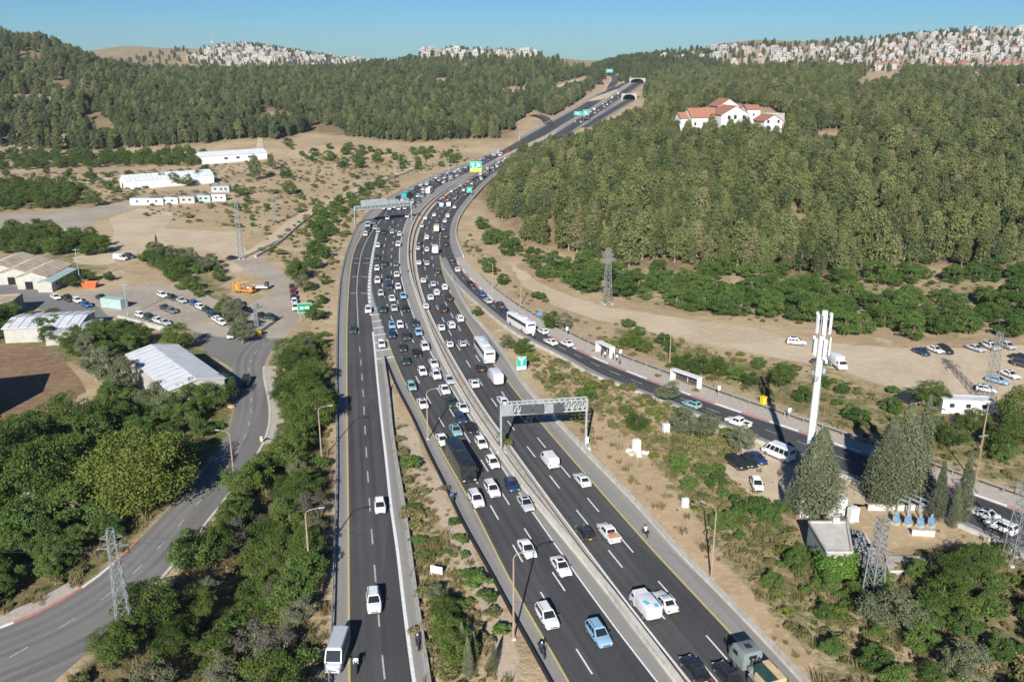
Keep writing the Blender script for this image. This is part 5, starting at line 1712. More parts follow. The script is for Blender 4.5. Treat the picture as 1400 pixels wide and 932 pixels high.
TCAT = {'dead': 'withered shrub', 'shrub': 'shrub', 'scrub_oak': 'shrub', 'thicket': 'tree', 'orchard': 'tree', 'belt': 'tree', 'pine': 'pine tree', 'dark_pine': 'pine tree', 'oak': 'shrub', 'broadleaf': 'tree', 'walnut': 'tree', 'olive': 'olive tree', 'eucalyptus': 'tree', 'cypress': 'cypress', 'wide_cypress': 'cypress'}
_tp = {}


def tree(kind, p, s, label, group=None, sz=None, var=None):
    i = rng.randrange(len(VARI[kind])) if var is None else var
    rz = rng.uniform(0, 6.28)
    sc = (s, s, s * (sz or rng.uniform(.92, 1.1)))
    if (kind, i) not in _tp:
        t = thing(TNAME[kind], label, TCAT[kind], p, rz, group)
        obj('crown', VARI[kind][i][0], t)
        obj('trunk', VARI[kind][i][1], t)
        t.scale = sc
        remember(t)
        _tp[kind, i] = t
        return t
    src = _tp[kind, i]
    r = dup(src, p, rz, label, None, sc)
    if group:
        r['group'] = group
    elif 'group' in r:
        del r['group']
    return r


def bush(kind, p, s, label, group=None, sz=1.0):
    me = rng.choice(BUSH[kind])
    o = tag(obj({'dry': 'dry_bush', 'scrub': 'scrub_bush'}.get(kind, 'bush'), me, None, p, rng.uniform(0, 6.28)), label, 'bush', group)
    o.scale = (s * rng.uniform(.85, 1.15), s * rng.uniform(.85, 1.15), s * sz)
    return o


# --- single trees and hedges read off the photo: kind, base pixel, scale, label
for kind, px, py, s, lab in [
    ('walnut', 192, 690, 1.0, 'large spreading light green tree beside the service road'),
    ('broadleaf', 22, 660, 1.35, 'dark leafy tree at the left edge below the brown field'),
    ('broadleaf', 60, 690, 1.25, 'dark leafy tree between the left edge and the large spreading tree'),
    ('broadleaf', -12, 700, 1.3, 'dark leafy tree cut by the left edge of the view'),
    ('broadleaf', 92, 592, .95, 'dark round tree at the corner of the brown field, rear of three'), ('broadleaf', 128, 598, .9, 'dark round tree at the corner of the brown field, middle of three'), ('broadleaf', 150, 585, .8, 'dark round tree at the corner of the brown field, beside the olive trees'),
    ('eucalyptus', 150, 530, .85, 'tall grey-green eucalyptus left of the white-roofed shed'), ('eucalyptus', 172, 545, .8, 'grey-green eucalyptus in front of the white-roofed shed corner'), ('eucalyptus', 132, 520, .7, 'slender grey-green eucalyptus nearest the brown field'),
    ('olive', 212, 562, 1.0, 'olive tree in front of the white-roofed shed, first from the eucalyptus'), ('olive', 232, 572, .9, 'olive tree in front of the middle of the white-roofed shed'),
    ('broadleaf', 262, 566, .8, 'green tree before the white-roofed shed, middle'), ('broadleaf', 288, 560, .8, 'green tree before the right half of the white-roofed shed'), ('broadleaf', 304, 552, .7, 'green tree at the right corner of the white-roofed shed'),
    ('broadleaf', 243, 480, .85, 'round dark tree at the rear corner of the white-roofed shed'), ('broadleaf', 140, 468, .75, 'dark bushy tree behind the eucalyptus, left'), ('broadleaf', 165, 470, .8, 'dark bushy tree between the village yard and the eucalyptus'), ('broadleaf', 190, 474, .7, 'dark bushy tree below the pink wall'), ('broadleaf', 112, 452, .55, 'small green tree beside the metal roof in the village'), ('broadleaf', 100, 478, .7, 'dark bushy tree right of the silver roof'),
    ('eucalyptus', 120, 490, .6, 'pale grey-green tree right of the silver roof'), ('broadleaf', 70, 470, .6, 'dark tree in front of the silver roof'), ('broadleaf', 15, 450, .8, 'dark tree at the left edge beside the silver roof'), ('broadleaf', -14, 462, 1.0, 'dark tree cut by the left edge near the silver roof'),
    ('olive', 325, 455, 1.0, 'olive tree at the end of the hedge in the yard'), ('olive', 318, 437, .85, 'olive tree in the yard hedge, second from its end'), ('olive', 310, 422, .7, 'olive tree in the yard hedge, third from its end'), ('olive', 332, 470, .95, 'olive tree overhanging the mouth of the yard'),
    ('broadleaf', 250, 388, .6, 'bright green tree among the yard hedge'), ('broadleaf', 262, 398, .6, 'green tree at the head of the slanted row of cars'), ('olive', 215, 352, .8, 'grey-green tree behind the small round tree'), ('olive', 240, 358, .9, 'grey-green tree left of the dark shade on the dirt yard'), ('olive', 262, 362, .9, 'grey-green tree middle of the hedge on the dirt yard'), ('olive', 285, 372, .9, 'grey-green tree at the end of the dirt yard hedge'), ('broadleaf', 300, 386, .5, 'dark tree by the orange crane truck'), ('broadleaf', 240, 374, .55, 'green tree in the hedge below the pale lot'),
    ('broadleaf', 196, 358, .42, 'small round tree like a ball beside the white van'), ('broadleaf', 150, 384, .4, 'small round tree by the pale lot'), ('cypress', 215, 342, .42, 'single thin dark cypress at the pale yard'), ('broadleaf', 100, 392, .6, 'dark tree at the gable of the teal-roofed shed'), ('broadleaf', 122, 385, .5, 'green tree right of the teal-roofed shed'),
    ('broadleaf', 130, 282, .9, 'round dark tree standing alone at the farm lane'), ('broadleaf', 328, 268, .75, 'round green tree beside the white caravans'), ('dark_pine', 350, 246, 1.35, 'large dark pine right of the upper white greenhouse'), ('dark_pine', 372, 232, 1.0, 'dark pine behind the large pine by the greenhouse'), ('broadleaf', 395, 266, .9, 'lone green tree on the dry field'), ('broadleaf', 392, 244, .9, 'green tree at the bend of the hill path'),
    ('broadleaf', 222, 254, .8, 'dark tree before the lower white greenhouse, left'), ('broadleaf', 240, 254, .85, 'dark tree before the lower white greenhouse, middle'), ('broadleaf', 256, 255, .8, 'dark tree before the lower white greenhouse, right'), ('broadleaf', 272, 250, .9, 'dark tree at the right end of the lower white greenhouse'), ('broadleaf', 178, 250, .8, 'green tree at the left end of the lower white greenhouse'), ('broadleaf', 302, 220, .55, 'dark tree in front of the upper white greenhouse'), ('broadleaf', 282, 240, .85, 'dark tree between the two white greenhouses'),
    ('broadleaf', 345, 302, .28, 'tiny bush-like tree on the dry field'), ('olive', 415, 400, .8, 'bushy tree beside the parked roadside line'), ('broadleaf', 407, 384, .85, 'dark bushy tree at the head of the roadside line'), ('broadleaf', 432, 350, .75, 'dark green tree on the slope above the motorway'), ('broadleaf', 433, 295, .5, 'dark green tree beside the pale track'),
    ('olive', 912, 552, .75, 'rounded olive tree at the inner edge of the side road'), ('olive', 936, 598, .85, 'olive tree by the white cabinet, left'), ('olive', 962, 602, .9, 'olive tree by the white cabinet, right'), ('olive', 1012, 620, .8, 'olive tree behind the row of dark parked cars'), ('broadleaf', 870, 590, .5, 'bright green tree below the truss gantry leg'),
    ('wide_cypress', 1113, 708, 1.22, 'broad cypress that hides the foot of the antenna mast'), ('wide_cypress', 1207, 692, 1.05, 'broad cypress of the group behind the substation, left'), ('wide_cypress', 1228, 688, 1.1, 'broad cypress of the group behind the substation, middle'), ('cypress', 1250, 684, 1.2, 'tall slim cypress at the right of the cypress group'), ('cypress', 1240, 690, .9, 'slim cypress leaning on the broad cypress group'), ('cypress', 1279, 714, .72, 'short slim cypress between the substation and the side road'), ('cypress', 1312, 716, .80, 'slim cypress nearest the side road at the right'), ('cypress', 1302, 722, .5, 'small cypress at the foot of the slim one by the side road'), ('cypress', 1076, 700, .4, 'small young cypress left of the broad one'),
    ('broadleaf', 1300, 806, .6, 'bright green tree below the substation yard, right'), ('broadleaf', 1330, 790, .6, 'bright green tree below the substation yard, far right'), ('broadleaf', 1285, 838, .65, 'green tree in the scrub below the lattice mast'), ('olive', 1205, 862, .95, 'grey-green tree in the scrub at the lattice mast, left'), ('olive', 1235, 868, .8, 'grey-green tree in the scrub at the lattice mast, right'), ('olive', 1315, 935, .8, 'grey-green tree at the lower right corner'), ('broadleaf', 1270, 555, .7, 'green tree on the edge of the dirt road above the cypresses'), ('broadleaf', 1292, 560, .45, 'small green tree right of the larger one on the dirt road edge'), ('broadleaf', 1395, 590, 1.0, 'dark green tree at the right edge below the dirt road'), ('broadleaf', 1380, 620, .8, 'dark green tree behind the lattice pylon foot'),
    ('broadleaf', 755, 450, .6, 'bushy tree beside the coach on the side road'), ('olive', 770, 452, .7, 'grey bushy tree right of the coach on the side road'), ('broadleaf', 716, 486, .55, 'green tree behind the green road sign by the motorway'), ('olive', 693, 478, .6, 'grey bushy tree on the strip beside the white coach'), ('broadleaf', 652, 432, .35, 'small green bush-tree in the gore of the side road'),
    ('broadleaf', 858, 476, .55, 'green tree behind the first bus shelter'), ('broadleaf', 878, 482, .5, 'green tree between the two bus shelters, left'), ('broadleaf', 935, 508, .6, 'green tree behind the second bus shelter'), ('broadleaf', 958, 514, .6, 'green tree right of the second bus shelter'), ('broadleaf', 980, 516, .55, 'green tree before the mast shadow'), ('broadleaf', 1068, 528, .65, 'green tree left of the antenna mast'), ('broadleaf', 1025, 528, .45, 'small green tree by the yellow box'),
    ('olive', 1275, 600, .7, 'grey-green tree right of the cypress group, rear'), ('broadleaf', 1300, 612, .7, 'green tree right of the cypress group, front'), ('broadleaf', 1330, 592, .6, 'green tree below the lattice pylon'),
]:
    p = T(px, py)
    tree(kind, p, s, lab)


def scatter(poly, gap, jit=.45, tries=None, ymax=4000, seed=1, clear=()):
    """Jittered grid of ground points whose place in the photo lies inside an outline."""
    r = np.random.default_rng(seed)
    c = np.array([T(*q) or at_Y(q[0], q[1], 1500) for q in poly])
    x0, x1, y0, y1 = c[:, 0].min() - 30, c[:, 0].max() + 30, c[:, 1].min() - 30, min(ymax, c[:, 1].max() + 120)
    xs, ys = np.meshgrid(np.arange(x0, x1, gap), np.arange(y0, y1, gap))
    xs = xs + r.uniform(-jit, jit, xs.shape) * gap
    ys = ys + r.uniform(-jit, jit, ys.shape) * gap
    xs, ys = xs.ravel(), ys.ravel()
    zs = terr(xs, ys)
    a, b = project(xs, ys, zs)
    k = inside(poly, a, b)
    for q in clear:
        k &= ~inside(q, a, b)
    return np.stack([xs[k], ys[k], zs[k], a[k], b[k]], 1)


ROADS = np.vstack([resample(l, 400) for l in (RAIL, YELL, MR, KW, LRW, MY, REDGE, RSH, FAR, FARX, SLL, SLR, WALK, SVL, SVR, FSH)] + [resample(l, 60) for l in (FLL, FLR, FRL, FRR, FXL, FXR, TRK)] + [resample(between(SVL, SVR, f), 200) for f in (.3, .5, .7)] + [resample(between(LANE[LANE[:, 1] < 300], LRW[LRW[:, 1] < 300], .3), 200), resample(LEFTREF, 200), resample(RIGHTREF, 200), resample(SIDEREF, 200)])

ROADS = ROADS[(ROADS[:, 1] < 1168) & ~((ROADS[:, 0] > np.interp(ROADS[:, 1], [900, 1000], [110, 118])) & (ROADS[:, 1] > 985) & (ROADS[:, 1] < 1010))]


def off_road(P, d):
    out = np.ones(len(P), bool)
    for i in range(0, len(P), 2000):
        q = P[i:i + 2000]
        m = ((q[:, None, :2] - ROADS[None, :, :2]) ** 2).sum(2).min(1)
        out[i:i + 2000] = m > d * d
    return P[out]


# --- dense trees of the embankment between the service road and the slip road
EMB = [(380, 490), (410, 468), (440, 470), (446, 560), (446, 640), (438, 700), (425, 770), (418, 850), (408, 932), (395, 990), (120, 990), (95, 935), (160, 880), (215, 828), (262, 775), (308, 712), (334, 672), (366, 630), (384, 590), (384, 545)]
_e = off_road(scatter(EMB, 4.3, seed=3), 2.4)
for p in _e:
    k = rng.random()
    kind = 'belt' if k < .58 else 'olive' if k < .76 else 'oak' if k < .92 else 'eucalyptus'
    s = {'belt': rng.uniform(.48, .82), 'olive': rng.uniform(.5, .75), 'oak': rng.uniform(.7, 1.1), 'eucalyptus': rng.uniform(.45, .6)}[kind]
    if p[4] > 690 and abs(p[3] - (330 + (932 - p[4]) * .12)) < 75 and rng.random() < .2:
        kind, s = 'dead', rng.uniform(.6, 1.0)
    where = 'lower end' if p[4] > 780 else 'middle' if p[4] > 620 else 'upper end'
    lab = {'dead': 'grey withered shrub', 'belt': 'leafy green tree', 'olive': 'grey-green olive-like tree', 'oak': 'low dense green shrub', 'eucalyptus': 'tall thin grey-green tree'}[kind] + f' in the {where} of the slip road belt'
    tree(kind, tuple(p[:3]), s, lab, 'trees of the belt beside the slip road')

# --- round dark shrubs in the band between the pine wood and the dirt road
BAND = [(655, 300), (690, 335), (716, 352), (760, 366), (800, 366), (860, 382), (930, 384), (1000, 374), (1060, 388), (1130, 392), (1180, 380), (1300, 376), (1400, 374), (1480, 374), (1480, 462), (1400, 464), (1330, 458), (1290, 470), (1240, 468), (1200, 452), (1150, 462), (1105, 440), (1060, 440), (1000, 440), (940, 428), (880, 418), (830, 410), (780, 396), (745, 386), (700, 356), (662, 330)]
_b = off_road(scatter(BAND, 6.2, seed=5, clear=[[(1130, 396), (1400, 384), (1400, 402), (1250, 410), (1140, 404)], [(990, 385), (1045, 380), (1040, 400), (1000, 404)]]), 3)
for p in _b:
    s = rng.uniform(.65, 1.35)
    where = 'left of the tall lattice pylon' if p[3] < 815 else 'between the tall pylon and the antenna mast' if p[3] < 1100 else 'right of the antenna mast'
    row = 'front row' if T(p[3], p[4])[1] < 245 else 'back row'
    tree('oak', tuple(p[:3]), s, f'round green shrub {where}, {row} below the wood', 'round shrubs under the pine wood', rng.uniform(.85, 1.05))
# --- hedge masses on the left farmland
for nm, poly, gap, kind, lo, hi, lab in [
    ('a', [(-60, 322), (40, 318), (100, 326), (150, 332), (152, 350), (110, 354), (60, 352), (-60, 345)], 6.0, 'thicket', .5, .8, 'dark tree in the thicket behind the long farm sheds'),
    ('b', [(-60, 262), (10, 256), (60, 258), (100, 262), (108, 280), (70, 286), (-60, 290)], 6.5, 'thicket', .55, .85, 'dark tree in the grove at the farm lane'),
    ('c', [(-60, 214), (40, 210), (110, 212), (180, 212), (250, 206), (280, 214), (270, 228), (170, 228), (80, 232), (-60, 236)], 8.0, 'orchard', .5, .8, 'green orchard tree at the foot of the left wood'),
    ('d', [(390, 200), (470, 205), (560, 210), (610, 205), (625, 225), (560, 235), (470, 232), (420, 222)], 15, 'oak', .6, 1.3, 'dark green shrub standing on the dry field below the middle wood'),
    ('e', [(385, 405), (400, 350), (440, 292), (490, 260), (540, 245), (520, 262), (470, 300), (448, 360), (440, 440), (400, 450)], 8.0, 'oak', .4, .95, 'green shrub on the dry slope above the slip road'),
    ('n', [(-60, 240), (120, 236), (190, 242), (180, 262), (60, 262), (-60, 262)], 14, 'oak', .4, .9, 'dark shrub scattered on the field between orchard and farm grove'),
    ('o', [(340, 262), (420, 258), (500, 240), (470, 262), (400, 300), (345, 325), (330, 300)], 20, 'oak', .3, .7, 'low green shrub on the dry field beside the pale track'),
    ('k', [(203, 342), (240, 348), (300, 362), (312, 380), (285, 374), (250, 386), (300, 418), (346, 470), (322, 472), (290, 420), (245, 398), (222, 380), (198, 358)], 4.4, 'shrub', .45, .8, 'grey-green shrub of the hedge round the village yard'),
    ('l', [(-60, 425), (60, 440), (110, 448), (180, 462), (200, 476), (175, 500), (120, 500), (70, 472), (-60, 468)], 5.0, 'shrub', .6, 1.1, 'dark shrub in the thicket above the brown field'),
    ('m', [(120, 545), (180, 545), (320, 545), (318, 590), (250, 605), (180, 600), (110, 585)], 4.6, 'shrub', .5, 1.0, 'dense shrub in front of the white-roofed shed'),
    ('f', [(610, 290), (640, 300), (650, 330), (690, 372), (740, 402), (730, 424), (690, 404), (645, 358), (632, 330)], 9, 'oak', .45, .8, 'green shrub on the bank outside the far bend'),
    ('g', [(840, 448), (960, 480), (1060, 505), (1190, 540), (1300, 575), (1400, 600), (1400, 660), (1330, 640), (1240, 600), (1100, 562), (1000, 534), (900, 494)], 8.5, 'oak', .4, .8, 'green shrub between the dirt road and the side road'),
    ('h', [(900, 630), (990, 660), (1060, 700), (1120, 770), (1200, 790), (1300, 770), (1400, 770), (1460, 900), (1440, 990), (1200, 990), (1120, 900), (1040, 800), (980, 720)], 5.4, 'scrub_oak', .3, .7, 'low green shrub in the scrub below the substation'),
    ('i', [(-80, 770), (40, 742), (110, 735), (180, 712), (228, 684), (205, 712), (158, 765), (112, 800), (60, 828), (-20, 848), (-80, 860)], 3.4, 'shrub', .5, .85, 'fresh green shrub in the mass left of the near service road'),
    ('j', [(-80, 600), (60, 600), (130, 610), (180, 640), (250, 640), (310, 590), (320, 560), (300, 640), (240, 690), (120, 735), (-80, 760)], 6.2, 'shrub', .7, 1.3, 'dark shrub filling the grove round the large spreading tree')]:
    pts = off_road(scatter(poly, gap, seed=hash(nm) % 7 + 11 if False else ord(nm)), 3.5)
    if nm == 'h':
        for b in ([(985, 640), (1010, 612), (1060, 600), (1110, 625), (1180, 660), (1190, 690), (1130, 700), (1065, 690), (1010, 668)], [(1090, 690), (1310, 690), (1335, 758), (1180, 800), (1100, 765)]):
            pts = pts[~inside(b, pts[:, 3], pts[:, 4])]
    for p in pts:
        tree(kind, tuple(p[:3]), rng.uniform(lo, hi), lab, lab.split(' ', 1)[1].replace('tree', 'trees').replace('shrub', 'shrubs'))
# --- planted strip between slip road and motorway
for px, py, k, s in [(545, 603, 'scrub', .8), (548, 622, 'scrub', .9), (552, 640, 'green', .7), (556, 660, 'scrub', .8), (560, 680, 'scrub', .9), (563, 700, 'green', .8), (566, 722, 'scrub', .9), (571, 745, 'green', .8), (575, 765, 'scrub', .8), (580, 815, 'scrub', 1.0), (588, 835, 'dry', 1.2), (592, 860, 'dry', 1.1), (600, 885, 'scrub', 1.1), (606, 910, 'dry', 1.2), (612, 925, 'scrub', 1.0), (608, 670, 'scrub', .6), (622, 718, 'green', .7), (628, 742, 'green', .8), (634, 762, 'green', .6), (646, 790, 'green', .9), (655, 806, 'green', 1.1), (664, 822, 'green', .9), (672, 842, 'scrub', .8), (688, 868, 'green', .8), (574, 865, 'dry', .9), (597, 752, 'scrub', .6), (590, 742, 'scrub', .6)]:
    p = T(px, py)
    bush(k, p, s, {'scrub': 'low olive-coloured bush in the planted strip beside the slip road', 'green': 'low fresh green bush along the gravel path', 'dry': 'dry brown bush in the planted strip'}[k], 'bushes of the planted strip')
for px, py, k, s, lab in [(606, 850, 'broadleaf', .42, 'leafy young tree below the white road sign back, rear'), (615, 880, 'broadleaf', .5, 'leafy young tree below the white road sign back, middle'), (626, 905, 'broadleaf', .5, 'leafy young tree below the white road sign back, front'), (640, 925, 'cypress', .36, 'small pointed cypress beside the gravel path, nearest'), (648, 905, 'cypress', .3, 'small pointed cypress beside the gravel path, second'), (632, 890, 'cypress', .3, 'small pointed cypress beside the gravel path, third'), (675, 915, 'cypress', .26, 'small pointed cypress on the right of the gravel path'), (600, 825, 'olive', .45, 'grey young tree right below the white road sign back')]:
    tree(k, T(px, py), s, lab)

# --- pine woods: the trees that show largest are things, the rest is one mass per wood
def wood(polys, gap, seed, ymin=0, ymax=4000):
    P = [off_road(scatter(q, gap, seed=seed + i, clear=CLEAR, ymax=ymax), 9) for i, q in enumerate(polys)]
    P = np.concatenate(P)
    return P[(P[:, 1] > ymin) & (P[:, 1] < ymax)]


_R = wood([FOREST_R], 4.6, 21, ymax=1350)
_L = wood([FOREST_L], 5.8, 31, ymax=1300)
_R = _R[nrng.random(len(_R)) < np.where(_R[:, 4] > 150, .95, .75)]
_L = _L[nrng.random(len(_L)) < np.where(_L[:, 4] > 120, .93, np.where(_L[:, 4] > 105, .72, .5))]
_TWN = [[(850, 84), (935, 70), (1060, 62), (1200, 54), (1300, 44), (1440, 36), (1440, 104), (1210, 100), (985, 90)], [(240, 84), (285, 66), (365, 60), (445, 76), (530, 86), (500, 94), (280, 94)], [(560, 80), (620, 70), (740, 76), (745, 88), (575, 88)]]
def _gaps(P, s, cut):
    n = np.sin(P[:, 0] / s + 1.3) * np.cos(P[:, 1] / (s * 1.3) + .4) + .6 * np.sin(P[:, 0] / (s * .41) + P[:, 1] / (s * .57)) + nrng.normal(size=len(P)) * .25
    return P[n > cut]


_R, _L = _gaps(_R, 17, -1.05), _gaps(_L, 26, -.85)
_D = np.concatenate([wood([_TWN[0]], 19, 51), wood([_TWN[1]], 20, 52), wood([_TWN[2]], 17, 53), wood([[(90, 66), (180, 60), (260, 70), (250, 90), (150, 92), (100, 80)]], 30, 54), wood([FOREST_RD], 8, 41), wood([[(843, 112), (856, 103), (890, 103), (893, 114), (884, 119), (868, 119)]], 7, 45), wood([FOREST_L], 10, 43, ymin=1300), wood([[(855, 84), (930, 76), (1000, 68), (1060, 60), (1060, 66), (1000, 76), (900, 88)]], 12, 44)])
_all = np.concatenate([np.c_[_R, np.zeros(len(_R))], np.c_[_L, np.ones(len(_L))]])
_hs = np.where(_all[:, 5] == 0, nrng.normal(.95, .24, len(_all)).clip(.4, 1.6), nrng.normal(1.12, .25, len(_all)).clip(.45, 1.8))
_LOWP = [(700, 206), (735, 192), (800, 162), (868, 130), (886, 136), (886, 168), (842, 190), (795, 208), (755, 218), (715, 224)]
_hs = _hs * np.where(inside(_LOWP, _all[:, 3], _all[:, 4]) & (_all[:, 5] == 0), .48, 1.0)
_app = _hs * F_PX / (_all[:, 1] * CP - (_all[:, 2] - CAM_H) * SP)
_inview = (_all[:, 3] > 0) & (_all[:, 3] < 1400)
_order = np.argsort(-(_app * _inview))
_hero = set(_order[:215].tolist()) | set(np.nonzero((_all[:, 5] == 1) & _inview)[0][np.argsort(-_app[(_all[:, 5] == 1) & _inview])[:75]].tolist())
for i in sorted(_hero):
    x, y, z, px, py, w = _all[i]
    if w == 0:
        lab = 'olive-green pine in the front rows of the wood on the ' + ('spur beside the bend' if px < 850 else 'slope behind the tall pylon' if px < 1080 else 'slope behind the antenna mast')
    else:
        lab = 'dark pine in the front rows of the wood ' + ('above the white greenhouses' if px < 330 else 'below the far left town')
    tree('pine' if w == 0 or rng.random() < .3 else 'dark_pine', (x, y, z - .1), float(_hs[i]), lab, 'front pines of the hillside woods')
_rest = np.array([i for i in range(len(_all)) if i not in _hero])


def stuff_cloud(name, P, S, kinds, parts=2, tilt=0.0):
    """One object whose nodes set tree or bush shapes on its points."""
    n = len(P)
    me = bpy.data.meshes.new(name)
    me.vertices.add(n)
    me.vertices.foreach_set('co', np.asarray(P[:, :3], np.float32).ravel())
    for nm, typ, val in (('spin', 'FLOAT', nrng.uniform(0, 6.28, n)), ('size', 'FLOAT', S), ('pick', 'INT', nrng.integers(0, len(kinds), n))):
        a = me.attributes.new(nm, typ, 'POINT')
        a.data.foreach_set('value', np.asarray(val, np.float32 if typ == 'FLOAT' else np.int32))
    o = tag(obj(name, me), kind='stuff')
    g = bpy.data.node_groups.new(name, 'GeometryNodeTree')
    g.interface.new_socket('Geometry', in_out='INPUT', socket_type='NodeSocketGeometry')
    g.interface.new_socket('Geometry', in_out='OUTPUT', socket_type='NodeSocketGeometry')
    gi, go = g.nodes.new('NodeGroupInput'), g.nodes.new('NodeGroupOutput')
    jn = g.nodes.new('GeometryNodeJoinGeometry')
    for src in reversed(kinds):
        gs = []
        for s in src:
            oi = g.nodes.new('GeometryNodeObjectInfo')
            oi.inputs['Object'].default_value = s
            oi.transform_space = 'ORIGINAL'
            gs.append(oi.outputs['Geometry'])
        if len(gs) > 1:
            j2 = g.nodes.new('GeometryNodeJoinGeometry')
            for x in gs:
                g.links.new(x, j2.inputs[0])
            gs = [j2.outputs[0]]
        gti = g.nodes.new('GeometryNodeGeometryToInstance')
        g.links.new(gs[0], gti.inputs[0])
        g.links.new(gti.outputs[0], jn.inputs[0])
    iop = g.nodes.new('GeometryNodeInstanceOnPoints')
    iop.inputs['Pick Instance'].default_value = True
    def named(nm, t):
        x = g.nodes.new('GeometryNodeInputNamedAttribute')
        x.data_type = t
        x.inputs['Name'].default_value = nm
        return next(s for s in x.outputs if s.enabled and s.name == 'Attribute')
    cx = g.nodes.new('ShaderNodeCombineXYZ')
    g.links.new(named('spin', 'FLOAT'), cx.inputs[2])
    g.links.new(gi.outputs[0], iop.inputs['Points'])
    g.links.new(jn.outputs[0], iop.inputs['Instance'])
    g.links.new(named('pick', 'INT'), iop.inputs['Instance Index'])
    g.links.new(cx.outputs[0], iop.inputs['Rotation'])
    g.links.new(named('size', 'FLOAT'), iop.inputs['Scale'])
    g.links.new(iop.outputs[0], go.inputs[0])
    o.modifiers.new('place', 'NODES').node_group = g
    return o


def kids(*keys):
    out = []
    for k in keys:
        for i in range(len(VARI[k])):
            if (k, i) not in _tp:
                continue
            out.append(list(_tp[k, i].children))
    return out


_wr = _rest[_all[_rest, 5] == 0]
_wl = _rest[_all[_rest, 5] == 1]
stuff_cloud('pine_forest', _all[_wr], _hs[_wr], kids('pine', 'pine', 'dark_pine', 'oak'))
stuff_cloud('hillside_forest', _all[_wl], _hs[_wl], kids('dark_pine', 'pine', 'dark_pine'))
_dt = np.zeros(len(_D), bool)
for q in _TWN:
    _dt |= inside(q, _D[:, 3], _D[:, 4])
stuff_cloud('distant_forest', _D, nrng.uniform(.8, 1.3, len(_D)) * np.where(_dt, .82, 1.0), kids('dark_pine'))

# --- dry growth on open ground, nobody could count it
_open = []
for poly, gap, seed in [([(600, 330), (640, 320), (700, 390), (800, 440), (880, 470), (1000, 540), (960, 560), (880, 540), (800, 500), (720, 460), (660, 410), (620, 380)], 3.2, 61), ([(690, 470), (790, 500), (930, 556), (1040, 604), (1130, 640), (1320, 720), (1400, 760), (1500, 1000), (1110, 1000), (1000, 810), (900, 700), (800, 600), (720, 500)], 1.55, 62), ([(340, 350), (440, 275), (540, 235), (545, 258), (480, 300), (458, 400), (455, 480), (380, 480), (400, 400)], 3.0, 63), ([(536, 590), (560, 590), (625, 720), (700, 932), (720, 990), (590, 990), (565, 760)], 1.7, 64), ([(830, 430), (1000, 470), (1200, 530), (1400, 560), (1480, 700), (1300, 640), (1100, 570), (900, 500)], 3.0, 65), ([(0, 560), (320, 545), (310, 612), (200, 730), (60, 860), (-60, 860), (-60, 560)], 2.6, 66), ([(90, 935), (260, 770), (330, 680), (375, 580), (365, 480), (446, 460), (452, 640), (440, 760), (430, 990), (60, 990)], 2.2, 67), ([(100, 240), (640, 200), (640, 225), (520, 245), (350, 340), (330, 315), (200, 300), (200, 262), (330, 262)], 5.4, 68), ([(-60, 236), (190, 240), (200, 262), (180, 275), (-60, 295)], 4, 71), ([(0, 90), (60, 80), (130, 130), (200, 200), (0, 212)], 4, 69), ([(650, 300), (740, 385), (1000, 440), (1400, 465), (1400, 370), (1000, 362), (860, 372), (720, 334)], 3.6, 70)]:
    q = off_road(scatter(poly, gap, seed=seed, ymax=700), 2.2)
    _open.append(q[nrng.random(len(q)) < .7])
_open = np.concatenate(_open)
_bad = [[(985, 640), (1010, 612), (1060, 600), (1110, 625), (1180, 660), (1190, 690), (1130, 700), (1065, 690), (1010, 668)], [(1085, 690), (1310, 690), (1335, 745), (1180, 770), (1100, 760)], [(800, 560), (880, 610), (930, 680), (1040, 820), (1150, 932), (1060, 895), (930, 740), (820, 632)], [(690, 352), (770, 402), (900, 430), (1080, 462), (1460, 466), (1460, 520), (1350, 549), (1160, 508), (950, 468), (810, 436), (715, 390)], [(540, 555), (600, 655), (655, 765), (712, 932), (680, 932), (650, 820), (596, 700), (540, 590)]]
for b in _bad:
    _open = _open[~inside(b, _open[:, 3], _open[:, 4])]
for o in [bush('scrub', T(960, 700), .5, 'small olive-coloured bush at the pole by the hard shoulder'), bush('dry', T(900, 560), .5, 'small dry bush below the side road'), bush('lime', T(1120, 765), 1.1, 'bright green bush under the flat-roofed station building'), bush('grey', T(975, 745), .6, 'grey bush beside the red soil track')]:
    pass
_src = [[tag(obj('scrub_bush', BUSH['scrub'][0], None, T(905, 575), 1.0), 'olive-coloured bush by the white cabinet', 'bush')], [tag(obj('scrub_bush', BUSH['scrub'][1], None, T(860, 560), 2.0), 'olive-coloured bush under the truss gantry leg', 'bush')], [tag(obj('dry_bush', BUSH['dry'][0], None, T(845, 540), 0), 'dry straw-coloured bush above the truss gantry leg', 'bush')], [tag(obj('dry_bush', BUSH['dry'][1], None, T(890, 560), .4), 'dry straw-coloured bush left of the rounded olive tree', 'bush')], [tag(obj('scrub_bush', BUSH['scrub'][2], None, T(985, 700), .4), 'olive-coloured bush below the clearing with parked cars', 'bush')]]
for s in _src:
    s[0].scale = (.6,) * 3
_src += [[tag(obj('bush', BUSH['green'][0], None, T(1010, 705), 1.0), 'fresh green bush left of the young cypress', 'bush')], [tag(obj('bush', BUSH['lime'][0], None, T(1040, 720), 1.0), 'yellow-green bush below the parked white hatchback', 'bush')]]
for s in _src[-2:]:
    s[0].scale = (.8,) * 3
stuff_cloud('undergrowth', _open, nrng.gamma(3.0, .16, len(_open)).clip(.15, 1.3) * np.where(_open[:, 1] > 330, 1.25, 1.0), _src)

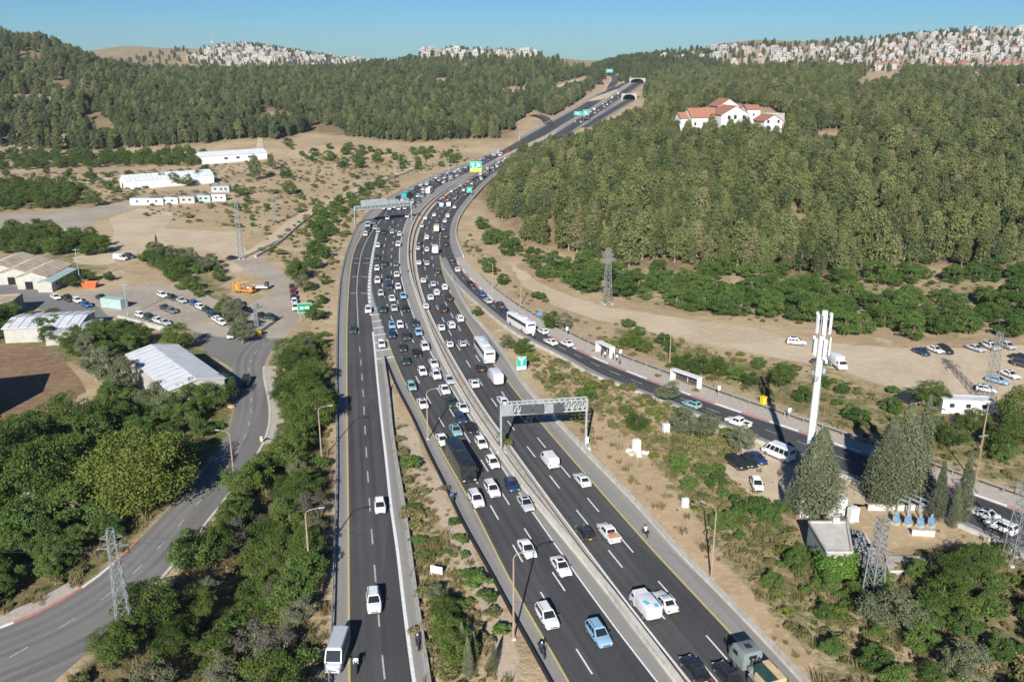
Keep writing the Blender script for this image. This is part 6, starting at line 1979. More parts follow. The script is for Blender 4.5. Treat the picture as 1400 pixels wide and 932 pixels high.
# --- dry grass tufts on the near slopes
def tuft(name, r, mat):
    V, F = [], []
    for k in range(46):
        a, q = r.uniform(0, 6.28), .55 * math.sqrt(r.random())
        x, y = math.cos(a) * q, math.sin(a) * q
        h, l, w, b = r.uniform(.25, .75), r.uniform(.05, .4), .035, r.uniform(0, 6.28)
        dx, dy = math.cos(b), math.sin(b)
        n = len(V)
        V += [(x - dy * w, y + dx * w, 0), (x + dy * w, y - dx * w, 0), (x + dx * l + dy * w * .3, y + dy * l - dx * w * .3, h), (x + dx * l - dy * w * .3, y + dy * l + dx * w * .3, h)]
        F.append((n, n + 1, n + 2, n + 3))
    return np_mesh(name, np.array(V), np.array(F), [mat], attr=[('tint', 'FACE', r.random(len(F)))])


_tg = []
for poly, gap, seed in [([(690, 470), (790, 500), (930, 556), (1040, 604), (1130, 640), (1320, 720), (1400, 760), (1500, 1000), (1110, 1000), (1000, 810), (900, 700), (800, 600), (720, 500)], 1.05, 81), ([(536, 560), (560, 590), (625, 720), (700, 932), (720, 990), (590, 990), (565, 760)], .9, 82), ([(440, 470), (458, 470), (456, 690), (446, 932), (448, 1000), (400, 1000), (425, 760), (444, 600)], .9, 83), ([(60, 1000), (95, 930), (215, 828), (308, 712), (366, 630), (384, 545), (446, 560), (430, 760), (410, 1000)], 1.2, 84), ([(-80, 860), (60, 838), (160, 772), (250, 680), (322, 560), (300, 540), (-80, 600)], 1.3, 85), ([(830, 435), (1060, 500), (1300, 570), (1460, 600), (1460, 690), (1250, 630), (1050, 550), (900, 490)], 1.7, 86)]:
    q = off_road(scatter(poly, gap, seed=seed, ymax=260), .9)
    _tg.append(q[nrng.random(len(q)) < .6])
_tg = np.concatenate(_tg)
for i, b in enumerate(_bad):
    _tg = _tg[~inside(b, _tg[:, 3], _tg[:, 4]) | (nrng.random(len(_tg)) < (.04 if i in (0, 1, 3) else .28))]
_gt = [[tag(obj('grass_tuft', tuft('grass_tuft', nrng, m), None, T(px, py), 0), lab, 'grass tuft')] for m, px, py, lab in (('dry_leaf', 905, 640, 'dry grass tuft on the bare slope, left of the white post cabinet'), ('dry_leaf', 950, 650, 'dry grass tuft on the bare slope, above the white post cabinet'), ('scrub_leaf', 925, 625, 'olive grass tuft on the bare slope below the olive trees'))]
stuff_cloud('dry_grass', _tg, nrng.gamma(4, .2, len(_tg)).clip(.3, 1.6), _gt)
for px, py, k, s, lab in ((690, 611, 'lime', .9, 'bright green bush at the median leg of the truss gantry'), (686, 600, 'green', .7, 'small green bush behind the bright one on the median'), (559, 345, 'scrub', .7, 'olive-coloured bush on the planted median at the far bend'), (559, 372, 'scrub', .6, 'olive-coloured bush on the planted median by the gore'), (745, 688, 'scrub', .35, 'tiny bush on the gravel of the near median')):
    bush(k, T(px, py), s, lab)
print('PLANTS', len(_R), len(_L), len(_D), len(_open), len(_e), len(_b))
# ------------------------------------------------------------------ buildings, masts, signs, small things
def wpt(p, z=0.0):
    return (p[0], p[1], p[2] + z)


def heading(a, b):
    return math.atan2(b[1] - a[1], b[0] - a[0])


# --- lamp posts
_lamp = None


def lamp(px, py, h, ang, label, two=False, mat='pole_brown', group='street lamps along the roads', dark=False):
    global _lamp
    p = T(px, py)
    r = thing('street_lamp', label, 'street lamp', p, ang, group)
    mb = MB()
    mb.tube((0, 0, 0), (0, 0, h * .5), .13, .11, mat, 8).tube((0, 0, h * .5), (0, 0, h - .6), .11, .08, mat, 8)
    mb.build('pole', r, smooth=True)
    for s in ((1, -1) if two else (1,)):
        am = MB().path([(0, 0, h - .6), (s * .25, 0, h - .15), (s * .8, 0, h), (s * 1.8, 0, h + .08)], .055, mat, 6)
        am.build('arm', r, smooth=True)
        MB().box((s * 2.1, 0, h + .08), (.75, .28, .14), 'galv', 0, .85).build('lamp_head', r)
    MB().box((0, 0, .15), (.5, .5, .3), 'concrete').build('base', r)
    return r


for px, py, h, a, lab, two in [
    (424, 786, 9.6, 0.3, 'brown street lamp in the shade left of the slip road, nearest', False), (440, 628, 9.6, .3, 'brown street lamp in the shade left of the slip road, beside the tree belt', False),
    (321, 662, 9.2, 2.9, 'brown street lamp leaning over the service road', False), (702, 874, 11.5, .25, 'tall brown lamp post at the near edge of the oncoming lanes', False), (585, 601, 9.5, .4, 'thin brown lamp post on the shoulder above the dark coach', False),
    (972, 792, 10.5, 2.3, 'brown lamp post at the foot of the outbound barrier', False), (712, 417, 8, 2.2, 'thin lamp post on the bank above the side road, right of two', False), (674, 397, 8, 2.2, 'thin lamp post on the bank above the side road, left of two', False),
    (915, 500, 8.5, 2.4, 'thin lamp post between the two bus shelters', False), (1341, 612, 8.5, 2.4, 'lamp post with a white head below the lattice pylon', False), (497, 900, 10, .3, 'lamp post at the edge of the slip road behind the silver van', True)][:-1]:
    lamp(px, py, h, a, lab, two)


# --- lattice pylons
def lattice(name, label, p, h, w0, w1, arms, mat='lattice_steel', rz=0.0, cat='pylon', panels=9, r=.055):
    t = thing(name, label, cat, p, rz)
    mb = MB()
    C4 = [(1, 1), (-1, 1), (-1, -1), (1, -1)]
    wz = lambda z: (w0 + (w1 - w0) * (z / h) ** .8) / 2
    for a, b in C4:
        mb.tube((a * wz(0), b * wz(0), 0), (a * wz(h), b * wz(h), h), r * 1.3, r, mat, 5)
    for i in range(panels):
        z0, z1 = h * i / panels, h * (i + 1) / panels
        for k in range(4):
            a, b = C4[k], C4[(k + 1) % 4]
            mb.tube((a[0] * wz(z0), a[1] * wz(z0), z0), (b[0] * wz(z1), b[1] * wz(z1), z1), r * .6, None, mat, 4)
            mb.tube((b[0] * wz(z0), b[1] * wz(z0), z0), (a[0] * wz(z1), a[1] * wz(z1), z1), r * .6, None, mat, 4)
            mb.tube((a[0] * wz(z1), a[1] * wz(z1), z1), (b[0] * wz(z1), b[1] * wz(z1), z1), r * .6, None, mat, 4)
    mb.build('lattice_body', t)
    for z, L in arms:
        am = MB()
        for s in (1, -1):
            for dy in (-.25, .25):
                am.tube((0, dy * wz(z) * 2, z), (s * L, 0, z + .15), r * .7, None, mat, 4)
                am.tube((0, dy * wz(z) * 2, z + .8), (s * L, 0, z + .15), r * .6, None, mat, 4)
        ao = am.build('crossarm', t)
        for s in (1, -1):
            ins = MB()
            for q in range(4):
                ins.tube((s * L * .95, 0, z - .1 - q * .22), (s * L * .95, 0, z - .22 - q * .22), .11, .09, 'steel_dark', 7)
            ins.build('insulator', ao)
    for a, b in C4:
        MB().box((a * w0 / 2, b * w0 / 2, .1), (.55, .55, .4), 'concrete').build('footing', t)
    return t


lattice('lattice_pylon', 'slim grey lattice pylon standing at the near service road', T(174, 876), 14.8, 1.7, .7, [(12.4, 1.7), (13.6, 1.2)], rz=.3)
lattice('lattice_pylon', 'tall grey lattice pylon in front of the wood beyond the side road', T(830, 415), 15.8, 2.2, .9, [(12.2, 2.4), (13.6, 1.7), (14.9, 1.2)], rz=.2)
lattice('lattice_pylon', 'grey lattice pylon among the cars at the end of the dirt road', T(1350, 553), 15.0, 2.2, .8, [(12.0, 2.3), (13.8, 1.6)], rz=.5)
lattice('lattice_mast', 'square lattice mast on the slope below the substation', T(1192, 818), 11.5, 1.8, 1.1, [], rz=.35, cat='mast', r=.08)
lattice('lattice_pylon', 'lattice pylon at the right edge beside the side road', T(1386, 768), 13, 2.2, 1.2, [(11.5, 2.0)], rz=.1)
lattice('lattice_mast', 'thin lattice mast on the pale dirt yard', T(330, 354), 20, 1.5, .9, [], rz=.2, cat='mast', r=.09)
lattice('lattice_mast', 'short lattice post at the bend of the service road', T(352, 456), 8, .9, .6, [], rz=.2, cat='mast', r=.07)
lattice('lattice_mast', 'faint lattice mast on the dry slope beside the pale track', T(375, 306), 13, 1.0, .6, [], rz=.2, cat='mast', r=.07)
for px, py, h, lab in [(110, 388, 11, 'double-armed utility pole at the end of the teal-roofed shed'), (175, 432, 9, 'thin grey pole in front of the parked cars in the yard'), (546, 236, 13, 'tall thin pole on the dry field by the far bend'), (460, 248, 10, 'thin pole on the dry field beside the track'), (1333, 662, 9, 'plain wooden pole right of the slim cypresses'), (614, 250, 14, 'thin tall pole beside the far oncoming lanes'), (710, 195, 16, 'tall thin mast at the foot of the climbing motorway'), (80, 262, 9, 'thin pole beside the farm grove')]:
    t = thing('utility_pole', lab, 'utility pole', T(px, py), .3)
    MB().tube((0, 0, -.2), (0, 0, h), .14, .09, 'wood' if 'wood' in lab else 'galv', 7).build('pole', t, smooth=True)
    MB().box((0, 0, h - .5), (1.8, .1, .12), 'galv').build('crossarm', t)
    if 'double' in lab:
        MB().box((0, 0, h - 4), (2.4, .12, .14), 'galv').build('crossarm', t)

# --- cables sagging between the pylons
def cable(label, a, b, sag):
    a, b = Vector(a), Vector(b)
    pts = [a.lerp(b, k / 14) - Vector((0, 0, sag * 4 * (k / 14) * (1 - k / 14))) - a for k in range(15)]
    o = obj('power_cable', MB().path(pts, .014, 'steel_dark', 4).mesh('power_cable'), None, tuple(a))
    tag(o, label, 'cable', 'power cables between pylons')


_pa, _pb, _pc, _pd = [Vector(T(*q)) for q in ((830, 415), (1350, 553), (1386, 768), (174, 876))]
for s, w in ((-1, 'left'), (1, 'right')):
    cable(f'thin power cable from the tall wood-edge pylon to the dirt road pylon, {w} wire', _pa + Vector((s * 2.2, 0, 12.0)), _pb + Vector((s * 2.0, 0, 11.8)), 3.5)
    cable(f'thin power cable from the dirt road pylon to the right edge, {w} wire', _pb + Vector((s * 2.0, 0, 11.8)), _pc + Vector((s * 1.8, 0, 11.3)), 2)
    cable(f'thin power cable running left from the service road pylon, {w} wire', _pd + Vector((s * 1.4, s * .4, 12.2)), _pd + Vector((-62, 14 + s * 2, 12.5)), 2.5)

# --- antenna mast
_mp = T(1098, 692)
t = thing('antenna_mast', 'white cylindrical antenna mast rising above the broad cypress', 'antenna mast', _mp)
MB().tube((0, 0, 0), (0, 0, 16), .54, .50, 'mast_white', 20).tube((0, 0, 16), (0, 0, 31), .50, .42, 'mast_white', 20).build('pole', t, smooth=True)
MB().box((0, 0, .2), (3, 3, .5), 'concrete').build('base', t)
for z, L, n, rr in ((29.2, 2.9, 6, 1.05), (25.8, 2.6, 5, 1.15)):
    for k in range(n):
        a = k * 2 * math.pi / n + .4 + z
        c, s = math.cos(a), math.sin(a)
        p = MB().box((c * rr, s * rr, z), (.20, .48, L), 'mast_white', a)
        po = p.build('antenna_panel', t, bevel=.02)
        MB().tube((c * .4, s * .4, z + .7), (c * rr, s * rr, z + .7), .04, None, 'galv', 5).tube((c * .4, s * .4, z - .7), (c * rr, s * rr, z - .7), .04, None, 'galv', 5).build('bracket', po)
for k, z in enumerate((24.2, 23.4, 25.0)):
    a = -1.2 + k * 1.1
    c, s = math.cos(a), math.sin(a)
    MB().tube((c * .75, s * .75, z), (c * 1.05, s * 1.05, z), .38, .30, 'mast_white', 14).build('dish', t, smooth=True)
for k in range(3):
    a = k * 2.1
    MB().box((math.cos(a) * .72, math.sin(a) * .72, 22 - k * .5), (.4, .5, .7), 'galv', a).build('radio_unit', t)
MB().box((.53, -.1, 11), (.06, .3, 18), 'galv').build('cable_ladder', t)


# --- truss gantry over the outbound lanes
def truss(mb, a, b, w, h, mat, n, r=.09):
    a, b = Vector(a), Vector(b)
    d = (b - a).normalized()
    s = d.cross(Vector((0, 0, 1))).normalized() * (w / 2)
    z = Vector((0, 0, h))
    rails = [(a + s, b + s), (a - s, b - s), (a + s + z, b + s + z), (a - s + z, b - s + z)]
    for p, q in rails:
        mb.tube(p, q, r, None, mat, 6)
    for i in range(n + 1):
        f = i / n
        P = [p.lerp(q, f) for p, q in rails]
        for i0, i1 in ((0, 1), (2, 3), (0, 2), (1, 3)):
            mb.tube(P[i0], P[i1], r * .6, None, mat, 4)
        if i < n:
            Q = [p.lerp(q, (i + 1) / n) for p, q in rails]
            for i0, i1 in ((0, 3), (0, 2), (1, 3), (2, 1)):
                mb.tube(P[i0], Q[i1], r * .5, None, mat, 4)


gl, gr = Vector(G(686, 617)), Vector(G(801, 612))
t = thing('truss_gantry', 'grey steel truss gantry spanning the outbound lanes', 'gantry', tuple(gl))
d = gr - gl
mb = MB()
truss(mb, (0, 0, 7.0), (d.x, d.y, 7.4), 1.3, 1.9, 'galv', 16, .14)
mb.build('truss_beam', t)
for o in ((0, 0), (d.x, d.y)):
    for q in (-.5, .5):
        MB().tube((o[0] + q * .2, o[1] + q * 1.2, 0), (o[0] + q * .2, o[1] + q * 1.2, 9.1), .24, .20, 'galv', 10).build('leg', t, smooth=True)
    MB().box((o[0], o[1], .3), (1.6, 2.2, .6), 'concrete').build('footing', t)
ang = math.atan2(d.y, d.x)
for f, wd, m in ((.07, 1.9, 'steel_dull'), (.29, 2.0, 'steel_dark'), (.43, 1.9, 'steel_dark'), (.66, 1.8, 'steel_dark'), (.56, 1.4, 'steel_dull')):
    MB().box((d.x * f + .02, d.y * f - .82, 8.05), (wd, .12, 1.7), m, ang).build('sign_back' if m == 'steel_dull' else 'lane_signal', t, bevel=.03)
MB().box((d.x + .1, d.y - .9, 1.9), (.5, .3, 1.2), 'white_paint').build('control_box', t)

# --- overhead sign gantry across the oncoming lanes
ga, gb = Vector(G(486, 309)), Vector(G(563, 301))
t = thing('sign_gantry', 'pale grey sign gantry over the oncoming lanes, seen from behind', 'gantry', tuple(ga))
d = gb - ga
ang = math.atan2(d.y, d.x)
mb = MB()
truss(mb, (0, 0, 6.4), (d.x, d.y, 6.4), 1.2, 1.5, 'galv', 14, .14)
mb.build('truss_beam', t)
for o in ((0, 0), (d.x, d.y)):
    for q in (-.5, .5):
        MB().tube((o[0], o[1] + q * 1.2, 0), (o[0], o[1] + q * 1.2, 8.0), .22, None, 'galv', 8).build('leg', t, smooth=True)
for f, wd, hh in ((.33, 11.5, 4.0), (.66, 5.5, 3.2), (.86, 4.2, 2.6)):
    MB().box((d.x * f, d.y * f + .85, 6.1 + hh / 2), (wd, .14, hh), 'galv', ang).build('sign_back', t, bevel=.03)
    for k in (-.3, 0, .3):
        MB().box((d.x * f + wd * k * math.cos(ang), d.y * f + .72 + wd * k * math.sin(ang), 6.1 + hh / 2), (.14, .12, hh), 'steel_dull', ang).build('sign_rib', t)


# --- green road signs
def text_rows(mb, w, h, rows, y, mat='sign_white'):
    """Rows of short strokes where the photo shows white lettering too small to read."""
    for zz, items in rows:
        for x0, x1, hh in items:
            mb.box(((x0 + x1) / 2 * w, y, zz * h), ((x1 - x0) * w, .03, hh * h), mat)


def road_sign(label, p, rz, w, h, z, rows, posts=2, mat='sign_green', strip_=None, cat='road sign'):
    t = thing('road_sign', label, cat, p, rz)
    MB().box((0, 0, z + h / 2), (w, .10, h), mat).build('panel', t, bevel=.02)
    MB().box((0, -.056, z + h / 2), (w * .97, .012, h * .95), 'sign_white').box((0, -.066, z + h / 2), (w * .94, .012, h * .90), mat).build('border', t)
    mb = MB()
    text_rows(mb, w, h, [(zz + z / h, it) for zz, it in rows], -.085)
    if mb.v:
        mb.build('lettering', t)
    if strip_:
        MB().box((0, 0, z - strip_[1] / 2 - .03), (w, .10, strip_[1]), strip_[0]).build('lower_panel', t)
    for k in range(posts):
        x = (-.36 + .72 * k / max(1, posts - 1)) * w if posts > 1 else 0
        MB().tube((x, .14, 0), (x, .14, z + h * .9), .09, None, 'galv', 7).build('post', t, smooth=True)
    return t


road_sign('green route sign on the roadside below the far left bend', T(418, 440), .15, 3.7, 2.7, 2.4, [(.52, [(-.32, -.27, .3), (-.25, -.10, .12), (-.17, -.12, .3), (-.06, -.02, .12), (.04, .09, .3), (.09, .24, .12), (.18, .23, .3), (.27, .30, .3)])], mat='sign_deep')
road_sign('green motorway sign with a white arrow on the verge by the white coach', T(713, 508), .3, 2.2, 2.3, 1.2, [(.45, [(-.06, .06, .55)]), (.72, [(-.22, .02, .12), (.08, .22, .12)]), (.86, [(-.34, -.1, .08), (.12, .34, .08)])], strip_=('sign_white', .7))
road_sign('small green sign on the shoulder of the far bend', (lambda p: (p[0] + 1, p[1], p[2]))(RP(639, 267)), .2, 2.6, 2.6, 1.4, [(.5, [(-.2, .2, .2)])])
_q = RP(663, 246)
t = road_sign('large green sign above a yellow strip over the far outbound lanes', (_q[0] - 5.0, _q[1] - 2, _q[2]), .12, 6.6, 4.0, 6.4, [(.70, [(-.38, -.12, .12), (.05, .30, .12)]), (.45, [(-.34, -.18, .10), (.10, .36, .2)]), (.22, [(-.30, -.05, .08), (.02, .12, .12)])], strip_=('sign_yellow', 1.6))
for px, py, lab, w, h in ((801, 167, 'bright green sign over the climbing motorway, right and larger', 5.6, 4.6), (790, 167, 'bright green sign over the climbing motorway, left and wider', 7, 3.2)):
    _q = RP(px, py)
    road_sign(lab, (_q[0] - (0 if 'right' in lab else 3), _q[1], _q[2]), .1, w, h, 6.0, [(.55, [(-.3, .1, .12)]), (.3, [(-.2, .25, .1)])])
_q = T(833, 106)
road_sign('small green sign high on the exit road below the skyline', _q, 0, 8.5, 4.2, 6, [(.5, [(-.3, .3, .14)])])
# white-backed sign in the planted strip
_q = T(597, 787)
t = thing('road_sign', 'low white board on two posts in the planted strip', 'road sign', _q, -.35)
MB().box((0, 0, .95), (1.7, .12, 1.0), 'sign_white', 0).build('panel', t)
for s in (-1, 1):
    MB().tube((s * .75, .1, 0), (s * .75, .1, 1.45), .06, None, 'white_paint', 6).build('post', t)
# other small roadside things
for px, py, rz, lab in ((848, 493, .3, 'white bus stop sign right of the first shelter'), (982, 544, .3, 'white bus stop sign right of the second shelter'), (1078, 575, .3, 'white bus stop sign on the pavement left of the antenna mast'), (775, 461, .3, 'small white sign on the pavement above the white sedan')):
    t = thing('bus_stop_sign', lab, 'sign', T(px, py), rz)
    MB().tube((0, 0, 0), (0, 0, 2.6), .05, None, 'galv', 6).build('post', t)
    MB().box((0, -.04, 2.2), (.6, .05, .9), 'sign_white').build('panel', t)
t = thing('warning_sign', 'pale blue-backed sign beside the coach on the side road', 'sign', T(737, 438), .4)
MB().tube((0, 0, 0), (0, 0, 2.2), .05, None, 'galv', 6).build('post', t)
MB().box((0, -.04, 1.8), (1.2, .06, 1.0), 'blue_equipment').build('panel', t)
t = thing('warning_sign', 'yellow and white marker at the edge of the service road', 'sign', T(358, 606), .2)
MB().tube((0, 0, 0), (0, 0, 1.2), .04, None, 'galv', 6).build('post', t)
MB().box((0, -.03, 1.0), (.45, .06, .7), 'sign_white').box((0, -.03, .55), (.45, .06, .3), 'yellow').build('panel', t)
for px, py, lab in ((355, 459, 'yellow cabinet at the foot of the lattice post by the bend'), (1043, 552, 'yellow box standing on the verge left of the antenna mast')):
    t = thing('cabinet', lab, 'cabinet', T(px, py), .4)
    MB().box((0, 0, .75), (1.0, .9, 1.5), 'yellow').build('housing', t, bevel=.04)
    MB().box((0, 0, 1.55), (1.15, 1.05, .12), 'yellow').build('cover', t)
for px, py, s, lab in ((910, 592, 1.0, 'white cabinet beside the olive trees at the side road'), (936, 693, .8, 'white post cabinet on the bare slope'), (1146, 703, 1.1, 'white cabinet behind the flat concrete roof, left'), (1165, 712, 1.2, 'white cabinet behind the flat concrete roof, right')):
    t = thing('cabinet', lab, 'cabinet', T(px, py), .3)
    MB().box((0, 0, .95 * s), (1.2 * s, .8 * s, 1.9 * s), 'white_paint').build('housing', t, bevel=.04)
    MB().box((0, 0, .05), (1.4 * s, 1.0 * s, .2), 'concrete').build('plinth', t)
    MB().box((0, -.41 * s, .95 * s), (.05, .03, 1.6 * s), 'galv').build('door_seam', t)
# white stone outcrop with a standing block
p = T(871, 618)
t = thing('concrete_block', 'white concrete block with spilled slabs on the bare slope', 'concrete block', p, .4)
MB().box((-.2, 0, 1.25), (1.3, 1.1, 2.5), 'white_paint', 0, .86).build('standing_block', t, bevel=.05)
for k in range(7):
    a = k * 1.1
    MB().box((math.cos(a) * (1.2 + .25 * (k % 3)), math.sin(a) * 1.1 - .2, .22), (1.4, .9, .5), 'rock' if k % 3 == 0 else 'white_paint', a, .8).build('slab', t, bevel=.06)


# --- bus shelters and waiting people
def shelter(px, py, rz, L, label):
    t = thing('bus_shelter', label, 'bus shelter', T(px, py), rz)
    MB().box((0, 0, 2.55), (L, 1.7, .14), 'white_paint').build('roof', t, bevel=.04)
    MB().box((0, .72, 1.3), (L * .94, .08, 2.1), 'steel_dark').build('rear_panel', t)  # dark colour stands in for the shade under the shelter roof
    for s in (1, -1):
        MB().box((s * (L / 2 - .1), 0, 1.28), (.10, 1.5, 2.4), 'white_paint').build('side_panel', t)
    for s in (-.5, 0, .5):
        MB().box((s * L * .9, .66, 1.25), (.1, .1, 2.5), 'white_paint').build('post', t)
    MB().box((0, .40, .48), (L * .75, .42, .08), 'wood').box((-L * .3, .40, .22), (.1, .3, .44), 'steel_dull').box((L * .3, .40, .22), (.1, .3, .44), 'steel_dull').build('bench', t)


_sa = tangent(SIDEREF, G(828, 480)) + math.pi
shelter(827, 485, _sa, 5.6, 'white bus shelter with people beside it on the side road')
shelter(937, 526, tangent(SIDEREF, G(937, 520)) + math.pi, 7.4, 'longer white bus shelter lower down the side road')
for px, py, sh, lab in ((843, 494, 'cloth_white', 'person in white waiting right of the first bus shelter'), (847, 499, 'cloth_blue', 'person in blue waiting by the bus stop sign'), (838, 492, 'cloth_dark', 'person in dark clothes at the end of the first bus shelter'), (822, 487, 'cloth_dark', 'person in dark clothes in front of the first bus shelter'), (827, 490, 'cloth_white', 'person in white in front of the first bus shelter'), (353, 422, 'cloth_dark', 'person in dark clothes beside the parked black sedan at the bend')):
    mb = MB()
    person_mb(mb, (0, 0, 0), 0, False, sh)
    q = T(px, py)
    tag(obj('person', mb.mesh('person', True), None, (q[0], q[1], .14 if py > 430 else q[2]), rng.uniform(-2.4, -.8)), lab, 'person')


# --- houses and sheds
def gable(name, label, cat, p, rz, L, Wd, h, rise, wall, roof, windows=(), over=.4, doors=(), group=None, foot=-.6):
    """A ridge-roofed building with its ridge along x."""
    t = thing(name, label, cat, p, rz, group)
    w = MB()
    hl, hw = L / 2, Wd / 2
    w.add([(-hl, -hw, foot), (hl, -hw, foot), (hl, hw, foot), (-hl, hw, foot), (-hl, -hw, h), (hl, -hw, h), (hl, hw, h), (-hl, hw, h), (-hl, 0, h + rise), (hl, 0, h + rise)], [(0, 1, 5, 4), (2, 3, 7, 6), (1, 2, 6, 9, 5), (3, 0, 4, 8, 7)], wall)
    w.build('wall', t)
    k = over
    dz = rise * k / hw
    rf = MB()
    for s in (1, -1):
        rf.add([(-hl - k, s * (hw + k), h - dz), (hl + k, s * (hw + k), h - dz), (hl + k, 0, h + rise + .02), (-hl - k, 0, h + rise + .02), (-hl - k, s * (hw + k), h - dz + .14), (hl + k, s * (hw + k), h - dz + .14), (hl + k, 0, h + rise + .18), (-hl - k, 0, h + rise + .18)], [(4, 5, 6, 7), (0, 1, 5, 4), (1, 2, 6, 5), (3, 0, 4, 7), (3, 2, 1, 0)], roof)
    if roof in ('white_roof', 'roof_rust', 'roof_teal', 'roof_grey'):
        sl = math.hypot(hw + k, rise + dz)
        for q in range(int(L / 2.2) + 1):
            x = -hl + (q + .5) * 2.2
            if x > hl:
                break
            for s in (1, -1):
                z0, z1 = h - dz + .17, h + rise + .21
                rf.add([(x - .06, s * (hw + k), z0), (x + .06, s * (hw + k), z0), (x + .06, 0, z1), (x - .06, 0, z1), (x - .06, s * (hw + k), z0 + .06), (x + .06, s * (hw + k), z0 + .06), (x + .06, 0, z1 + .06), (x - .06, 0, z1 + .06)], [(4, 5, 6, 7), (0, 1, 5, 4), (1, 2, 6, 5), (3, 0, 4, 7)], 'roof_grey')
    rf.build('roof', t)
    for side, x, z, ww, wh in windows:
        if side in 'fb':
            s = -1 if side == 'f' else 1
            a = MB().box((x, s * (hw + .02), z), (ww, .10, wh), 'window_dark')
            fr = MB().box((x, s * (hw + .03), z - wh / 2 - .06), (ww + .3, .18, .1), 'concrete_pale')
        else:
            s = -1 if side == 'l' else 1
            a = MB().box((s * (hl + .02), x, z), (.10, ww, wh), 'window_dark')
            fr = MB().box((s * (hl + .03), x, z - wh / 2 - .06), (.18, ww + .3, .1), 'concrete_pale')
        o = a.build('window', t)
        fr.build('sill', o)
    for side, x, ww, wh in doors:
        s = -1 if side in 'fl' else 1
        (MB().box((x, s * (hw + .03), wh / 2), (ww, .1, wh), 'void_dark') if side in 'fb' else MB().box((s * (hl + .03), x, wh / 2), (.1, ww, wh), 'void_dark')).build('door', t)
    return t


def flat(name, label, cat, p, rz, L, Wd, h, wall, roof, windows=(), parapet=.5, group=None):
    t = thing(name, label, cat, p, rz, group)
    MB().box((0, 0, h / 2 - .4), (L, Wd, h + .8), wall).build('wall', t)
    MB().box((0, 0, h + .03), (L - .5, Wd - .5, .06), roof).build('roof', t)
    if parapet:
        pr = MB()
        for s in (1, -1):
            pr.box((0, s * (Wd / 2 - .12), h + parapet / 2), (L + .04, .26, parapet), wall).box((s * (L / 2 - .12), 0, h + parapet / 2), (.26, Wd - .5, parapet), wall)
        pr.build('parapet', t)
    for side, x, z, ww, wh in windows:
        if side in 'fb':
            s = -1 if side == 'f' else 1
            MB().box((x, s * (Wd / 2 + .02), z), (ww, .1, wh), 'window_dark').build('window', t)
        else:
            s = -1 if side == 'l' else 1
            MB().box((s * (L / 2 + .02), x, z), (.1, ww, wh), 'window_dark').build('window', t)
    return t


# villa on the spur: four white wings under red tile
_v = T(985, 190)
va = .25


def vp(px, py):
    return T(px, py)


V0 = Vector(vp(1000, 192))
def wing(label, dx, dy, dz, rz, L, Wd, h, rise, windows, name='villa_wing'):
    c, s = math.cos(va), math.sin(va)
    dx, dy = dx * .85, dy * .85
    p = (V0.x + dx * c - dy * s, V0.y + dx * s + dy * c, V0.z + dz + 3.0)
    L, Wd = L * .88, Wd * .88
    return gable(name, label, 'building', p, va + rz, L, Wd, h, rise, 'villa_white', 'roof_tile', windows, .6, (), 'wings of the villa on the spur', -10)


wing('white gabled main house of the villa with red tile roof, windows in three rows', -3, 0, 0, math.pi / 2, 16, 18, 11, 4.2, [('l', x, z, 1.7, 2.0) for x, z in ((-5, 9.4), (0, 9.6), (3.5, 9.4), (-5, 5.8), (-1.5, 5.8), (5, 2.4), (6.5, 2.4), (-6, 2.0), (2, 5.8))])
wing('left wing of the white villa with a broad red hipped roof', -20, 6, 0, 0, 16, 13, 9.5, 4.2, [('f', x, 6, 1.2, 1.5) for x in (-5, 0, 5)])
wing('rear gabled house of the villa rising above the main roof', 1, 15, 2.5, math.pi / 2, 12, 14, 12, 3.6, [('l', 2, 12.2, 1, 1)])
wing('small red-roofed tower house at the left end of the villa', -30, 8, 0, 0, 7, 8, 9, 2.5, [('f', 0, 6, 1, 1.4)])
wing('white gabled guest house right of the villa with dark windows', 22, -4, -1.5, math.pi / 2, 13, 12, 9, 3, [('l', x, z, 1.4, 1.6) for x, z in ((-3, 8.6), (3, 8.6), (-2, 5.2), (-3.5, 1.8))])
wing('low red-roofed link between the villa and its guest house', 13, 0, 0, 0, 9, 8, 4, 1.2, [('f', 0, 2.5, 1.2, 1.2)])
wing('white house with a red roof behind the guest house', 26, 26, 4, 0, 9, 9, 8, 2, [('f', 0, 5, 1.1, 1.2)])
for px, py, L, h, lab in ((1052, 168, 16, 5, 'white stone block behind the villa guest house'), (1069, 190, 8, 5, 'small white house right of the villa among pines'), (1152, 196, 6, 4, 'tiny white hut in the wood right of the villa, left of two'), (1183, 194, 6, 4, 'tiny white hut in the wood right of the villa, right of two'), (925, 172, 5, 3.5, 'small white hut left of the villa')):
    q = T(px, py)
    flat('hut', lab, 'building', q, .3, L, 6, h, 'house_white', 'house_roof', [('f', 0, h * .6, 1.1, 1.1)])

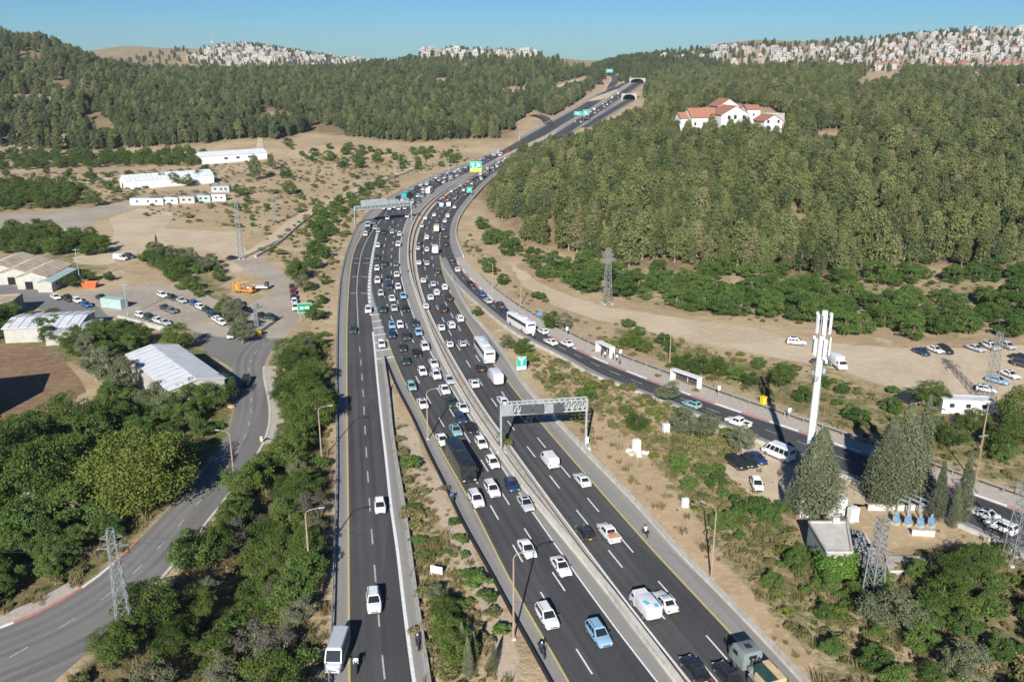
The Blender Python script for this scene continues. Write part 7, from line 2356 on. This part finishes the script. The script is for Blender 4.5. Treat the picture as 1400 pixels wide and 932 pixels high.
# farm sheds, greenhouses and caravans on the left
_p0, _p1, _p2 = Vector(G(-6, 382)), Vector(G(64, 400)), Vector(G(98, 381))
_u, _vv = _p1 - _p0, _p2 - _p1
for k, (f0, f1, h, rf, lab) in enumerate(((-.1, .22, 3.6, 'roof_rust', 'farm shed with a sagging brown roof at the left edge'), (.235, .58, 3.4, 'roof_rust', 'farm shed with a pale brown roof, middle of the row by the street'), (.595, .90, 3.6, 'roof_rust', 'farm shed with a dull brown roof next to the teal-roofed strip'), (.91, 1.05, 2.9, 'roof_teal', 'narrow shed with a pale teal roof at the end of the row'))):
    c = _p0 + _u * ((f0 + f1) / 2) + _vv * .5
    gable('farm_shed', lab, 'shed', (c.x, c.y, 0), math.atan2(_vv.y, _vv.x), _vv.length, _u.length * (f1 - f0), h, 1.5 if k < 3 else .5, 'stone_wall', rf, [('f', x, 1.9, 1.1, .9) for x in (-5, 0, 5)] if k == 3 else [], .3, [('l', 1.0, 2.2, 2.3)] if k < 3 else [], 'row of farm sheds beside the village street')
_A, _B, _Cc = [Vector(G(*q, 6.2)) for q in ((174, 482), (240, 467), (304, 512))]
_cc = (_A + _Cc) / 2
gable('white_roof_shed', 'large shed with a sheet white roof behind the grey-green trees', 'shed', (_cc.x, _cc.y, 0), math.atan2(_Cc.y - _B.y, _Cc.x - _B.x), (_Cc - _B).length, (_B - _A).length, 5.6, 1.0, 'stone_wall', 'white_roof', [('r', x, 2.4, 1.2, 1.2) for x in (-5, 0, 5)], .3)
gable('metal_shed', 'silver sheet-roofed shed beside the village street', 'shed', T(72, 456), .15, 17, 13, 3.6, .8, 'stone_wall', 'white_roof', [], .4)
gable('metal_shed', 'low grey-roofed shed joined to the silver one', 'shed', T(104, 462), .35, 12, 9, 3.0, .6, 'stone_wall', 'roof_grey', [], .3)
flat('house', 'house just off the left edge that shades the brown field', 'building', T(-74, 570), .35, 15, 12, 8.5, 'house_stone', 'house_roof', [], .4)
flat('house', 'small brown-walled house at the left edge by the street', 'building', T(2, 430), .2, 9, 9, 4, 'house_stone', 'roof_rust', [('f', 0, 2.4, 1.1, 1.2)])
q0, q1 = T(190, 256), T(268, 250)
gable('greenhouse', 'long white greenhouse half hidden by dark trees, the lower of two', 'greenhouse', tuple((Vector(q0) + Vector(q1)) / 2), heading(q0, q1), 46, 13, 4.2, 2.6, 'white_paint', 'white_roof', [], .2, [('l', 0, 2.2, 2.6)])
q0, q1 = T(286, 223), T(348, 217)
gable('greenhouse', 'long white greenhouse with dark doors, the upper of two', 'greenhouse', tuple((Vector(q0) + Vector(q1)) / 2), heading(q0, q1), 44, 12, 4.6, 2.2, 'white_paint', 'white_roof', [('l', 2.4, 3.0, 1.2, 1.4), ('l', -2.4, 3.0, 1.2, 1.4)] + [('f', x, 2.6, 2.2, 1.3) for x in (-6, 2, 10)], .3, [('l', 0, 1.8, 2.6)])
for px, py, L, m, lab in ((203, 279, 15, 'white_paint', 'long white caravan first of the row on the dry field'), (226, 278, 13, 'white_paint', 'white caravan second of the row on the dry field'), (252, 277, 11, 'stone_wall', 'grey caravan with a dark doorway in the row on the dry field'), (275, 275, 10, 'roof_teal', 'pale green caravan in the row on the dry field'), (296, 274, 10, 'white_paint', 'white caravan with dark windows at the end of the row'), (303, 262, 9, 'roof_grey', 'grey flat shed behind the caravan row')):
    flat('caravan', lab, 'caravan', T(px, py), .08, L, 5, 3.0, m, 'roof_grey', [('f', x * L, 1.7, 1.1, .9) for x in (-.28, .05, .3)], .0, 'caravans on the dry field')
for px, py, lab in ((85, 322, 'white fence panel in the thicket, left'), (98, 322, 'grey-white fence panel in the thicket, right')):
    tag(obj('fence_panel', MB().box((0, 0, 1.2), (7, .12, 2.4), 'white_paint').box((0, -.1, 1.2), (.15, .1, 2.5), 'galv').box((3.3, -.1, 1.2), (.15, .1, 2.5), 'galv').mesh('fence_panel'), None, T(px, py), .1), lab, 'fence')
# container, skip, rubble and crane truck in the yard
q = T(157, 420)
t = thing('cargo_container', 'pale green and white cargo container in the yard', 'container', q, -.35)
mb = MB().box((0, 0, 1.35), (7.0, 2.6, 2.6), 'roof_teal')
for k in range(13):
    mb.box((-3.3 + k * .54, -1.32, 1.35), (.2, .06, 2.4), 'roof_teal')
mb.build('body', t)
MB().box((-3.54, 0, 1.35), (.08, 2.4, 2.4), 'white_paint').build('door', t)
q = T(124, 393)
t = thing('waste_skip', 'orange-red waste skip beside the village street', 'skip', q, .1)
MB().loft([[(sx * a, sy * b, z) for sx, sy in ((-1, -1), (1, -1), (1, 1), (-1, 1))] for a, b, z in ((1.6, 1.0, .1), (2.2, 1.3, 1.7), (2.05, 1.15, 1.7), (1.5, .9, .3))], 'orange_red').build('bin', t)
MB().box((0, -1.35, 1.5), (4.2, .12, .14), 'orange_red').build('rim', t)
q = T(334, 400)
t = thing('crane_truck', 'orange crane truck with raised stabilisers at the road bend', 'truck', q, -.35)
MB().box((0, 0, 1.0), (8.5, 2.3, .5), 'orange').build('chassis', t, bevel=.05)
MB().loft([[(x, s * w, z) for s, z in ((1, .9), (1, 2.6), (-1, 2.6), (-1, .9))] for x, w in ((3.0, 1.15), (4.4, 1.1))], 'orange').build('cab', t)
MB().box((4.42, 0, 2.05), (.04, 1.8, .7), 'car_glass').build('windscreen', t)
MB().box((-2.8, 0, 2.2), (1.8, 1.6, 2.0), 'orange', 0, .8).build('crane_turret', t, bevel=.06)
MB().tube((-2.8, 0, 3.2), (2.6, 0, 4.4), .32, .22, 'orange', 6).build('boom', t)
for x, s in ((-3.6, 1), (-3.6, -1), (-.8, 1), (-.8, -1)):
    MB().box((x, s * 1.3, 2.6), (.35, .3, 3.0), 'orange').build('stabiliser', t)
for x in (-3.0, -1.6, 3.4):
    for s in (1, -1):
        MB().merge(wheel_mb(.52, .34), Matrix.Translation((x, s * 1.0, .52))).build('wheel', t, smooth=True)
t.scale = (.78,) * 3
q = T(352, 396)
t = thing('flatbed_trailer', 'low white trailer behind the orange crane truck', 'trailer', q, .05)
MB().box((0, 0, .95), (6.5, 2.3, .35), 'white_paint').build('deck', t)
MB().box((2.8, 0, 1.6), (.9, 2.2, 1.2), 'steel_dark').build('headboard', t)
for x in (-2, -.8):
    for s in (1, -1):
        MB().merge(wheel_mb(.42, .3), Matrix.Translation((x, s, .42))).build('wheel', t, smooth=True)
for px, py, lab in ((186, 452, 'pinkish low stone wall below the parked cars in the yard'), (300, 556, 'heap of pale rubble beside the white-roofed shed')):
    q = T(px, py)
    if 'wall' in lab:
        a, b = Vector(T(162, 436)), Vector(T(225, 452))
        p = smooth_line([tuple(a), tuple((a + b) / 2), tuple(b)])
        barrier(lab, p, 1.1, .6, .5, 'stone_wall', 'wall', name='stone_wall')
    else:
        t = thing('rubble_heap', lab, 'rubble', q)
        for k in range(9):
            MB().box((rng.uniform(-2.5, 2.5), rng.uniform(-1.5, 1.5), rng.uniform(.2, .7)), (rng.uniform(.8, 1.8), rng.uniform(.5, 1.2), rng.uniform(.3, .8)), rng.choice(['rock', 'stone_wall', 'crate_wood']), rng.uniform(0, 3), .8).build('slab', t)
q = T(52, 690)
flat('hut', 'small grey-roofed hut between the dark trees and the big light tree', 'hut', q, .6, 4.5, 4, 2.8, 'stone_wall', 'white_roof', [('f', 0, 1.6, .8, .8)], .0)
flat('site_cabin', 'white flat-roofed cabins half hidden behind the bush at the dirt road', 'cabin', T(1318, 562), -.10, 9.5, 3.0, 2.7, 'white_paint', 'white_roof', [('f', x, 1.7, .9, .8) for x in (-3, 0, 3)], .12)

# concrete station building with a flat roof and the substation yard
h = 4.2
A, B, C, D = [Vector(G(*q, z)) for q, z in (((1106, 714), h), ((1158, 714), h), ((1165, 755), h), ((1131, 755), h))]
t = thing('station_building', 'concrete station building with a stained flat roof and ivy on its wall', 'building', (A.x, A.y, 0))
pl = [(p.x - A.x, p.y - A.y) for p in (A, B, C, D)]
pl = pl if sum(pl[i][0] * pl[(i + 1) % 4][1] - pl[(i + 1) % 4][0] * pl[i][1] for i in range(4)) > 0 else pl[::-1]
MB().prism(pl, -.5, h, 'concrete_grey', 'concrete_pale').build('wall', t)
for i in range(4):
    a, b = Vector(pl[i]), Vector(pl[(i + 1) % 4])
    m = (a + b) / 2
    MB().box((m.x, m.y, h + .12), ((b - a).length, .3, .26), 'concrete', math.atan2(b.y - a.y, b.x - a.x)).build('parapet', t)
MB().box((pl[2][0] * .45 + 1.2, pl[2][1] * .5, h + .5), (.9, .9, .9), 'concrete').build('roof_vent', t)
iv = [tuple(np.array(pl[k]) * (1 - f) + np.array(pl[(k + 1) % 4]) * f) for k in range(4) for f in np.linspace(0, 1, 7)]
cl = []
for x, y in iv:
    if y < min(p[1] for p in pl) + 3.0:
        for zz in (.6, 1.8, 3.0):
            cl.append((x, y - .35, zz, 1.1, .6, 1.0))
Vx, Fx, tt = leaf_cloud(nrng, cl, 90, .16)
obj('ivy', leaf_mesh('ivy', Vx, Fx, tt, 'ivy_leaf'), t)
pE = [Vector(G(*q, 3.2)) for q in ((1164, 721), (1182, 729), (1198, 748), (1184, 758), (1168, 748))]
t = thing('station_building', 'lower concrete annex with pits in its roof beside the lattice mast', 'building', (pE[0].x, pE[0].y, 0))
pl2 = [(p.x - pE[0].x, p.y - pE[0].y) for p in pE][::-1]
MB().prism(pl2, -.5, 3.2, 'concrete_grey', 'concrete_pale').build('wall', t)
c = [sum(p[k] for p in pl2) / 5 for k in (0, 1)]
for dx, dy in ((-.6, 1.4), (.8, -1.0)):
    MB().box((c[0] + dx, c[1] + dy, 3.25), (1.0, .8, .12), 'void_dark').build('roof_pit', t)
q = T(1112, 708)
flat('store_shed', 'low white-walled store behind the flat concrete roof', 'hut', (q[0] + 1.5, q[1] + 1.5, 0), .05, 7, 2.2, 2.6, 'white_paint', 'concrete_pale', [], .2)
# transformers on a frame
for k, (px, py) in enumerate(((1224, 716), (1240, 718), (1257, 720), (1272, 720))):
    q = T(px, py)
    t = thing('transformer', ['blue transformer in the substation yard, leftmost of four', 'blue transformer in the substation yard, second from the left', 'blue transformer in the substation yard, third from the left', 'blue transformer in the substation yard, rightmost of four'][k], 'transformer', q, .5, 'transformers in the substation yard')
    MB().box((0, 0, 1.0), (.62, .62, 1.1), 'blue_equipment').build('tank', t, bevel=.05)
    MB().box((0, 0, .2), (.9, .9, .4), 'concrete').build('plinth', t)
    for s in (-.2, 0, .2):
        MB().tube((s, 0, 1.5), (s, 0, 2.1), .07, .05, 'galv', 8).build('bushing', t)
    for s in (-.37, .37):
        MB().box((s, 0, 1.0), (.08, .5, .8), 'galv').build('radiator', t)
for k, (px, py) in enumerate(((1226, 700), (1241, 700), (1256, 700))):
    q = T(px, py)
    t = thing('switch_frame', ['steel switch frame behind the transformers, left', 'steel switch frame behind the transformers, middle', 'steel switch frame behind the transformers, right'][k], 'switchgear', q, -1.0, 'switch frames in the substation yard')
    for x in (-2, 0, 2):
        MB().box((x, 0, 1.2), (.16, .16, 2.4), 'galv').build('post', t)
        MB().tube((x, 0, 2.5), (x, 0, 3.1), .10, .07, 'steel_dark', 7).build('insulator', t)
    MB().box((0, 0, 2.4), (4.6, .22, .2), 'galv').build('beam', t)
for a, b, lab in (((1246, 731), (1277, 733), 'low white concrete wall in front of the transformers'), ((1186, 697), (1268, 697), 'pale boundary wall along the rear of the substation yard')):
    A2, B2 = Vector(T(*a)), Vector(T(*b))
    tag(obj('low_wall', MB().box(((A2.x + B2.x) / 2, (A2.y + B2.y) / 2, .45), ((B2 - A2).length, .35, .9), 'concrete_pale', heading(A2, B2)).box(((A2.x + B2.x) / 2, (A2.y + B2.y) / 2, .93), ((B2 - A2).length + .1, .45, .08), 'concrete', heading(A2, B2)).mesh('low_wall')), lab, 'wall')
A2, B2, C2, D2 = [Vector(T(*q)) for q in ((1210, 764), (1264, 764), (1266, 786), (1214, 786))]
t = thing('paved_platform', 'worn paved platform right of the lattice mast', 'platform', tuple(A2))
MB().prism([(p.x - A2.x, p.y - A2.y) for p in (D2, C2, B2, A2)], -.3, .5, 'concrete_grey', 'paving').build('slab', t)
MB().box(((D2.x + C2.x) / 2 - A2.x, (D2.y + C2.y) / 2 - A2.y, .62), ((C2 - D2).length, .3, .24), 'concrete_pale', heading(D2, C2)).build('edge', t)
# tunnel portals
for a, b, lab in ((FLL, FLR, 'dark tunnel mouth of the left climbing carriageway'), (FRL, FRR, 'dark tunnel mouth of the right climbing carriageway'), (FXL, FXR, 'separate tunnel mouth of the lower ramp')):
    i = int(np.argmin(np.abs(a[:, 1] - (a[-1][1] - (44 if a is not FXL else 36)))))
    p, q = a[i], b[((b[:, :2] - a[i][:2]) ** 2).sum(1).argmin()]
    c = (p + q) / 2
    wd = np.linalg.norm(q - p) / 2 + 2.5
    dirv = tangent(a, c)
    t = thing('tunnel_portal', lab, 'tunnel', tuple(c), dirv - math.pi / 2)
    n = 13
    hh = 6.4
    arc = [(wd * math.cos(math.pi * k / (n - 1)), hh * max(0, math.sin(math.pi * k / (n - 1))) ** .6 if 0 < k < n - 1 else 0) for k in range(n)]
    mb = MB()
    for k in range(n - 1):
        (x0, z0), (x1, z1) = arc[k], arc[k + 1]
        f0, f1 = k / (n - 1), (k + 1) / (n - 1)
        out = lambda f: (wd * 1.22, hh * 1.12 * f / .25) if f < .25 else (-wd * 1.22, hh * 1.12 * (1 - f) / .25) if f > .75 else (wd * 1.22 * (1 - (f - .25) * 4), hh * 1.12)
        (X0, Z0), (X1, Z1) = out(f0), out(f1)
        mb.add([(x0, 0, z0), (x1, 0, z1), (X1, 0, Z1), (X0, 0, Z0), (x0, 14, z0), (x1, 14, z1), (X1, 1.2, Z1), (X0, 1.2, Z0)], [(0, 1, 2, 3), (0, 4, 5, 1), (3, 2, 6, 7)], 'concrete_grey')
    mb.build('headwall', t)
    MB().add([(x, 13.5, z) for x, z in arc], [tuple(range(n))], 'void_dark').build('throat', t)

# --- towns on the ridges: every house its own
def house_mesh(w, d, h, wall, roof, red, r):
    mb = MB()
    mb.box((0, 0, h / 2 - 2), (w, d, h + 4), wall)
    if red:
        k = .35
        mb.add([(-w / 2 - k, -d / 2 - k, h), (w / 2 + k, -d / 2 - k, h), (w / 2 + k, d / 2 + k, h), (-w / 2 - k, d / 2 + k, h), (-w / 4, 0, h + d * .28), (w / 4, 0, h + d * .28)], [(0, 1, 5, 4), (1, 2, 5), (2, 3, 4, 5), (3, 0, 4)], 'roof_tile')
    else:
        mb.box((w * .14, d * .1, h + 1.3), (w * .55, d * .6, 2.6), wall).box((-w * .3, -d * .2, h + .12), (w * .34, d * .5, .25), roof).box((w * .1, 0, h + 2.75), (.9, 1.6, .4), 'solar')
        mb.box((w * .62, -d * .1, h * .28 - 1), (w * .34, d * .7, h * .56 + 2), wall)
    for z in np.arange(1.8, h, 3.0):
        for x in np.linspace(-.32, .32, 3):
            if r.random() < .8:
                mb.box((x * w, -d / 2 - .02, z), (w * .13, .12, 1.3), 'window_dark')
        mb.box((-w / 2 - .02, 0, z), (.12, d * .2, 1.3), 'window_dark')
    return mb.mesh('house')


HOUSES = [house_mesh(11, 9, 7, 'house_white', 'house_roof', False, rng), house_mesh(14, 10, 9, 'house_white', 'house_roof', False, rng), house_mesh(9, 9, 9, 'house_white', 'house_roof', False, rng), house_mesh(12, 10, 7, 'house_cream', 'house_roof', False, rng), house_mesh(10, 8, 6, 'house_stone', 'house_roof', False, rng), house_mesh(12, 9, 6, 'house_white', 'house_roof', True, rng), house_mesh(18, 11, 12, 'house_white', 'house_roof', False, rng)]
HLAB = ['white stone house with a flat roof', 'broad white flat-roofed house', 'tall narrow white house', 'cream-coloured flat-roofed house', 'small brownish stone house', 'white house with a red tile roof', 'long white apartment block']


HSRC = {}


def town(polys, n, gap, s0, s1, place, group, seed, pick, red_band=None, extra=None, stuff=None):
    r = random.Random(seed)
    pts = [] if extra is None else extra
    n += len(pts)
    xs = [p[0] for q in polys for p in q]
    ys = [p[1] for q in polys for p in q]
    tries = 0
    while len(pts) < n and tries < 40000:
        tries += 1
        x, y = r.uniform(min(xs), max(xs)), r.uniform(min(ys), max(ys))
        if not any(bool(inside(q, x, y)) for q in polys):
            continue
        if any((x - a) ** 2 / gap ** 2 + (y - b) ** 2 / (gap * .45) ** 2 < 1 for a, b in pts):
            continue
        q = T(x, y)
        if q is None or q[1] > 2300:
            continue
        pts.append((x, y))
        if stuff is not None:
            stuff.append(q)
            continue
        k = r.choices(range(7), pick)[0]
        if red_band and inside(red_band, x, y):
            k = 5
        o = tag(obj('house', HOUSES[k], None, q, r.choice([0, .3, -.3, .6, -.5]) + r.uniform(-.1, .1)), f'{HLAB[k]} in the {place}', 'house', group)
        s = r.uniform(s0, s1)
        o.scale = (s, s, s * r.uniform(.9, 1.15))
        if k not in HSRC:
            HSRC[k] = o
    return pts


RT = [(872, 84), (935, 74), (1000, 69), (1060, 68), (1130, 66), (1200, 58), (1290, 47), (1400, 40), (1440, 40), (1440, 96), (1330, 96), (1210, 93), (1120, 94), (1050, 92), (985, 86), (930, 84)]
LT = [(248, 82), (285, 70), (320, 65), (365, 64), (405, 72), (445, 79), (520, 86), (500, 91), (440, 92), (380, 89), (310, 90), (280, 86)]
_a1 = town([RT], 190, 9.5, .65, 1.0, 'dense right-hand ridge town', 'houses of the right ridge town', 4, [6, 5, 4, 4, 4, 2.2, 1], [(1170, 90), (1440, 88), (1440, 104), (1180, 102)])
town([[(1200, 93), (1290, 92), (1440, 95), (1440, 104), (1310, 104), (1200, 98)]], 14, 13, 1.0, 1.3, 'terrace under the right ridge town', 'terrace houses below the right ridge town', 6, [0, 0, 0, 0, 0, 1, 0])
_a2 = town([LT], 76, 6.5, .7, 1.1, 'far left hilltop town', 'houses of the far left hilltop town', 8, [6, 5, 3, 4, 3, 1, 2])
town([[(572, 77), (620, 73), (690, 73), (738, 78), (735, 84), (680, 80), (610, 81), (575, 83)]], 20, 9, .8, 1.2, 'small settlement on the middle ridge', 'houses of the middle ridge settlement', 9, [6, 5, 3, 1, 1, 0, 2])
# the rest of both towns, too many and too small to count
_ms = []
_r5 = random.Random(15)
for poly, n in ((RT, 170), (LT, 90)):
    k = 0
    while k < n:
        x, y = _r5.uniform(min(p[0] for p in poly), max(p[0] for p in poly)), _r5.uniform(min(p[1] for p in poly), max(p[1] for p in poly))
        if bool(inside(poly, x, y)):
            q = T(x, y)
            k += 1
            if q and q[1] < 2300 and all((q[0] - m[0]) ** 2 + (q[1] - m[1]) ** 2 > 90 for m in _ms):
                _ms.append(q)
stuff_cloud('distant_town', np.array(_ms), nrng.uniform(.5, .85, len(_ms)), [[HSRC[k]] for k in (0, 2, 3, 4, 1)])
t = thing('radio_mast', 'thin radio mast above the far left hilltop town', 'mast', T(292, 72))
MB().tube((0, 0, 0), (0, 0, 38), 1.2, .5, 'galv', 6).build('pole', t)
MB().box((0, 0, 20), (5, 5, 2), 'galv').build('platform', t)

# --- the summer air between the camera and the far ridges
_hm = bpy.data.materials.new('haze')
_hm.use_nodes = True
_ht = _hm.node_tree
_ht.nodes.remove(_ht.nodes['Principled BSDF'])
_pv = _ht.nodes.new('ShaderNodeVolumePrincipled')
_pv.inputs['Color'].default_value = (0.80, 0.89, 1.0, 1)
_pv.inputs['Density'].default_value = 0.00008
_pv.inputs['Anisotropy'].default_value = 0.2
_ht.links.new(_pv.outputs[0], _ht.nodes['Material Output'].inputs['Volume'])
M['haze'] = _hm
z0, z1 = float(GZ.min()) - 1.5, float(GZ.max()) + 45
tag(obj('haze', MB().box((0, 2280, (z0 + z1) / 2), (12600, 4800, z1 - z0), 'haze').mesh('haze')), kind='stuff')
